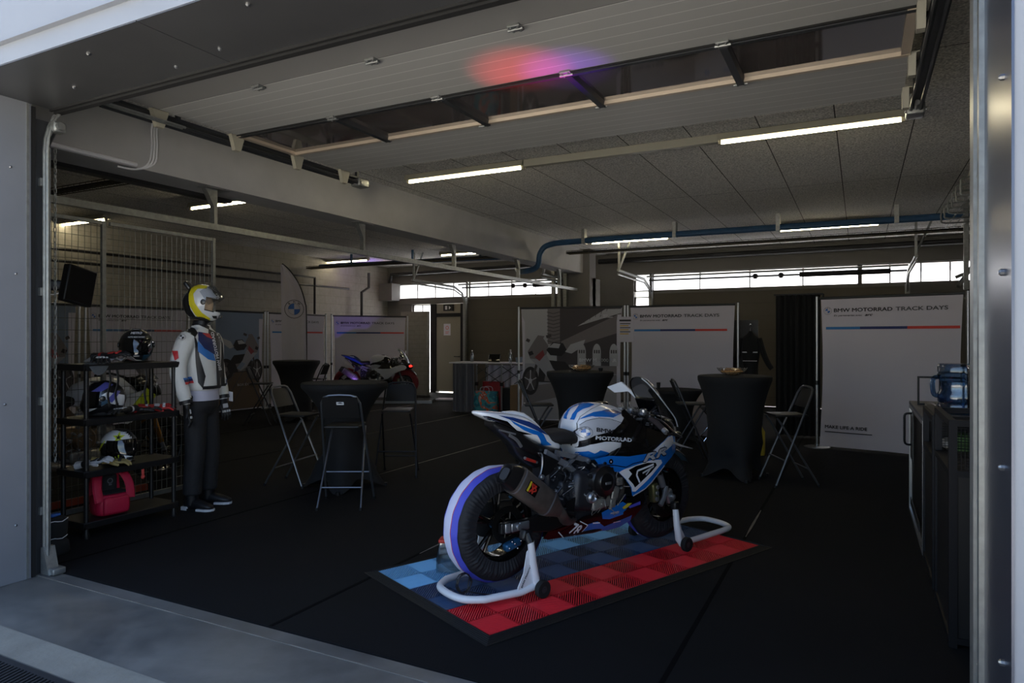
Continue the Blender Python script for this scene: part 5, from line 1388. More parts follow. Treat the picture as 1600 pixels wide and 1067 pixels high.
        if full:
            a = Art()
            a.poly([(.587, -.108), (.592, -.079), (.627, -.071), (.715, -.075), (.789, -.092), (.882, -.125), (.82, -.158), (.76, -.167), (.667, -.17), (.61, -.166)], 4)
            a.poly([(.596, -.043), (.625, -.049), (.678, -.052), (.695, -.06), (.834, -.084), (.95, -.05), (.879, -.02), (.811, -.018), (.766, -.025), (.699, -.025)], 1)
            a.poly([(.766, -.025), (.879, -.02), (.95, -.05), (.90, -.055), (.84, -.044)], 2)
            a.poly([(.583, -.010), (.587, -.030), (.612, .005), (.648, .016), (.692, .017), (.751, .034), (.73, .074), (.68, .074), (.644, .049), (.625, .034), (.598, .014)], 1)
            a.line([(.582, -.10), (.588, -.059), (.61, -.03), (.647, -.018), (.70, .0), (.754, .013), (.82, .03)], .0022, 0)
            a.line([(.592, -.079), (.627, -.071), (.715, -.075), (.789, -.092), (.882, -.125)], .0025, 0)
            a.project(mb_, tb, M2 if s_ < 0 else Matrix.Diagonal((1, -1, 1, 1)) @ M2, cut=.012, lift=.0018, step=.0005)
        mb_.build('graphics', mats_, tank, 60)
    m = MB(); m.lathe([(.045, 0), (.045, .012), (.035, .016), (.001, .016)], 24, (.88, 0, 1.06)); m.build('fuel_cap', 'bike_black', tank)
    # seat and tail
    R = [superring(0, zc, w, h_, x, 24, 2.6, 'X') for x, zc, w, h_ in ((.27, .905, .05, .03), (.31, .895, .085, .035), (.38, .880, .11, .038), (.45, .878, .125, .045), (.51, .878, .12, .05), (.56, .868, .10, .045), (.60, .850, .08, .03), (.615, .845, .05, .012))]
    m = MB(); m.rings(R); m.build('seat', 'seat_black', root, 60)
    R = [superring(0, zc, w, h_, x, 24, 3, 'X') for x, zc, w, h_ in ((-.16, 1.072, .03, .008), (-.12, 1.062, .07, .018), (-.02, 1.035, .085, .035), (.08, 1.005, .095, .052), (.18, .968, .10, .068), (.24, .935, .105, .062), (.32, .885, .10, .05), (.38, .85, .10, .035), (.46, .815, .10, .02))]
    m = MB(); m.rings(R); tail = m.build('tail_cowl', S_['tail'], root, 60, mods=[('SUBSURF', dict(levels=1, render_levels=1))])
    R = [superring(0, zc, w, h_, x, 20, 3, 'X') for x, zc, w, h_ in ((.06, 1.055, .025, .008), (.12, 1.048, .045, .016), (.18, 1.032, .052, .022), (.24, .99, .055, .03), (.30, .945, .05, .025), (.345, .912, .03, .01))]
    m = MB(); m.rings(R); hump = m.build('seat_hump', S_['tail'], root, 60)
    if full:
        for s_ in (-1, 1):
            M = plane_M((0, -.5, 0), (1, 0, 0), (0, 0, 1)) if s_ < 0 else Matrix(((1, 0, 0, 0), (0, 0, 1, .5), (0, 1, 0, 0), (0, 0, 0, 1)))
            a = Art(); a.poly([(-.18, 1.06), (-.10, 1.052), (.02, 1.015), (.05, .99), (.10, .955), (.20, .925), (.08, .93), (-.2, 1.02)], 0)
            a.poly([(.09, .94), (.20, .925), (.15, .895), (.3, .82), (.5, .78), (.4, .7), (0, .8), (-.05, .95)], 0) if False else None
            a.poly([(.036, 1.024), (.101, .992), (.162, .968), (.264, .932), (.284, .918), (.313, .874), (.356, .846), (.30, .846), (.262, .888), (.235, .918), (.202, .927), (.14, .954), (.066, .998)], 1)
            a.poly([(-.04, 1.052), (.06, 1.035), (.18, 1.0), (.27, .955), (.33, .905), (.27, .928), (.18, .968), (.06, 1.015)], 2)
            a.poly([(.08, .94), (.17, .89), (.27, .84), (.35, .822), (.5, .80), (.5, .7), (0, .7), (0, .9)], 0)
            mb_ = MB(); a.project(mb_, bvh_of(tail), M, cut=.006, lift=.002, step=.0006); mb_.build('graphics', ['bike_black', 'bike_blue', 'bike_navy'], tail, 60)
    m = MB(); R = [superring(0, zc, w, h_, x, 16, 3, 'X') for x, zc, w, h_ in ((-.05, 1.0, .05, .02), (.02, .965, .07, .04), (.12, .90, .085, .06), (.22, .84, .09, .055), (.34, .80, .09, .035), (.46, .78, .08, .025))]
    m.rings(R); m.build('undertail', 'bike_carbon', root, 60)
    m = MB(); m.rings([superring(0, zc, w, h_, x, 16, 3, 'X') for x, zc, w, h_ in ((.08, .90, .04, .01), (.13, .84, .06, .04), (.20, .79, .07, .05), (.28, .75, .06, .05), (.32, .74, .04, .03))]); m.build('rear_hugger', 'bike_carbon', root, 60)
    m = MB(); m.tube([(-.02, -.06, .965), (.08, -.09, .935)], .006, 6); m.tube(smoothpath([(.045, -.075, .93), (.09, -.085, .90), (.13, -.08, .855)], 4), .010, 6); m.build('bracket', 'silver_part', root)
    m = MB(); m.tube([(.16, -.08, .782), (.24, -.08, .752)], .009, 8); m.build('tail_reflector', 'logo_red', root)
    m = MB(); m.lathe([(.008, 0), (.008, -.01)], 8, (.155, -.08, .785), 'Y'); m.lathe([(.008, 0), (.008, -.01)], 8, (.245, -.08, .75), 'Y'); m.build('reflector_bolts', 'silver_part', root)
    # fairings
    main = [(.633, .742), (.75, .752), (.90, .735), (1.065, .738), (1.12, .745), (1.22, .79), (1.33, .825), (1.41, .83), (1.47, .80), (1.49, .76), (1.45, .71), (1.36, .69), (1.30, .665), (1.233, .637), (1.15, .575), (1.049, .50), (.957, .469), (.938, .521), (.88, .59), (.822, .641), (.74, .66), (.68, .69)]
    a = Art()
    if full:
        a.poly([(1.10, .745), (1.22, .79), (1.33, .822), (1.40, .825), (1.40, .775), (1.28, .742), (1.2, .735)], 0)
        a.poly([(.822, .641), (.86, .655), (.92, .667), (1.0, .68), (1.10, .694), (1.20, .685), (1.215, .662), (1.18, .64), (.975, .497), (.945, .50), (.935, .53), (.88, .59)], 0)
        a.poly([(.90, .648), (.96, .668), (1.06, .68), (1.14, .672), (1.155, .652), (1.10, .615), (.965, .525), (.945, .55), (.90, .59), (.93, .62)], 1)
        a.line([(1.12, .665), (.975, .635), (.97, .605), (1.0, .555)], .012, 0); a.line([(1.12, .652), (1.02, .615)], .011, 2); a.line([(1.09, .64), (1.05, .60)], .009, 2)
        a.line([(.955, .470), (1.05, .505), (1.15, .58), (1.235, .642)], .008, 2)
        a.line([(.66, .705), (.78, .69), (.87, .67), (.93, .688), (1.03, .697)], .005, 1)
        a.poly(circle(.752, .717, .016, 16), 1); a.poly(circle(.752, .717, .006, 10), 2)
        a.poly([(.97, .72), (1.03, .735), (1.27, .79), (1.33, .79), (1.33, .73), (1.0, .69)], 3) if False else None
        a.text('RR', 1.135, .727, 1, height=.062, width=.262, bold=.075, shear=.35, rot=.12)
        a.text('RR', 1.135, .727, 2, height=.050, width=.25, bold=.04, shear=.35, rot=.12)
    panel('side_fairing', main, S_['fairing'], root, .004, a, ['bike_white', 'bike_black', 'tank_grey', 'bike_navy'])
    cheek = [(.80, .75), (.86, .80), (.90, .90), (.94, 1.02), (.97, 1.03), (1.01, .985), (1.06, .935), (1.12, .90), (1.22, .87), (1.33, .835), (1.42, .84), (1.47, .81), (1.36, .79), (1.22, .785), (1.10, .745), (.95, .73)]
    panel('upper_cheek', cheek, 'bike_black', root, -.004)
    if full:
        a = Art(); a.roundel(.614, .904, .037, 3, 1, 2, letters=True)
        a.text('BMW', .675, .921, 3, height=.026, width=.13, bold=.05, align='LEFT', rot=-.17)
        a.text('MOTORRAD', .667, .872, 1, height=.025, width=.285, bold=.05, align='LEFT', rot=-.135)
        mb_ = MB(); a.project(mb_, bvh_of(tank, *[c for c in root.children if c.name.startswith('upper_cheek')]), plane_M((0, -.5, 0), (1, 0, 0), (0, 0, 1)), cut=.012, lift=.004, step=.0003)
        mb_.build('lettering', ['tank_grey', 'bike_white', 'bike_blue', 'print_dark'], tank, 60)
    belly = [(.32, .318), (.30, .275), (.34, .262), (.46, .258), (.60, .25), (.716, .25), (.85, .243), (.93, .25), (1.0, .29), (1.06, .36), (1.08, .43), (1.055, .48), (.99, .475), (.917, .456), (.814, .419), (.72, .388), (.65, .386), (.582, .38), (.50, .345), (.40, .325)]
    a = Art()
    if full:
        a.poly([(.72, .386), (.814, .419), (.88, .44), (.93, .41), (.92, .35), (.80, .33), (.74, .34)], 0)
        a.poly([(.60, .25), (.716, .25), (.85, .243), (.93, .25), (1.0, .29), (.99, .33), (.90, .31), (.78, .28), (.70, .33), (.62, .32)], 0)
        a.poly([(.415, .30), (.46, .262), (.59, .262), (.625, .315), (.555, .352)], 1)
        a.line([(.40, .305), (.455, .258)], .006, 2); a.line([(.555, .352), (.625, .315), (.59, .262)], .006, 2)
        a.text('78', .535, .30, 2, height=.075, width=.085, bold=.04, rot=-.45)
        a.poly([(.88, .40), (.92, .425), (.96, .42), (.93, .395), (.90, .385)], 3); a.poly([(.93, .40), (1.03, .425), (1.04, .40), (.95, .385)], 4)
        a.line([(.66, .325), (.72, .318)], .008, 2); a.line([(.84, .30), (.90, .302)], .007, 5); a.line([(.79, .372), (.86, .375)], .01, 5)
        a.text('4AD', .83, .372, 5, height=.02, width=.06, bold=.03)
        a.poly(circle(.915, .36, .018, 14), 1)
    panel('belly_pan', belly, S_['belly'], root, .0, a, ['bike_blue', 'bike_black', 'bike_white', 'logo_yellow', 'warmer_blue', 'tank_grey'])
    m = MB(); R = [superring(0, zc, w, h_, x, 20, 2.6, 'X') for x, zc, w, h_ in ((.34, .285, .05, .02), (.45, .275, .10, .025), (.7, .265, .12, .03), (.9, .27, .11, .035), (1.02, .32, .07, .04), (1.06, .38, .03, .04))]
    m.rings(R); m.build('belly_keel', 'bike_carbon', root, 50)
    # nose
    R = [superring(0, zc, w, h_, x, 24, 2.6, 'X') for x, zc, w, h_ in ((1.36, .87, .16, .09), (1.44, .85, .15, .10), (1.52, .83, .115, .10), (1.58, .80, .07, .075), (1.625, .78, .025, .035))]
    m = MB(); m.rings(R); nose = m.build('nose_cowl', S_['nose'], root, 50)
    m = MB()
    for s_ in (-1, 1): m.sph((1.57, s_ * .075, .80), (.05, .03, .03), 12, 8)
    m.build('headlamp', S_.get('lamp', 'black_gloss'), nose)
    # screen
    mid = [(1.575, .0, .88), (1.53, 0, .965), (1.46, 0, 1.065), (1.40, 0, 1.14), (1.34, 0, 1.20), (1.27, 0, 1.228), (1.235, 0, 1.232)]
    edg = [(1.52, .125, .87), (1.49, .125, .935), (1.40, .122, 1.025), (1.34, .118, 1.085), (1.29, .105, 1.14), (1.25, .08, 1.19), (1.235, .04, 1.222)]
    m = MB(); R = []
    for c_, e_ in zip(smoothpath(mid, 3), smoothpath(edg, 3)):
        row = []
        for i in range(17):
            t = (i / 8 - 1); f = abs(t) ** 2.0
            row.append((c_.x + (e_.x - c_.x) * f, t * e_.y, c_.z + (e_.z - c_.z) * f))
        R.append(row)
    m.rings(R, cap=False, ringclosed=False); sc_ = m.build('windscreen', 'screen_clear', root, 60, mods=[('SOLIDIFY', dict(thickness=.003))])
    for s_ in (-1, 1):
        m = MB(); m.tube([(p.x, p.y * s_, p.z) for p in smoothpath(edg, 3)], .004, 6); m.build('screen_edge', 'bike_black' if s_ > 0 else 'tank_grey', sc_)
    # front end
    for s_ in (-1, 1):
        m = MB(); m.cyl((1.415, s_ * .105, .40), (1.33, s_ * .105, .58), .022, 14); m.cyl((1.33, s_ * .105, .58), (1.18, s_ * .105, .97), .027, 14); m.build('fork_leg', 'bike_carbon', root)
        m = MB(); m.cyl((1.385, s_ * .105, .46), (1.345, s_ * .105, .55), .024, 14); m.build('fork_slider', 'frame_grey', root)
        m = MB(); m.rbox((1.435, s_ * .115, .385), (.07, .045, .10), .015, rot=(0, -.4, 0)); m.tube([(1.40, s_ * .12, .46), (1.37, s_ * .125, .38), (1.33, s_ * .125, .335)], .018, 8); m.lathe([(.018, 0), (.018, s_ * .02), (.01, s_ * .026)], 12, (1.44, s_ * .14, .385), 'Y'); m.build('axle_clamp', 'silver_part', root)
        m = MB(); m.rbox((1.285, s_ * .105, .43), (.06, .06, .14), .018, rot=(0, -.15, 0)); cal = m.build('front_caliper', 'caliper_gold', root)
        m = MB()
        for dz_ in (-.04, 0, .04): m.lathe([(.015, 0), (.015, s_ * .006), (.01, s_ * .01)], 12, (1.285 + dz_ * .15, s_ * .135, .43 + dz_), 'Y')
        m.build('pistons', 'silver_part', cal)
        # clip-on, grip, lever
        m = MB(); m.cyl((1.20, s_ * .10, .975), (1.12, s_ * .22, .955), .012, 10); m.build('handlebar', 'bike_carbon', root)
        m = MB(); m.tube([(1.125, s_ * .215, .965), (1.12, s_ * .27, .945), (1.105, s_ * .345, .905)], [.016, .019, .018], 12); m.build('grip', 'grip', root)
        m = MB(); m.cyl((1.105, s_ * .345, .905), (1.10, s_ * .375, .89), .018, 12); m.build('bar_end', 'silver_part', root)
        m = MB(); m.tube(smoothpath([(1.17, s_ * .2, .965), (1.20, s_ * .26, .94), (1.19, s_ * .37, .88), (1.20, s_ * .42, .855)], 4), .007, 6); m.tube(smoothpath([(1.10, s_ * .38, .885), (1.16, s_ * .41, .87), (1.21, s_ * .40, .86)], 4), .009, 6); m.build('lever', 'bike_carbon', root)
        m = MB(); m.rbox((1.15, s_ * .19, .97), (.05, .05, .04), .01); m.rbox((1.17, s_ * .17, .99), (.03, .03, .03), .006); m.build('switchgear', 'bike_carbon', root)
    m = MB(); m.tube([(1.26, -.30, .80), (1.25, -.37, .79), (1.24, -.47, .785)], [.016, .014, .006], 8, flat=.4); m.build('mirror_folded', 'silver_part', root)
    m = MB(); m.prism([(.45, 1.128), (.30, 1.175), (.121, 1.063), (.145, 1.052), (.228, 1.106), (.366, 1.088)], 1.385, 1.405, 'YZ'); m.build('mirror_raised', 'bike_white', root, 0, mods=[('BEVEL', dict(width=.004, segments=2))])
    m = MB(); m.rbox((1.19, 0, .985), (.09, .26, .022), .01); m.build('triple_clamp', 'frame_grey', root)
    for y in (-.105, .105, .01):
        m = MB(); m.lathe([(.026, 0), (.026, .022), (.018, .028), (.001, .028)], 18, (1.18, y, .99)); m.build('fork_cap', 'silver_part', root)
    m = MB(); m.rbox((1.34, 0, 1.03), (.03, .18, .11), .01, rot=(0, -.5, 0)); m.build('instrument_panel', 'black_gloss', root)
    greebles(root, 'cockpit_fittings', 'engine_dark', 1.10, 1.34, .86, 1.0, -.10, 34, 4, (.01, .03)); greebles(root, 'cockpit_bolts', 'silver_part', 1.10, 1.30, .90, 1.0, -.13, 16, 9, (.005, .014))
    m = MB()
    for k in range(5): m.tube(smoothpath([(1.16, -.15 + .05 * k, .96), (1.22, -.12 + .05 * k, .88 + .02 * k), (1.12, -.08 + .04 * k, .80), (1.02, -.05, .78)], 4), .005, 5)
    m.build('cables', 'black_plastic', root)
    # front mudguard
    m = MB(); R = []
    for i in range(15):
        a = math.radians(35 + 105 * i / 14); rr = .355; R.append([(1.44 + rr * math.cos(a) - (.012 * abs(t) ** 2 if False else 0), .075 * t, zf + (rr - .03 * abs(t) ** 3) * math.sin(a)) for t in [-1 + j / 5 for j in range(11)]])
    m.rings(R, cap=False, ringclosed=False); m.build('front_mudguard', 'bike_carbon', root, 60, mods=[('SOLIDIFY', dict(thickness=.003))])
    # foot peg and heel guard
    m = MB(); m.prism([(.42, .50), (.50, .52), (.47, .40), (.43, .37)], -.165, -.155, 'XZ'); m.cyl((.40, -.16, .44), (.40, -.26, .45), .011, 10); m.build('footpeg', 'bike_carbon', root)
    return root, wr, wf

BA = D(64.5)
bike = thing('sport_motorcycle', 'blue white and black racing motorcycle on paddock stands, number 78, on the coloured tile mat', 'motorcycle', (-1.93, 3.575, 0), BA)
motorcycle(bike, dict(tank='bike_white', tail='bike_white', fairing='bike_blue', belly='bike_black', nose='bike_black'))
far = thing('sport_motorcycle', 'dark motorcycle with red and purple glow before the far banner', 'motorcycle', (-10.95, 12.80, .07), D(26), None)
motorcycle(far, dict(tank='tank_grey', tail='bike_navy', fairing='tank_grey', belly='bike_black', nose='bike_black', lamp='led_red', warm=('shell_red_cloth', 'bag_red', 'bag_red', 'bag_red')), full=False)
far.scale = (.97, .97, .97)

# ---------------------------------------------------------------- paddock stands
def M_at(o): return Matrix.Translation(o.location) @ Euler(o.rotation_euler).to_matrix().to_4x4()
def stand(loc, rz, label, front=False):
    t = thing('paddock_stand', label, 'stand', loc, rz, 'white paddock stands')
    zb = .06
    if not front:
        U = [(.12, -.245, zb + .02), (.0, -.235, zb), (-.22, -.20, zb), (-.31, -.10, zb), (-.335, .0, zb + .0), (-.31, .10, zb), (-.22, .20, zb), (.0, .235, zb), (.12, .245, zb + .02)]
        m = MB(); m.tube([U[0], U[1], U[2]] + smoothpath([U[2], (-.30, -.14, zb), (-.33, -.06, zb), (-.33, .06, zb), (-.30, .14, zb), U[6]], 4)[1:] + [U[7], U[8]], .021, 12); m.build('base_tube', 'white_paint', t)
        for s_ in (-1, 1):
            m = MB(); m.tube([(.12, s_ * .245, zb + .0), (.085, s_ * .25, .20), (.055, s_ * .262, .345)], [.024, .022, .02], 12); m.build('upright', 'white_paint', t)
            m = MB(); m.prism([(-.02, zb + .01), (.11, zb + .01), (.10, .12), (.085, .20), (.065, .30), (.045, .28), (.02, .16), (-.02, .09)], s_ * .243, s_ * .235, 'XZ')
            g_ = m.build('gusset', 'white_paint', t, 0)
            if s_ < 0:
                a = Art(); a.text('BMW Motorrad', .035, .145, 0, height=.014, width=.13, bold=.03, rot=1.05)
                mb_ = MB(); a.flat(mb_, plane_M((0, -.2445, 0), (1, 0, 0), (0, 0, 1))); mb_.build('lettering', 'print_dark', g_, 0)
            m = MB(); m.lathe([(.02, -.018), (.045, -.018), (.05, -.012), (.05, .012), (.045, .018), (.02, .018)], 28, (.125, s_ * .285, .066), 'Y', cap=False, closed=True); w_ = m.build('roller', 'rubber', t)
            m = MB(); m.lathe([(.001, -.015), (.03, -.015), (.03, .015), (.001, .015)], 20, (.125, s_ * .285, .066), 'Y'); m.lathe([(.008, 0), (.008, s_ * .022), (.001, s_ * .022)], 10, (.125, s_ * .285, .066), 'Y'); m.build('hub', 'steel_dark', w_)
            m = MB(); m.rbox((.05, s_ * .225, .375), (.07, .05, .06), .012, rot=(0, .3, 0)); m.tube([(.055, s_ * .262, .335), (.05, s_ * .235, .385)], .022, 10); m.build('support_cup', 'black_plastic', t)
    else:
        m = MB(); m.tube([(.02, -.20, zb)] + smoothpath([(.35, -.185, zb), (.60, -.17, zb), (.68, -.12, zb), (.715, .0, zb), (.70, .12, zb), (.60, .18, zb)], 4) + [(.40, .19, zb), (.02, .20, zb)], .021, 12); m.build('base_tube', 'white_paint', t)
        for s_ in (-1, 1):
            m = MB(); m.tube([(.03, s_ * .20, zb), (.0, s_ * .20, .10), (-.015, s_ * .195, .20), (-.005, s_ * .175, .30)], [.022, .026, .024, .022], 12); m.build('upright', 'white_paint', t)
            m = MB(); m.prism([(.0, zb + .01), (.17, zb + .01), (.08, .09), (.035, .16), (.01, .24)], s_ * .196, s_ * .188, 'XZ'); m.build('gusset', 'white_paint', t, 0)
            m = MB(); m.lathe([(.02, -.018), (.045, -.018), (.05, -.012), (.05, .012), (.045, .018), (.02, .018)], 28, (.03, s_ * .245, .066), 'Y', cap=False, closed=True); w_ = m.build('roller', 'rubber', t)
            m = MB(); m.lathe([(.001, -.015), (.03, -.015), (.03, .015), (.001, .015)], 20, (.03, s_ * .245, .066), 'Y'); m.lathe([(.008, 0), (.008, s_ * .022), (.001, s_ * .022)], 10, (.03, s_ * .245, .066), 'Y'); m.build('hub', 'steel_dark', w_)
            m = MB(); m.rbox((0, s_ * .165, .325), (.05, .05, .06), .012); m.build('support_cup', 'black_plastic', t)
    return t
BM = M_at(bike)
stand(tuple(BM @ Vector((0, 0, 0))), BA, 'white paddock stand lifting the rear wheel')
p = BM @ Vector((1.44, 0, 0)); stand(tuple(p), BA, 'white paddock stand lifting the front wheel', True)

# clear caddy with red lid, and warmer cable
t = thing('clear_caddy', 'clear plastic caddy with a red lid on the tiles behind the rear wheel', 'container', (-2.34, 3.70, .0185), D(20))
m = MB(); m.rings([superring(0, 0, .075, .055, 0, 20, 5, 'Z'), superring(0, 0, .072, .052, .1, 20, 5, 'Z'), superring(0, 0, .055, .042, .185, 20, 5, 'Z')], cap=False); m.build('body', 'clear_plastic', t, 40)
m = MB(); m.rings([superring(0, 0, .064, .046, .006, 20, 5, 'Z'), superring(0, 0, .06, .044, .09, 20, 5, 'Z')]); m.build('contents', 'clear_plastic', t, 40)
m = MB(); m.rbox((0, 0, .197), (.115, .09, .024), .008); m.rbox((0, 0, .215), (.06, .04, .016), .006); m.build('lid', 'logo_red', t)
m = MB(); pts = []
for i in range(60):
    a = i * .42; pts.append((-.03 + .045 * math.cos(a) * (1 + .1 * math.sin(i)), .012 * math.sin(i * .7), .10 + .055 * math.sin(a)))
m.tube(pts, .0035, 5); m.tube(smoothpath([(-.01, 0, .05), (.06, -.03, .03), (.10, -.04, .02), (.12, -.06, .022)], 5), .0035, 5)
o = m.build('warmer_cable', 'black_plastic', None, 60, tuple(BM @ Vector((-.25, -.08, .03)))); o.rotation_euler = (0, 0, BA); tag(o, 'coiled black cable hanging at the rear tyre warmer', 'cable')
# ---------------------------------------------------------------- plastic shelf unit with riding gear
sh = thing('shelf_unit', 'black plastic four tier shelf unit standing in front of the wire fence', 'shelf', (-5.30, 3.47, 0))
LY, DX = .80, .35
for z in (.12, .50, .89, 1.30):
    m = MB(); m.rbox((0, 0, z), (DX, LY, .012), .004, seg=1)
    for s_ in (-1, 1): m.rbox((s_ * (DX / 2 - .008), 0, z - .02), (.016, LY, .045), .004, seg=1); m.rbox((0, s_ * (LY / 2 - .008), z - .02), (DX, .016, .045), .004, seg=1)
    m.build('tier', 'black_plastic', sh, 40)
for sx in (-1, 1):
    for sy in (-1, 1):
        x, y = sx * (DX / 2 - .03), sy * (LY / 2 - .035)
        m = MB(); m.lathe([(.022, 0), (.026, .02), (.018, .05), (.019, .10)] + [(.0175, .13), (.0175, .46), (.024, .462), (.024, .51), (.0175, .512), (.0175, .85), (.024, .852), (.024, .90), (.0175, .902), (.0175, 1.26), (.024, 1.262), (.024, 1.31)], 14, (x, y, 0)); m.build('post', 'black_plastic', sh)

mat('shell_white', (214, 216, 220), .25, coat=.7); mat('shell_black', (24, 25, 28), .35, coat=.3); mat('shell_yellow', (214, 200, 40), .3, coat=.5); mat('shell_teal', (34, 74, 100), .3, coat=.4)
mat('shell_red', (140, 30, 40), .3, coat=.4); mat('shell_purple', (90, 90, 170), .3, coat=.4); mat('visor_dark', (8, 9, 12), .05, coat=1); mat('neon', (190, 205, 40), .4); mat('lining', (26, 26, 28), .9); mat('skin_beige', (176, 150, 122), .6)
glassy('visor_clear', (238, 240, 243), .0, .08)
HM = ['shell_black', 'shell_white', 'shell_yellow', 'shell_red', 'shell_teal', 'shell_purple', 'neon', 'print_white']
def helmet_shape(u, v, k=1.0):
    """u: round the head from the front, v: -90..90 up"""
    cx, cy, cz = math.cos(v) * math.cos(u), math.cos(v) * math.sin(u), math.sin(v)
    x = .135 * cx; y = .118 * cy; z = .130 * cz
    if cz < 0 and cx > 0: x += .045 * min(1, -cz * 1.6) * cx ** 2; y *= 1 - .12 * (-cz) * cx; z -= .022 * min(1, -cz * 1.4) * cx ** 2
    if cz < 0: z *= 1.04; y *= 1 - .05 * cz * cz
    if cx < -.3: x -= .012 * (1 - abs(cz))
    return Vector((x * k, y * k, z * k))
def helmet(name, parent, loc, rz, base, label=None, art_=None, visor='visor_dark', up=0, group=None, spoiler=None, art_dir=None):
    t = bpy.data.objects.new(name, None); COL.objects.link(t); t.location = loc; t.rotation_euler = (0, 0, rz)
    if parent is not None: t.parent = parent
    if label: tag(t, label, 'helmet', group); t.scale = (1.07, 1.07, 1.07)
    n, k = 56, 40; m = MB(); vs = []; fs = []
    for j in range(k + 1):
        v = -1.12 + (PI / 2 + 1.12) * j / k
        for i in range(n): vs.append(helmet_shape(2 * PI * i / n, v))
    for j in range(k):
        for i in range(n):
            a, b, c, d = j * n + i, j * n + (i + 1) % n, (j + 1) * n + (i + 1) % n, (j + 1) * n + i
            ce = (vs[a] + vs[c]) / 2; uu = math.atan2(ce.y, ce.x)
            if abs(uu) < 1.18 and -.052 < ce.z < .040 + .012 * math.cos(uu * 1.2): continue
            fs.append((a, b, c, d))
    m.add(vs, fs); sh_ = m.build('shell', base, t, 60, mods=[('SOLIDIFY', dict(thickness=.006, offset=-1)), ])
    m = MB(); R = []
    for j in range(9):
        v = math.asin(max(-1, min(1, (-.058 + .112 * j / 8) / .13)))
        R.append([helmet_shape(-1.3 + 2.6 * i / 30, v, 1.022) for i in range(31)])
    if up:
        Rm = Matrix.Translation((0, 0, .01)) @ Matrix.Rotation(-up, 4, 'Y'); R = [[Rm @ p for p in r] for r in R]
    m.rings(R, cap=False, ringclosed=False); m.build('visor', visor, t, 60, mods=[('SOLIDIFY', dict(thickness=.002))])
    m = MB()
    for s_ in (-1, 1): m.lathe([(.02, 0), (.02, s_ * .006), (.014, s_ * .009), (.001, s_ * .009)], 16, (.03, s_ * .117, .005), 'Y')
    m.build('pivot_cover', 'shell_black', t)
    m = MB(); R = []
    for j in range(7): R.append([helmet_shape(2 * PI * i / 24, -.98 + 1.9 * j / 6, .94) for i in range(24)])
    m.rings(R[:3], cap=False)
    m.lathe([(.10, -.118), (.09, -.122), (.078, -.114), (.076, -.09)], 24, (.012, 0, 0), cap=False); m.build('lining', 'lining', t, 60)
    m = MB(); m.rbox((.155, 0, -.078), (.02, .05, .02), .006); m.rbox((.06, 0, .123), (.05, .06, .012), .005); m.build('vents', 'shell_black', t)
    if spoiler:
        m = MB(); m.rbox((-.12, 0, .10), (.07, .14, .03), .012, rot=(0, .7, 0)); m.build('spoiler', spoiler, t)
    if art_:
        for a, ang in art_:
            u = Vector((-math.sin(ang), math.cos(ang), 0)); o = Vector((math.cos(ang), math.sin(ang), 0)) * .4
            mb_ = MB(); a.project(mb_, bvh_of(sh_), plane_M(o, u, (0, 0, 1)), cut=.012, lift=.0012, step=.0004); mb_.build('graphics', HM, sh_, 60)
    return t
# on the shelf
a = Art(); a.text('METRO', 0, .095, 7, height=.018, width=.075, bold=.05, shear=.3); a.text('MOTO RIDE RACING', 0, .064, 7, height=.011, width=.11, bold=.03)
a.poly([(-.13, -.05), (-.05, -.06), (-.03, -.12), (-.13, -.12)], 3); a.poly([(.13, -.05), (.05, -.06), (.03, -.12), (.13, -.12)], 4); a.rect(-.065, -.092, -.048, -.07, 7)
helmet('helmet', None, (-5.30, 3.60, 1.306 + .137), D(-34), 'shell_black', 'black full-face helmet with dark visor on the top tier', [(a, 0)], group='helmets on the shelf')
a = Art(); a.poly([(-.12, -.02), (.0, .05), (.12, .02), (.12, -.06), (.0, -.03), (-.12, -.1)], 1); a.poly([(.0, .0), (.06, .06), (.09, .05), (.03, -.03)], 5); a.poly([(-.1, .05), (0, .12), (.05, .10), (-.06, .04)], 5); a.poly([(-.06, -.03), (-.01, .0), (.02, -.02), (-.04, -.05)], 4)
b = Art(); b.items = [([(-x, y) for x, y in vs], [f[::-1] for f in fs], mi) for vs, fs, mi in a.items]
helmet('helmet', None, (-5.30, 3.33, .896 + .137), D(-112), 'shell_black', 'white and purple patterned helmet on the second tier', [(a, PI / 2), (b, -PI / 2)], group='helmets on the shelf')
a = Art()
star = [(.02 + r * math.cos(PI / 2 + k * PI / 5), .075 + r * math.sin(PI / 2 + k * PI / 5)) for k, r in enumerate([.042, .017] * 5)]
a.poly([(-.14, .03), (-.06, .14), (.14, .14), (.12, .05), (.0, .04)], 1); a.items.append((star, [[9, 0, 1], [1, 2, 3], [3, 4, 5], [5, 6, 7], [7, 8, 9], [1, 3, 5, 7, 9]], 6))
st2 = [(.02 + (x - .02) * .5, .075 + (y - .075) * .5) for x, y in star]; a.items.append((st2, a.items[-1][1], 0))
for dx in (-.022, 0, .022): a.line([(.01 + dx, -.03), (.004 + dx, -.06), (.01 + dx, -.085)], .007, 6)
a.line([(-.10, .0), (-.07, .05)], .008, 6); a.line([(-.12, -.03), (-.09, .03)], .008, 6); a.poly([(-.03, -.02), (.05, .0), (.05, .02), (-.02, .01)], 1)
a.poly([(.06, -.05), (.12, -.07), (.12, -.1), (.08, -.1)], 1)
helmet('helmet', None, (-5.28, 3.44, .506 + .137), D(-6), 'shell_black', 'black and white helmet with neon star and claw marks on the third tier', [(a, D(-40))], group='helmets on the shelf')

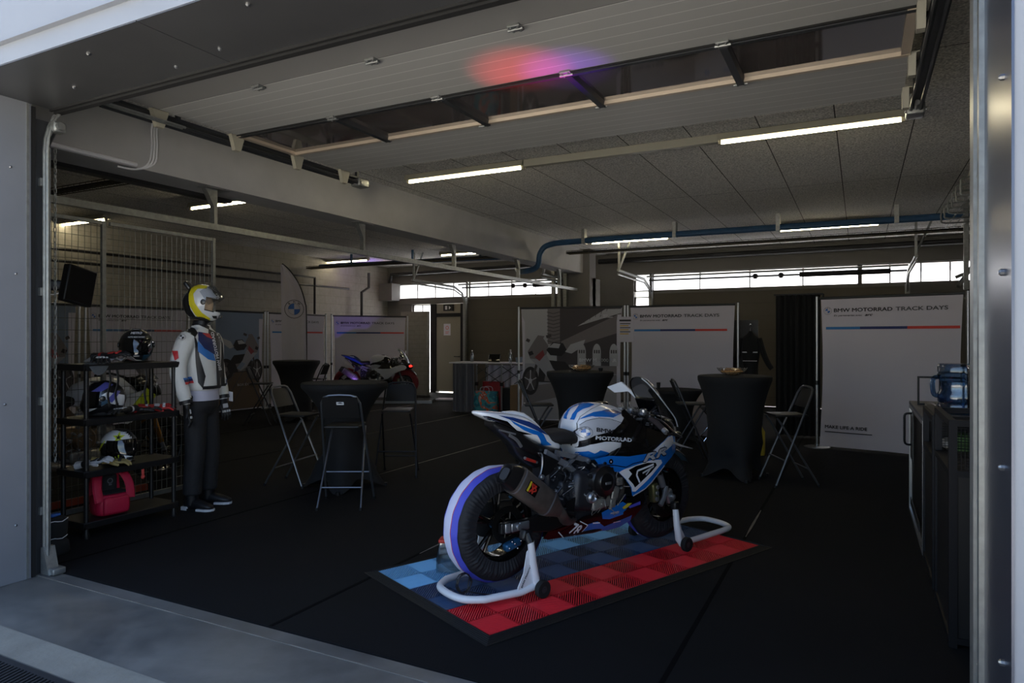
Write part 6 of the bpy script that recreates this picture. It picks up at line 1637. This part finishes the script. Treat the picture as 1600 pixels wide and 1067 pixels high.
def glove(name, loc, rot, mt, mt2, label, s=1.0, parent=None):
    """five-fingered glove lying with slightly curled fingers"""
    m = MB(); m.rings([superring(0, 0, w * s, h_ * s, y * s, 14, 2.5, 'X') for y, w, h_ in ((-.13, .045, .03), (-.08, .036, .024), (-.03, .034, .02), (.0, .044, .018), (.05, .046, .016), (.07, .044, .014))])
    for k, (yy, L_) in enumerate(((-.034, .065), (-.012, .078), (.012, .074), (.034, .056))):
        m.tube([(.06 * s, yy * s, 0), ((.07 + L_ * .45) * s, yy * 1.15 * s, .006 * s), ((.07 + L_ * .8) * s, yy * 1.2 * s, -.008 * s), ((.07 + L_) * s, yy * 1.2 * s, -.02 * s)], [.0125 * s, .0115 * s, .0105 * s, .008 * s], 8)
    m.tube([(.0, -.035 * s, 0), (.035 * s, -.062 * s, -.006 * s), (.065 * s, -.07 * s, -.014 * s)], [.016 * s, .0135 * s, .010 * s], 8)
    o = m.build(name, mt, parent, 60, loc, rot, mods=[('REMESH', dict(mode='VOXEL', voxel_size=.004)), ('SMOOTH', dict(iterations=3))])
    m = MB()
    for k, yy in enumerate((-.033, -.012, .011, .032)): m.rbox((.062 * s, yy * s, .017 * s), (.022 * s, .016 * s, .012 * s), .004)
    m.rbox((.01 * s, 0, .018 * s), (.04 * s, .05 * s, .008 * s), .003); m.build('knuckle_guard', mt2, o)
    m = MB(); m.rings([superring(0, 0, w * s, h_ * s, y * s, 14, 2.5, 'X') for y, w, h_ in ((-.075, .039, .027), (-.055, .039, .027))], cap=False); m.build('wrist_strap', mt2, o)
    if label: tag(o, label, 'glove', 'riding gloves on the shelf')
    return o
mat('glove_black', (24, 24, 27), .6, bump=.2, bscale=120); mat('glove_white', (190, 190, 194), .55); mat('glove_red', (170, 36, 36), .5); mat('glove_tan', (150, 134, 84), .6); mat('cloth_grey', (84, 88, 92), .85, bump=.2, bscale=60)
glove('glove', (-5.20, 3.24, 1.342), (0, .05, -.4), 'glove_black', 'glove_white', 'black glove with white straps on the top tier above the hanging grey cloth')
glove('glove', (-5.22, 3.33, 1.372), (.2, -.1, .6), 'glove_black', 'glove_red', 'black glove with red guard in the heap on the top tier')
m = MB(); R = []
for k in range(9):
    R.append([(-.15 + .3 * k / 8, -.14 + .30 * i / 20 + .01 * math.sin(k * 2.0), .004 + .05 * abs(math.sin(i * .33 + k * .5)) * math.sin(PI * i / 20) + .01) for i in range(21)])
m.rings(R, cap=False, ringclosed=False)
tag(m.build('jersey', 'glove_white', None, 60, (-5.28, 3.38, 1.31), (0, 0, .1), mods=[('SOLIDIFY', dict(thickness=.006)), ('SUBSURF', dict(levels=1, render_levels=1))]), 'white folded jersey on the top tier beside the black helmet', 'jersey')
m = MB(); m.rings([[(0, 0, .01), (.0, .17, .012)], [(.09, -.02, .008), (.09, .2, .012)], [(.125, .0, -.02), (.125, .16, -.02)], [(.13, .04, -.09), (.13, .10, -.10)]], cap=False, ringclosed=False)
tag(m.build('cloth', 'cloth_grey', None, 60, (-5.24, 3.10, 1.312), (0, 0, 0), mods=[('SOLIDIFY', dict(thickness=.004)), ('SUBSURF', dict(levels=2, render_levels=2))]), 'grey cloth hanging over the corner of the top tier', 'cloth')
glove('glove', (-5.19, 3.42, .935), (.1, 0, -1.2), 'glove_black', 'glove_white', 'black glove with white knuckles in front of the patterned helmet')
glove('glove', (-5.22, 3.60, .925), (0, 0, 1.3), 'glove_black', 'glove_red', 'black and red glove in the middle of the second tier')
glove('glove', (-5.24, 3.73, .93), (.3, 0, .9), 'glove_red', 'glove_white', 'red and white glove on the second tier')
m = MB(); m.rings([superring(0, 0, w, h_, y, 14, 2.2, 'X') for y, w, h_ in ((-.09, .03, .01), (-.05, .055, .022), (.03, .06, .026), (.08, .03, .012))]); tag(m.build('folded_cloth', 'ph_dark', None, 60, (-5.22, 3.82, .918)), 'dark folded cloth on the second tier, at the mannequin end', 'cloth')
glove('glove', (-5.22, 3.20, .556), (.2, -.2, .5), 'glove_white', 'glove_black', 'white glove on the third tier at the end beside the hoist chain')
glove('glove', (-5.17, 3.30, .552), (.1, .1, .9), 'glove_tan', 'glove_black', 'tan and black glove on the third tier beside the star helmet')
# hanging straps
for (x, y, z), c in (((-5.14, 3.27, 1.27), 'black strap hanging from the top tier over the patterned helmet'), ((-5.14, 3.33, 1.27), 'second black strap hanging from the top tier'), ((-5.14, 3.57, 1.27), 'black strap with buckle hanging beneath the black helmet')):
    m = MB(); m.tube(smoothpath([(0, 0, 0), (.01, .005, -.1), (.0, -.01, -.2), (.005, 0, -.28)], 4), .009, 6, flat=.3); m.rbox((.005, 0, -.285), (.012, .02, .03), .003)
    tag(m.build('strap', 'black_plastic', None, 60, (x, y, z)), c, 'strap', 'straps hanging from the shelf')
m = MB(); m.rbox((0, 0, -.03), (.006, .022, .05), .003); m.lathe([(.012, 0), (.016, -.012), (.008, -.026)], 10, (0, 0, -.055)); tag(m.build('price_tag', ['print_red'], None, 40, (-5.115, 3.53, .46)), 'small tag with a red drop hanging from the third tier', 'tag')
# backpack
mat('crimson', (176, 16, 56), .6, bump=.25, bscale=90)
bp_ = thing('backpack', 'crimson backpack standing open on the bottom tier', 'bag', (-5.24, 3.34, .127), D(-8))
m = MB(); m.rings([superring(0, 0, .10 * a_, .125 * b_, z, 24, 4, 'Z') for z, a_, b_ in ((0, .8, .9), (.02, 1, 1), (.08, 1.08, 1.04), (.15, 1.0, 1.0), (.17, .9, .92))]); m.build('body', 'crimson', bp_, 60, mods=[('SUBSURF', dict(levels=1, render_levels=1))])
m = MB(); m.rbox((.104, 0, .085), (.04, .19, .13), .02); m.build('front_pocket', 'crimson', bp_)
for s_ in (-1, 1):
    m = MB(); m.tube(smoothpath([(.09, s_ * .115, .12), (.06, s_ * .12, .22), (.02, s_ * .10, .30), (-.03, s_ * .07, .345), (-.07, s_ * .07, .32), (-.09, s_ * .09, .15)], 5), .034, 8, flat=.45); m.build('shoulder_strap', 'crimson', bp_)
m = MB(); m.rings([superring(-.0, 0, .088, .108, z, 20, 4, 'Z') for z in (.171, .177)]); m.rbox((-.07, 0, .23), (.05, .16, .14), .02); m.build('lining', 'black_cloth', bp_)
m = MB(); a = Art(); a.ring(0, 0, .014, .022, 0); a.rect(-.01, -.035, .012, -.025, 0); a.flat(m, plane_M((-.042, .02, .25), (0, 1, 0), (0, 0, 1))); m.build('patch', 'print_grey', bp_, 0)
# black gear bag by the door jamb
g_ = thing('gear_bag', 'black gear bag with pale piping standing by the foot of the door track', 'bag', (-4.98, 2.78, 0), .3); g_.scale = (.62, .62, .62)
m = MB(); m.rings([superring(0, 0, a_, b_, z, 20, 3, 'Z') for z, a_, b_ in ((.0, .10, .13), (.03, .12, .15), (.14, .11, .14), (.17, .09, .11), (.21, .10, .12), (.36, .11, .13), (.42, .08, .10), (.43, .03, .05))]); m.build('body', 'black_cloth', g_, 60)
for z, r in ((.19, 1.0), (.38, 1.04)):
    m = MB(); m.tube([(v.x, v.y, v.z + .02 * math.sin(i * .8)) for i, v in enumerate(superring(0, 0, .10 * r, .122 * r, z, 20, 3, 'Z'))], .005, 5, closed=True); m.build('piping', 'print_white', g_)
m = MB(); m.rbox((.0, .0, .445), (.07, .12, .03), .012); m.build('blue_handle', 'bmw_blue', g_)

# ---------------------------------------------------------------- mannequin in riding gear
mn = thing('mannequin', 'mannequin in white blue and black riding jacket, black trousers and yellow and white helmet', 'mannequin', (-5.24, 4.17, 0), D(18))
def rg(z, cx, cy, a, b, p=2.3, n=28): return superring(cx, cy, a, b, z, n, p, 'Z')
RM = lambda vs: [('REMESH', dict(mode='VOXEL', voxel_size=vs)), ('SMOOTH', dict(iterations=4, factor=.6))]
m = MB(); m.rings([rg(.95, 0, 0, .11, .145), rg(1.1, 0, 0, .105, .135), rg(1.35, 0, 0, .12, .16), rg(1.50, -.01, 0, .10, .16), rg(1.56, -.01, 0, .07, .09), rg(1.60, .0, 0, .055, .055), rg(1.72, .01, 0, .055, .055)])
m.sph((.02, 0, 1.80), (.09, .075, .115), 20, 14); m.rbox((.10, 0, 1.785), (.035, .022, .045), .01); m.sph((.09, 0, 1.735), (.025, .03, .012), 10, 6)
for s_ in (-1, 1): m.sph((.088, s_ * .03, 1.81), (.014, .018, .009), 8, 6); m.sph((.01, s_ * .075, 1.79), (.018, .01, .03), 8, 6); m.tube([(0, s_ * .09, .98), (.01, s_ * .10, .55), (-.01, s_ * .11, .10)], [.075, .055, .04], 12)
m.build('body', 'skin_beige', mn, 60, mods=RM(.012))
m = MB(); m.rings([rg(.955, .005, 0, .132, .165), rg(1.0, .005, 0, .128, .162), rg(1.10, 0, 0, .12, .155)]); m.build('shirt', 'tee_white' if 'tee_white' in MATS else mat('tee_white', (186, 186, 204), .8, bump=.3, bscale=25), mn, 60)
mat('jacket_white', (210, 210, 208), .55, bump=.9, bscale=13); mat('denim_black', (27, 28, 32), .8, bump=1.0, bscale=15); mat('jk_blue', (50, 110, 180), .5); mat('jk_navy', (34, 42, 86), .5); mat('jk_red', (190, 44, 50), .5); mat('jk_black', (22, 22, 26), .5)
JM = ['jk_black', 'jacket_white', 'jk_blue', 'jk_navy', 'jk_red', 'print_white', 'print_grey']
m = MB(); m.rings([rg(1.045, .005, 0, .138, .172), rg(1.07, .005, 0, .142, .178), rg(1.2, .005, 0, .135, .175), rg(1.35, .005, 0, .142, .19), rg(1.46, .0, 0, .138, .205), rg(1.53, -.005, 0, .118, .20), rg(1.575, -.005, 0, .09, .14), rg(1.60, 0, 0, .075, .085), rg(1.635, .005, 0, .068, .072)])
for s_ in (-1, 1):
    m.tube(smoothpath([(-.005, s_ * .165, 1.50), (-.01, s_ * .225, 1.44), (-.03, s_ * .268, 1.30), (-.02, s_ * .285, 1.18), (.02, s_ * .285, 1.05), (.045, s_ * .275, .96)], 4), [.085, .084, .083, .081, .079, .077, .075, .073, .071, .072, .074, .071, .067, .065, .063, .06, .058, .056, .054, .052, .052], 16)
jk = m.build('jacket', 'jacket_white', mn, 60, mods=RM(.011))
jb = bvh_of(jk)
VA = D(-58)                                             # the graphics run over chest and right sleeve
def JP(pts): return [(x * .001017 - .286, 2.0657 - y * .001017) for x, y in pts]
Mj = plane_M(Vector((math.cos(VA), math.sin(VA), 0)), (-math.sin(VA), math.cos(VA), 0), (0, 0, 1))
a = Art()
a.poly(JP([(340, 470), (430, 520), (455, 600), (475, 980), (410, 985), (400, 740), (375, 600), (340, 520)]), 0)
a.poly(JP([(100, 495), (170, 445), (235, 470), (262, 510), (240, 545), (180, 500)]), 0)
a.poly(JP([(195, 400), (250, 385), (345, 450), (345, 480), (250, 430), (200, 425)]), 0)
a.poly(JP([(230, 520), (262, 600), (272, 700), (320, 880), (300, 985), (262, 930), (245, 760), (240, 640)]), 0)
a.poly(JP([(262, 500), (345, 515), (395, 600), (415, 705), (380, 690), (310, 640), (262, 570)]), 3)
a.poly(JP([(258, 570), (310, 640), (380, 690), (396, 752), (340, 735), (262, 665)]), 2)
a.poly(JP([(292, 512), (345, 515), (372, 562), (330, 545)]), 4)
a.poly(JP([(300, 965), (480, 965), (480, 990), (295, 990)]), 0)
a.poly(JP([(465, 560), (500, 650), (515, 980), (480, 980), (470, 700)]), 3)
a.poly(JP([(478, 520), (520, 600), (540, 980), (515, 980), (500, 650)]), 0)
a.poly(JP([(150, 886), (215, 880), (222, 896), (156, 903)]), 2); a.poly(JP([(156, 903), (222, 896), (228, 915), (162, 922)]), 3); a.poly(JP([(162, 922), (228, 915), (234, 934), (168, 942)]), 4)
a.poly(JP([(75, 660), (115, 660), (120, 720), (95, 740)]), 4); a.poly(JP([(80, 530), (105, 520), (100, 570), (72, 570)]), 3)
a.poly(JP([(200, 1050), (300, 1035), (300, 1055), (205, 1068)]), 0)
cx_, cy_ = JP([(146, 549)])[0]
a.roundel(cx_, cy_, .025, 0, 5, 0, letters=False)
tx, ty = JP([(392, 670)])[0]; a.text('BMW MOTORRAD', tx, ty, 5, height=.024, width=.34, bold=.04, rot=PI / 2 + .19)
mb_ = MB(); a.project(mb_, jb, Mj, cut=.014, lift=.003, step=.0006); mb_.build('graphics', JM, jk, 60)
m = MB(); m.rings([rg(1.615, .0, 0, .072, .078), rg(1.66, .008, 0, .066, .068), rg(1.665, .008, 0, .058, .06)], cap=False); m.build('collar', 'jk_black', jk)
for s_ in (-1, 1):
    m = MB(); m.tube([(.04, s_ * .276, .975), (.047, s_ * .274, .945)], [.055, .054], 16); m.build('cuff', 'jk_black', jk)
m = MB(); m.rings([rg(.78, .0, 0, .03, .02), rg(.84, .0, 0, .10, .13), rg(.90, .0, 0, .13, .165), rg(.98, .0, 0, .13, .165), rg(1.03, .0, 0, .125, .16)])
for s_ in (-1, 1): m.tube([(0, s_ * .088, .90), (.01, s_ * .10, .72), (.02, s_ * .112, .52), (.0, s_ * .118, .30), (-.005, s_ * .12, .135)], [.098, .092, .084, .080, .078], 18)
tr_ = m.build('trousers', 'denim_black', mn, 60, mods=RM(.012))
for s_ in (-1, 1):
    m = MB(); m.tube([(-.005, s_ * .12, .20), (-.01, s_ * .12, .05)], [.055, .05], 14); m.rings([superring(s_ * .12, .048, w, h_, x, 16, 2.4, 'X') if False else [Vector((x, s_ * .12 + (.01 * s_ * x * 10) + w * math.cos(2 * PI * i / 16), max(.006, zc + h_ * math.sin(2 * PI * i / 16)))) for i in range(16)] for x, w, h_, zc in ((-.085, .02, .02, .05), (-.07, .036, .045, .06), (.0, .042, .055, .06), (.09, .048, .04, .05), (.15, .047, .03, .042), (.19, .035, .02, .036), (.205, .012, .008, .03))])
    b_ = m.build('shoe', 'jk_black', mn, 60)
    m = MB(); m.prism([(x, y) for x, y in [(-.085, -.038), (-.085, .038), (.0, .044), (.09, .052), (.16, .05), (.20, .03), (.208, 0), (.2, -.03), (.16, -.05), (.09, -.05), (0, -.044)]], 0, .018, 'XY', M=Matrix.Translation((0, s_ * .12, 0)) @ Matrix.Rotation(.09 * s_, 4, 'Z')); m.build('sole', 'black_plastic', b_, 0)
    m = MB(); m.prism([(.07, -.053), (.07, .055), (.16, .052), (.204, .03), (.212, 0), (.204, -.03), (.16, -.052)], .004, .022, 'XY', M=Matrix.Translation((0, s_ * .12, 0)) @ Matrix.Rotation(.09 * s_, 4, 'Z')); m.prism([(-.09, -.04), (-.09, .04), (-.03, .045), (-.03, -.045)], .004, .035, 'XY', M=Matrix.Translation((0, s_ * .12, 0)) @ Matrix.Rotation(.09 * s_, 4, 'Z')); m.build('sole_trim', 'print_white', b_, 0)
for s_ in (-1, 1):
    gl = glove('glove', (.058, s_ * .27, .885), (s_ * .5 + (0 if s_ > 0 else 0), 1.38, 0), 'glove_black', 'glove_white', None, .98, mn)
m = MB(); m.bx(-.026, .026, -.001, .001, -.045, .045); m.build('price_tag', 'print_white', mn, 0, (.10, .31, .96), (.1, .1, -.3))
a = Art(); a.poly([(-.03, -.02), (.08, -.12), (.06, -.15), (-.13, -.02), (-.13, .14), (.05, .14), (.06, .12), (-.02, .10), (-.05, .02)], 1)
a = Art(); a.poly([(-.05, .16), (-.07, .12), (-.085, .06), (-.08, 0), (-.055, -.06), (.0, -.12), (.04, -.17), (-.2, -.17), (-.2, .16)], 0)
a.poly([(-.075, .16), (-.085, .10), (-.09, .04), (-.07, -.03), (-.02, -.09), (.07, -.15), (.09, -.10), (.03, -.07), (-.03, -.01), (-.055, .05), (-.035, .09), (.03, .10), (.02, .16)], 2)
a.poly([(.12, .03), (.15, .01), (.15, -.02), (.11, .0)], 0); a.poly([(.10, -.08), (.16, -.07), (.16, -.12), (.12, -.11)], 0); a.poly([(.06, .105), (.13, .07), (.15, .05), (.12, .05), (.08, .08)], 0)
ar = Art(); ar.items = [([(-x, y) for x, y in vs], [f[::-1] for f in fs], mi) for vs, fs, mi in a.items]
hm = helmet('helmet', mn, (.012, 0, 1.82), D(22), 'shell_white', None, [(a, -PI / 2), (ar, PI / 2)], visor='visor_clear', up=.75, spoiler='shell_black')
hm.scale = (1.1, 1.1, 1.26); hm.rotation_euler = (0, .16, D(22))

# ---------------------------------------------------------------- adventure motorcycle behind the fence
mat('adv_grey', (190, 193, 200), .35, coat=.3); mat('bronze', (140, 118, 92), .35, .7)
ad = thing('touring_motorcycle', 'grey and yellow touring motorcycle with gold fork parked behind the wire fence', 'motorcycle', (-6.62, 3.25, 0), PI / 2)
wheel(ad, 0, .33, .33, .075, .22, 'rear_wheel', False, 0, spokes=9); wheel(ad, 1.5, .34, .34, .055, .25, 'front_wheel', False, 0, spokes=9)
disc(ad, 1.5, -.07, .34, .15)
m = MB(); m.rbox((.62, 0, .52), (.42, .24, .30), .06); m.lathe([(.11, -.12), (.11, -.17), (.09, -.19), (.001, -.19)], 28, (.62, 0, .56), 'Y'); m.build('engine', 'bronze', ad, 40)
m = MB(); m.rbox((.66, -.12, .40), (.34, .10, .12), .03); m.rbox((.86, 0, .56), (.18, .28, .22), .04); m.build('crankcase', 'engine_alu', ad, 40)
greebles(ad, 'engine_fittings', 'silver_part', .40, .95, .36, .68, -.17, 40, 3, (.01, .03))
m = MB(); m.rings([superring(0, zc, w, h_, x, 20, 2.8, 'X') for x, zc, w, h_ in ((.55, .92, .06, .05), (.65, .96, .13, .11), (.85, .98, .16, .15), (1.05, .98, .15, .13), (1.2, .94, .08, .06))]); m.build('fuel_tank', 'adv_grey', ad, 60)
m = MB(); m.rings([superring(0, zc, w, h_, x, 20, 2.8, 'X') for x, zc, w, h_ in ((-.25, .98, .06, .03), (-.1, .96, .12, .06), (.2, .92, .13, .06), (.5, .90, .11, .06), (.64, .93, .06, .04))]); m.build('seat', 'seat_black', ad, 60)
for s_ in (-1, 1):
    m = MB(); m.prism([(.72, .72), (1.02, .66), (1.30, .80), (1.20, .98), (.95, .92), (.8, .86)], s_ * .17, s_ * .20, 'XZ'); m.build('side_panel', 'adv_grey', ad, 0)
    m = MB(); m.prism([(1.02, .78), (1.18, .76), (1.32, .92), (1.22, 1.0)], s_ * .201, s_ * .21, 'XZ'); m.build('yellow_panel', 'neon', ad, 0)
    m = MB(); m.cyl((1.46, s_ * .09, .42), (1.30, s_ * .09, .90), .03, 12); m.build('fork_leg', 'gold', ad)
    m = MB(); m.cyl((1.5, s_ * .09, .33), (1.44, s_ * .09, .48), .022, 10); m.build('fork_slider', 'silver_part', ad)
    m = MB(); m.tube(smoothpath([(1.2, 0, 1.08), (1.14, s_ * .25, 1.14), (1.08, s_ * .38, 1.12)], 4), .012, 8); m.cyl((1.11, s_ * .30, 1.13), (1.07, s_ * .40, 1.115), .018, 10); m.build('handlebar', 'black_plastic', ad)
    m = MB(); m.rbox((1.38, s_ * .16, .74), (.03, .05, .035), .01); m.build('indicator', 'indicator', ad)
    m = MB(); m.prism([(-.28, .70), (.12, .62), (.2, .84), (-.2, .92)], s_ * .14, s_ * .30, 'XZ'); m.build('pannier', 'adv_grey', ad, 0, mods=[('BEVEL', dict(width=.03, segments=2))])
m = MB(); m.rings([superring(0, zc, w, h_, x, 20, 2.6, 'X') for x, zc, w, h_ in ((1.18, 1.04, .13, .07), (1.30, 1.02, .15, .10), (1.42, .98, .10, .09), (1.5, .94, .04, .04))]); m.build('front_cowl', 'bike_carbon', ad, 60)
m = MB(); m.rings([[(1.40 - .18 * k / 4, .14 * (i / 6 - 1) * (1 - .3 * k / 4), 1.08 + .22 * k / 4 - .0 * i) for i in range(13)] for k in range(5)], cap=False, ringclosed=False); m.build('windscreen', 'visor_clear', ad, 60)
m = MB(); m.rings([[(1.5 + .40 * math.cos(a_), .06 * t, .34 + .40 * math.sin(a_)) for t in (-1, -.5, 0, .5, 1)] for a_ in [D(40 + 12 * k) for k in range(9)]], cap=False, ringclosed=False); m.build('front_mudguard', 'bike_carbon', ad, 60)
m = MB(); m.prism([(-.05, .30), (.5, .38), (.5, .46), (-.05, .38)], -.10, -.07, 'XZ'); m.build('swingarm', 'bike_carbon', ad, 0)
m = MB(); m.tube([(.55, -.12, .30), (.2, -.16, .38), (-.2, -.18, .5)], [.03, .05, .06], 12); m.build('exhaust', 'engine_alu', ad)
m = MB(); m.cyl((.5, .1, .32), (.38, .28, .01), .012, 8); m.build('side_stand', 'black_metal', ad)
mat('ramp_orange', (150, 60, 36), .7); mat('ramp_blue', (50, 80, 120), .7)
m = MB(); m.bx(-6.35, -6.30, 2.9, 4.4, 0, .06); tag(m.build('floor_strip', 'ramp_orange', smooth=0), 'orange strip on the floor behind the fence', 'strip')
m = MB(); m.bx(-6.95, -6.5, 2.64, 2.88, 0, .16); tag(m.build('crate', 'ramp_blue', smooth=0), 'blue crate lying on the floor behind the fence', 'crate')

# ---------------------------------------------------------------- platform and added coloured spotlights
pl = thing('display_platform', 'low grey platform under the far motorcycle', 'platform', (-11.05, 12.75, 0), D(26))
m = MB(); m.bx(-.12, 2.2, -.55, .12, .0, .065); m.build('deck', 'floor_screed', pl, 0)
m = MB(); m.bx(-.12, 2.22, -.57, -.55, 0, .07); m.build('edge_trim', 'alu', pl, 0)
m = MB(); m.rbox((0, 0, .03), (.5, .34, .05), .02, rot=(0, 0, .3)); tag(m.build('folded_sheet', 'fabric_white', None, 40, (-8.9, 14.0, .0)), 'crumpled pale sheet on the floor before the exit door', 'sheet')
def added_spot(loc, aim, col, e, size, label):  # source unseen; spotlights added to throw the red and purple glows
    t = thing('spotlight', label, 'spotlight', loc, 0, 'added coloured floor spotlights')
    m = MB(); m.lathe([(.05, .02), (.055, .03), (.055, .12), (.045, .125), (.001, .122)], 18); m.build('can', 'black_metal', t)
    m = MB(); m.tube([(-.07, 0, .0), (-.07, 0, .07), (-.055, 0, .08)], .006, 6); m.tube([(.07, 0, 0), (.07, 0, .07), (.055, 0, .08)], .006, 6); m.bx(-.08, .08, -.02, .02, 0, .006); m.build('yoke', 'black_metal', t)
    l = bpy.data.lights.new('added_spot_lamp', 'SPOT'); l.energy = e; l.color = col; l.spot_size = size; l.spot_blend = 1.0; l.shadow_soft_size = .03
    o = bpy.data.objects.new('added_spot_lamp', l); COL.objects.link(o); o.parent = t; o.location = (0, 0, .14)
    o.rotation_euler = (Vector(aim) - Vector(loc)).to_track_quat('-Z', 'Y').to_euler()
added_spot((-2.35, 5.55, 0), (-1.93, 3.90, 3.2), (1, .03, .06), 170, D(13), 'added red floor spotlight behind the motorcycle')
added_spot((-2.15, 5.65, 0), (-1.66, 4.02, 3.2), (.3, .05, 1), 130, D(12), 'added purple floor spotlight behind the motorcycle')
added_spot((-11.75, 13.95, 0), (-11.65, 14.1, 3.5), (.3, .12, 1), 160, D(24), 'added purple floor spotlight behind the far banner')
added_spot((-10.35, 12.3, 0), (-10.75, 12.85, .9), (.35, .2, 1), 14, D(48), 'added purple floor spotlight in front of the far motorcycle')
added_spot((-11.35, 14.9, 0), (-11.2, 14.95, 3.5), (1, .06, .05), 100, D(18), 'added red floor spotlight behind the far banner')
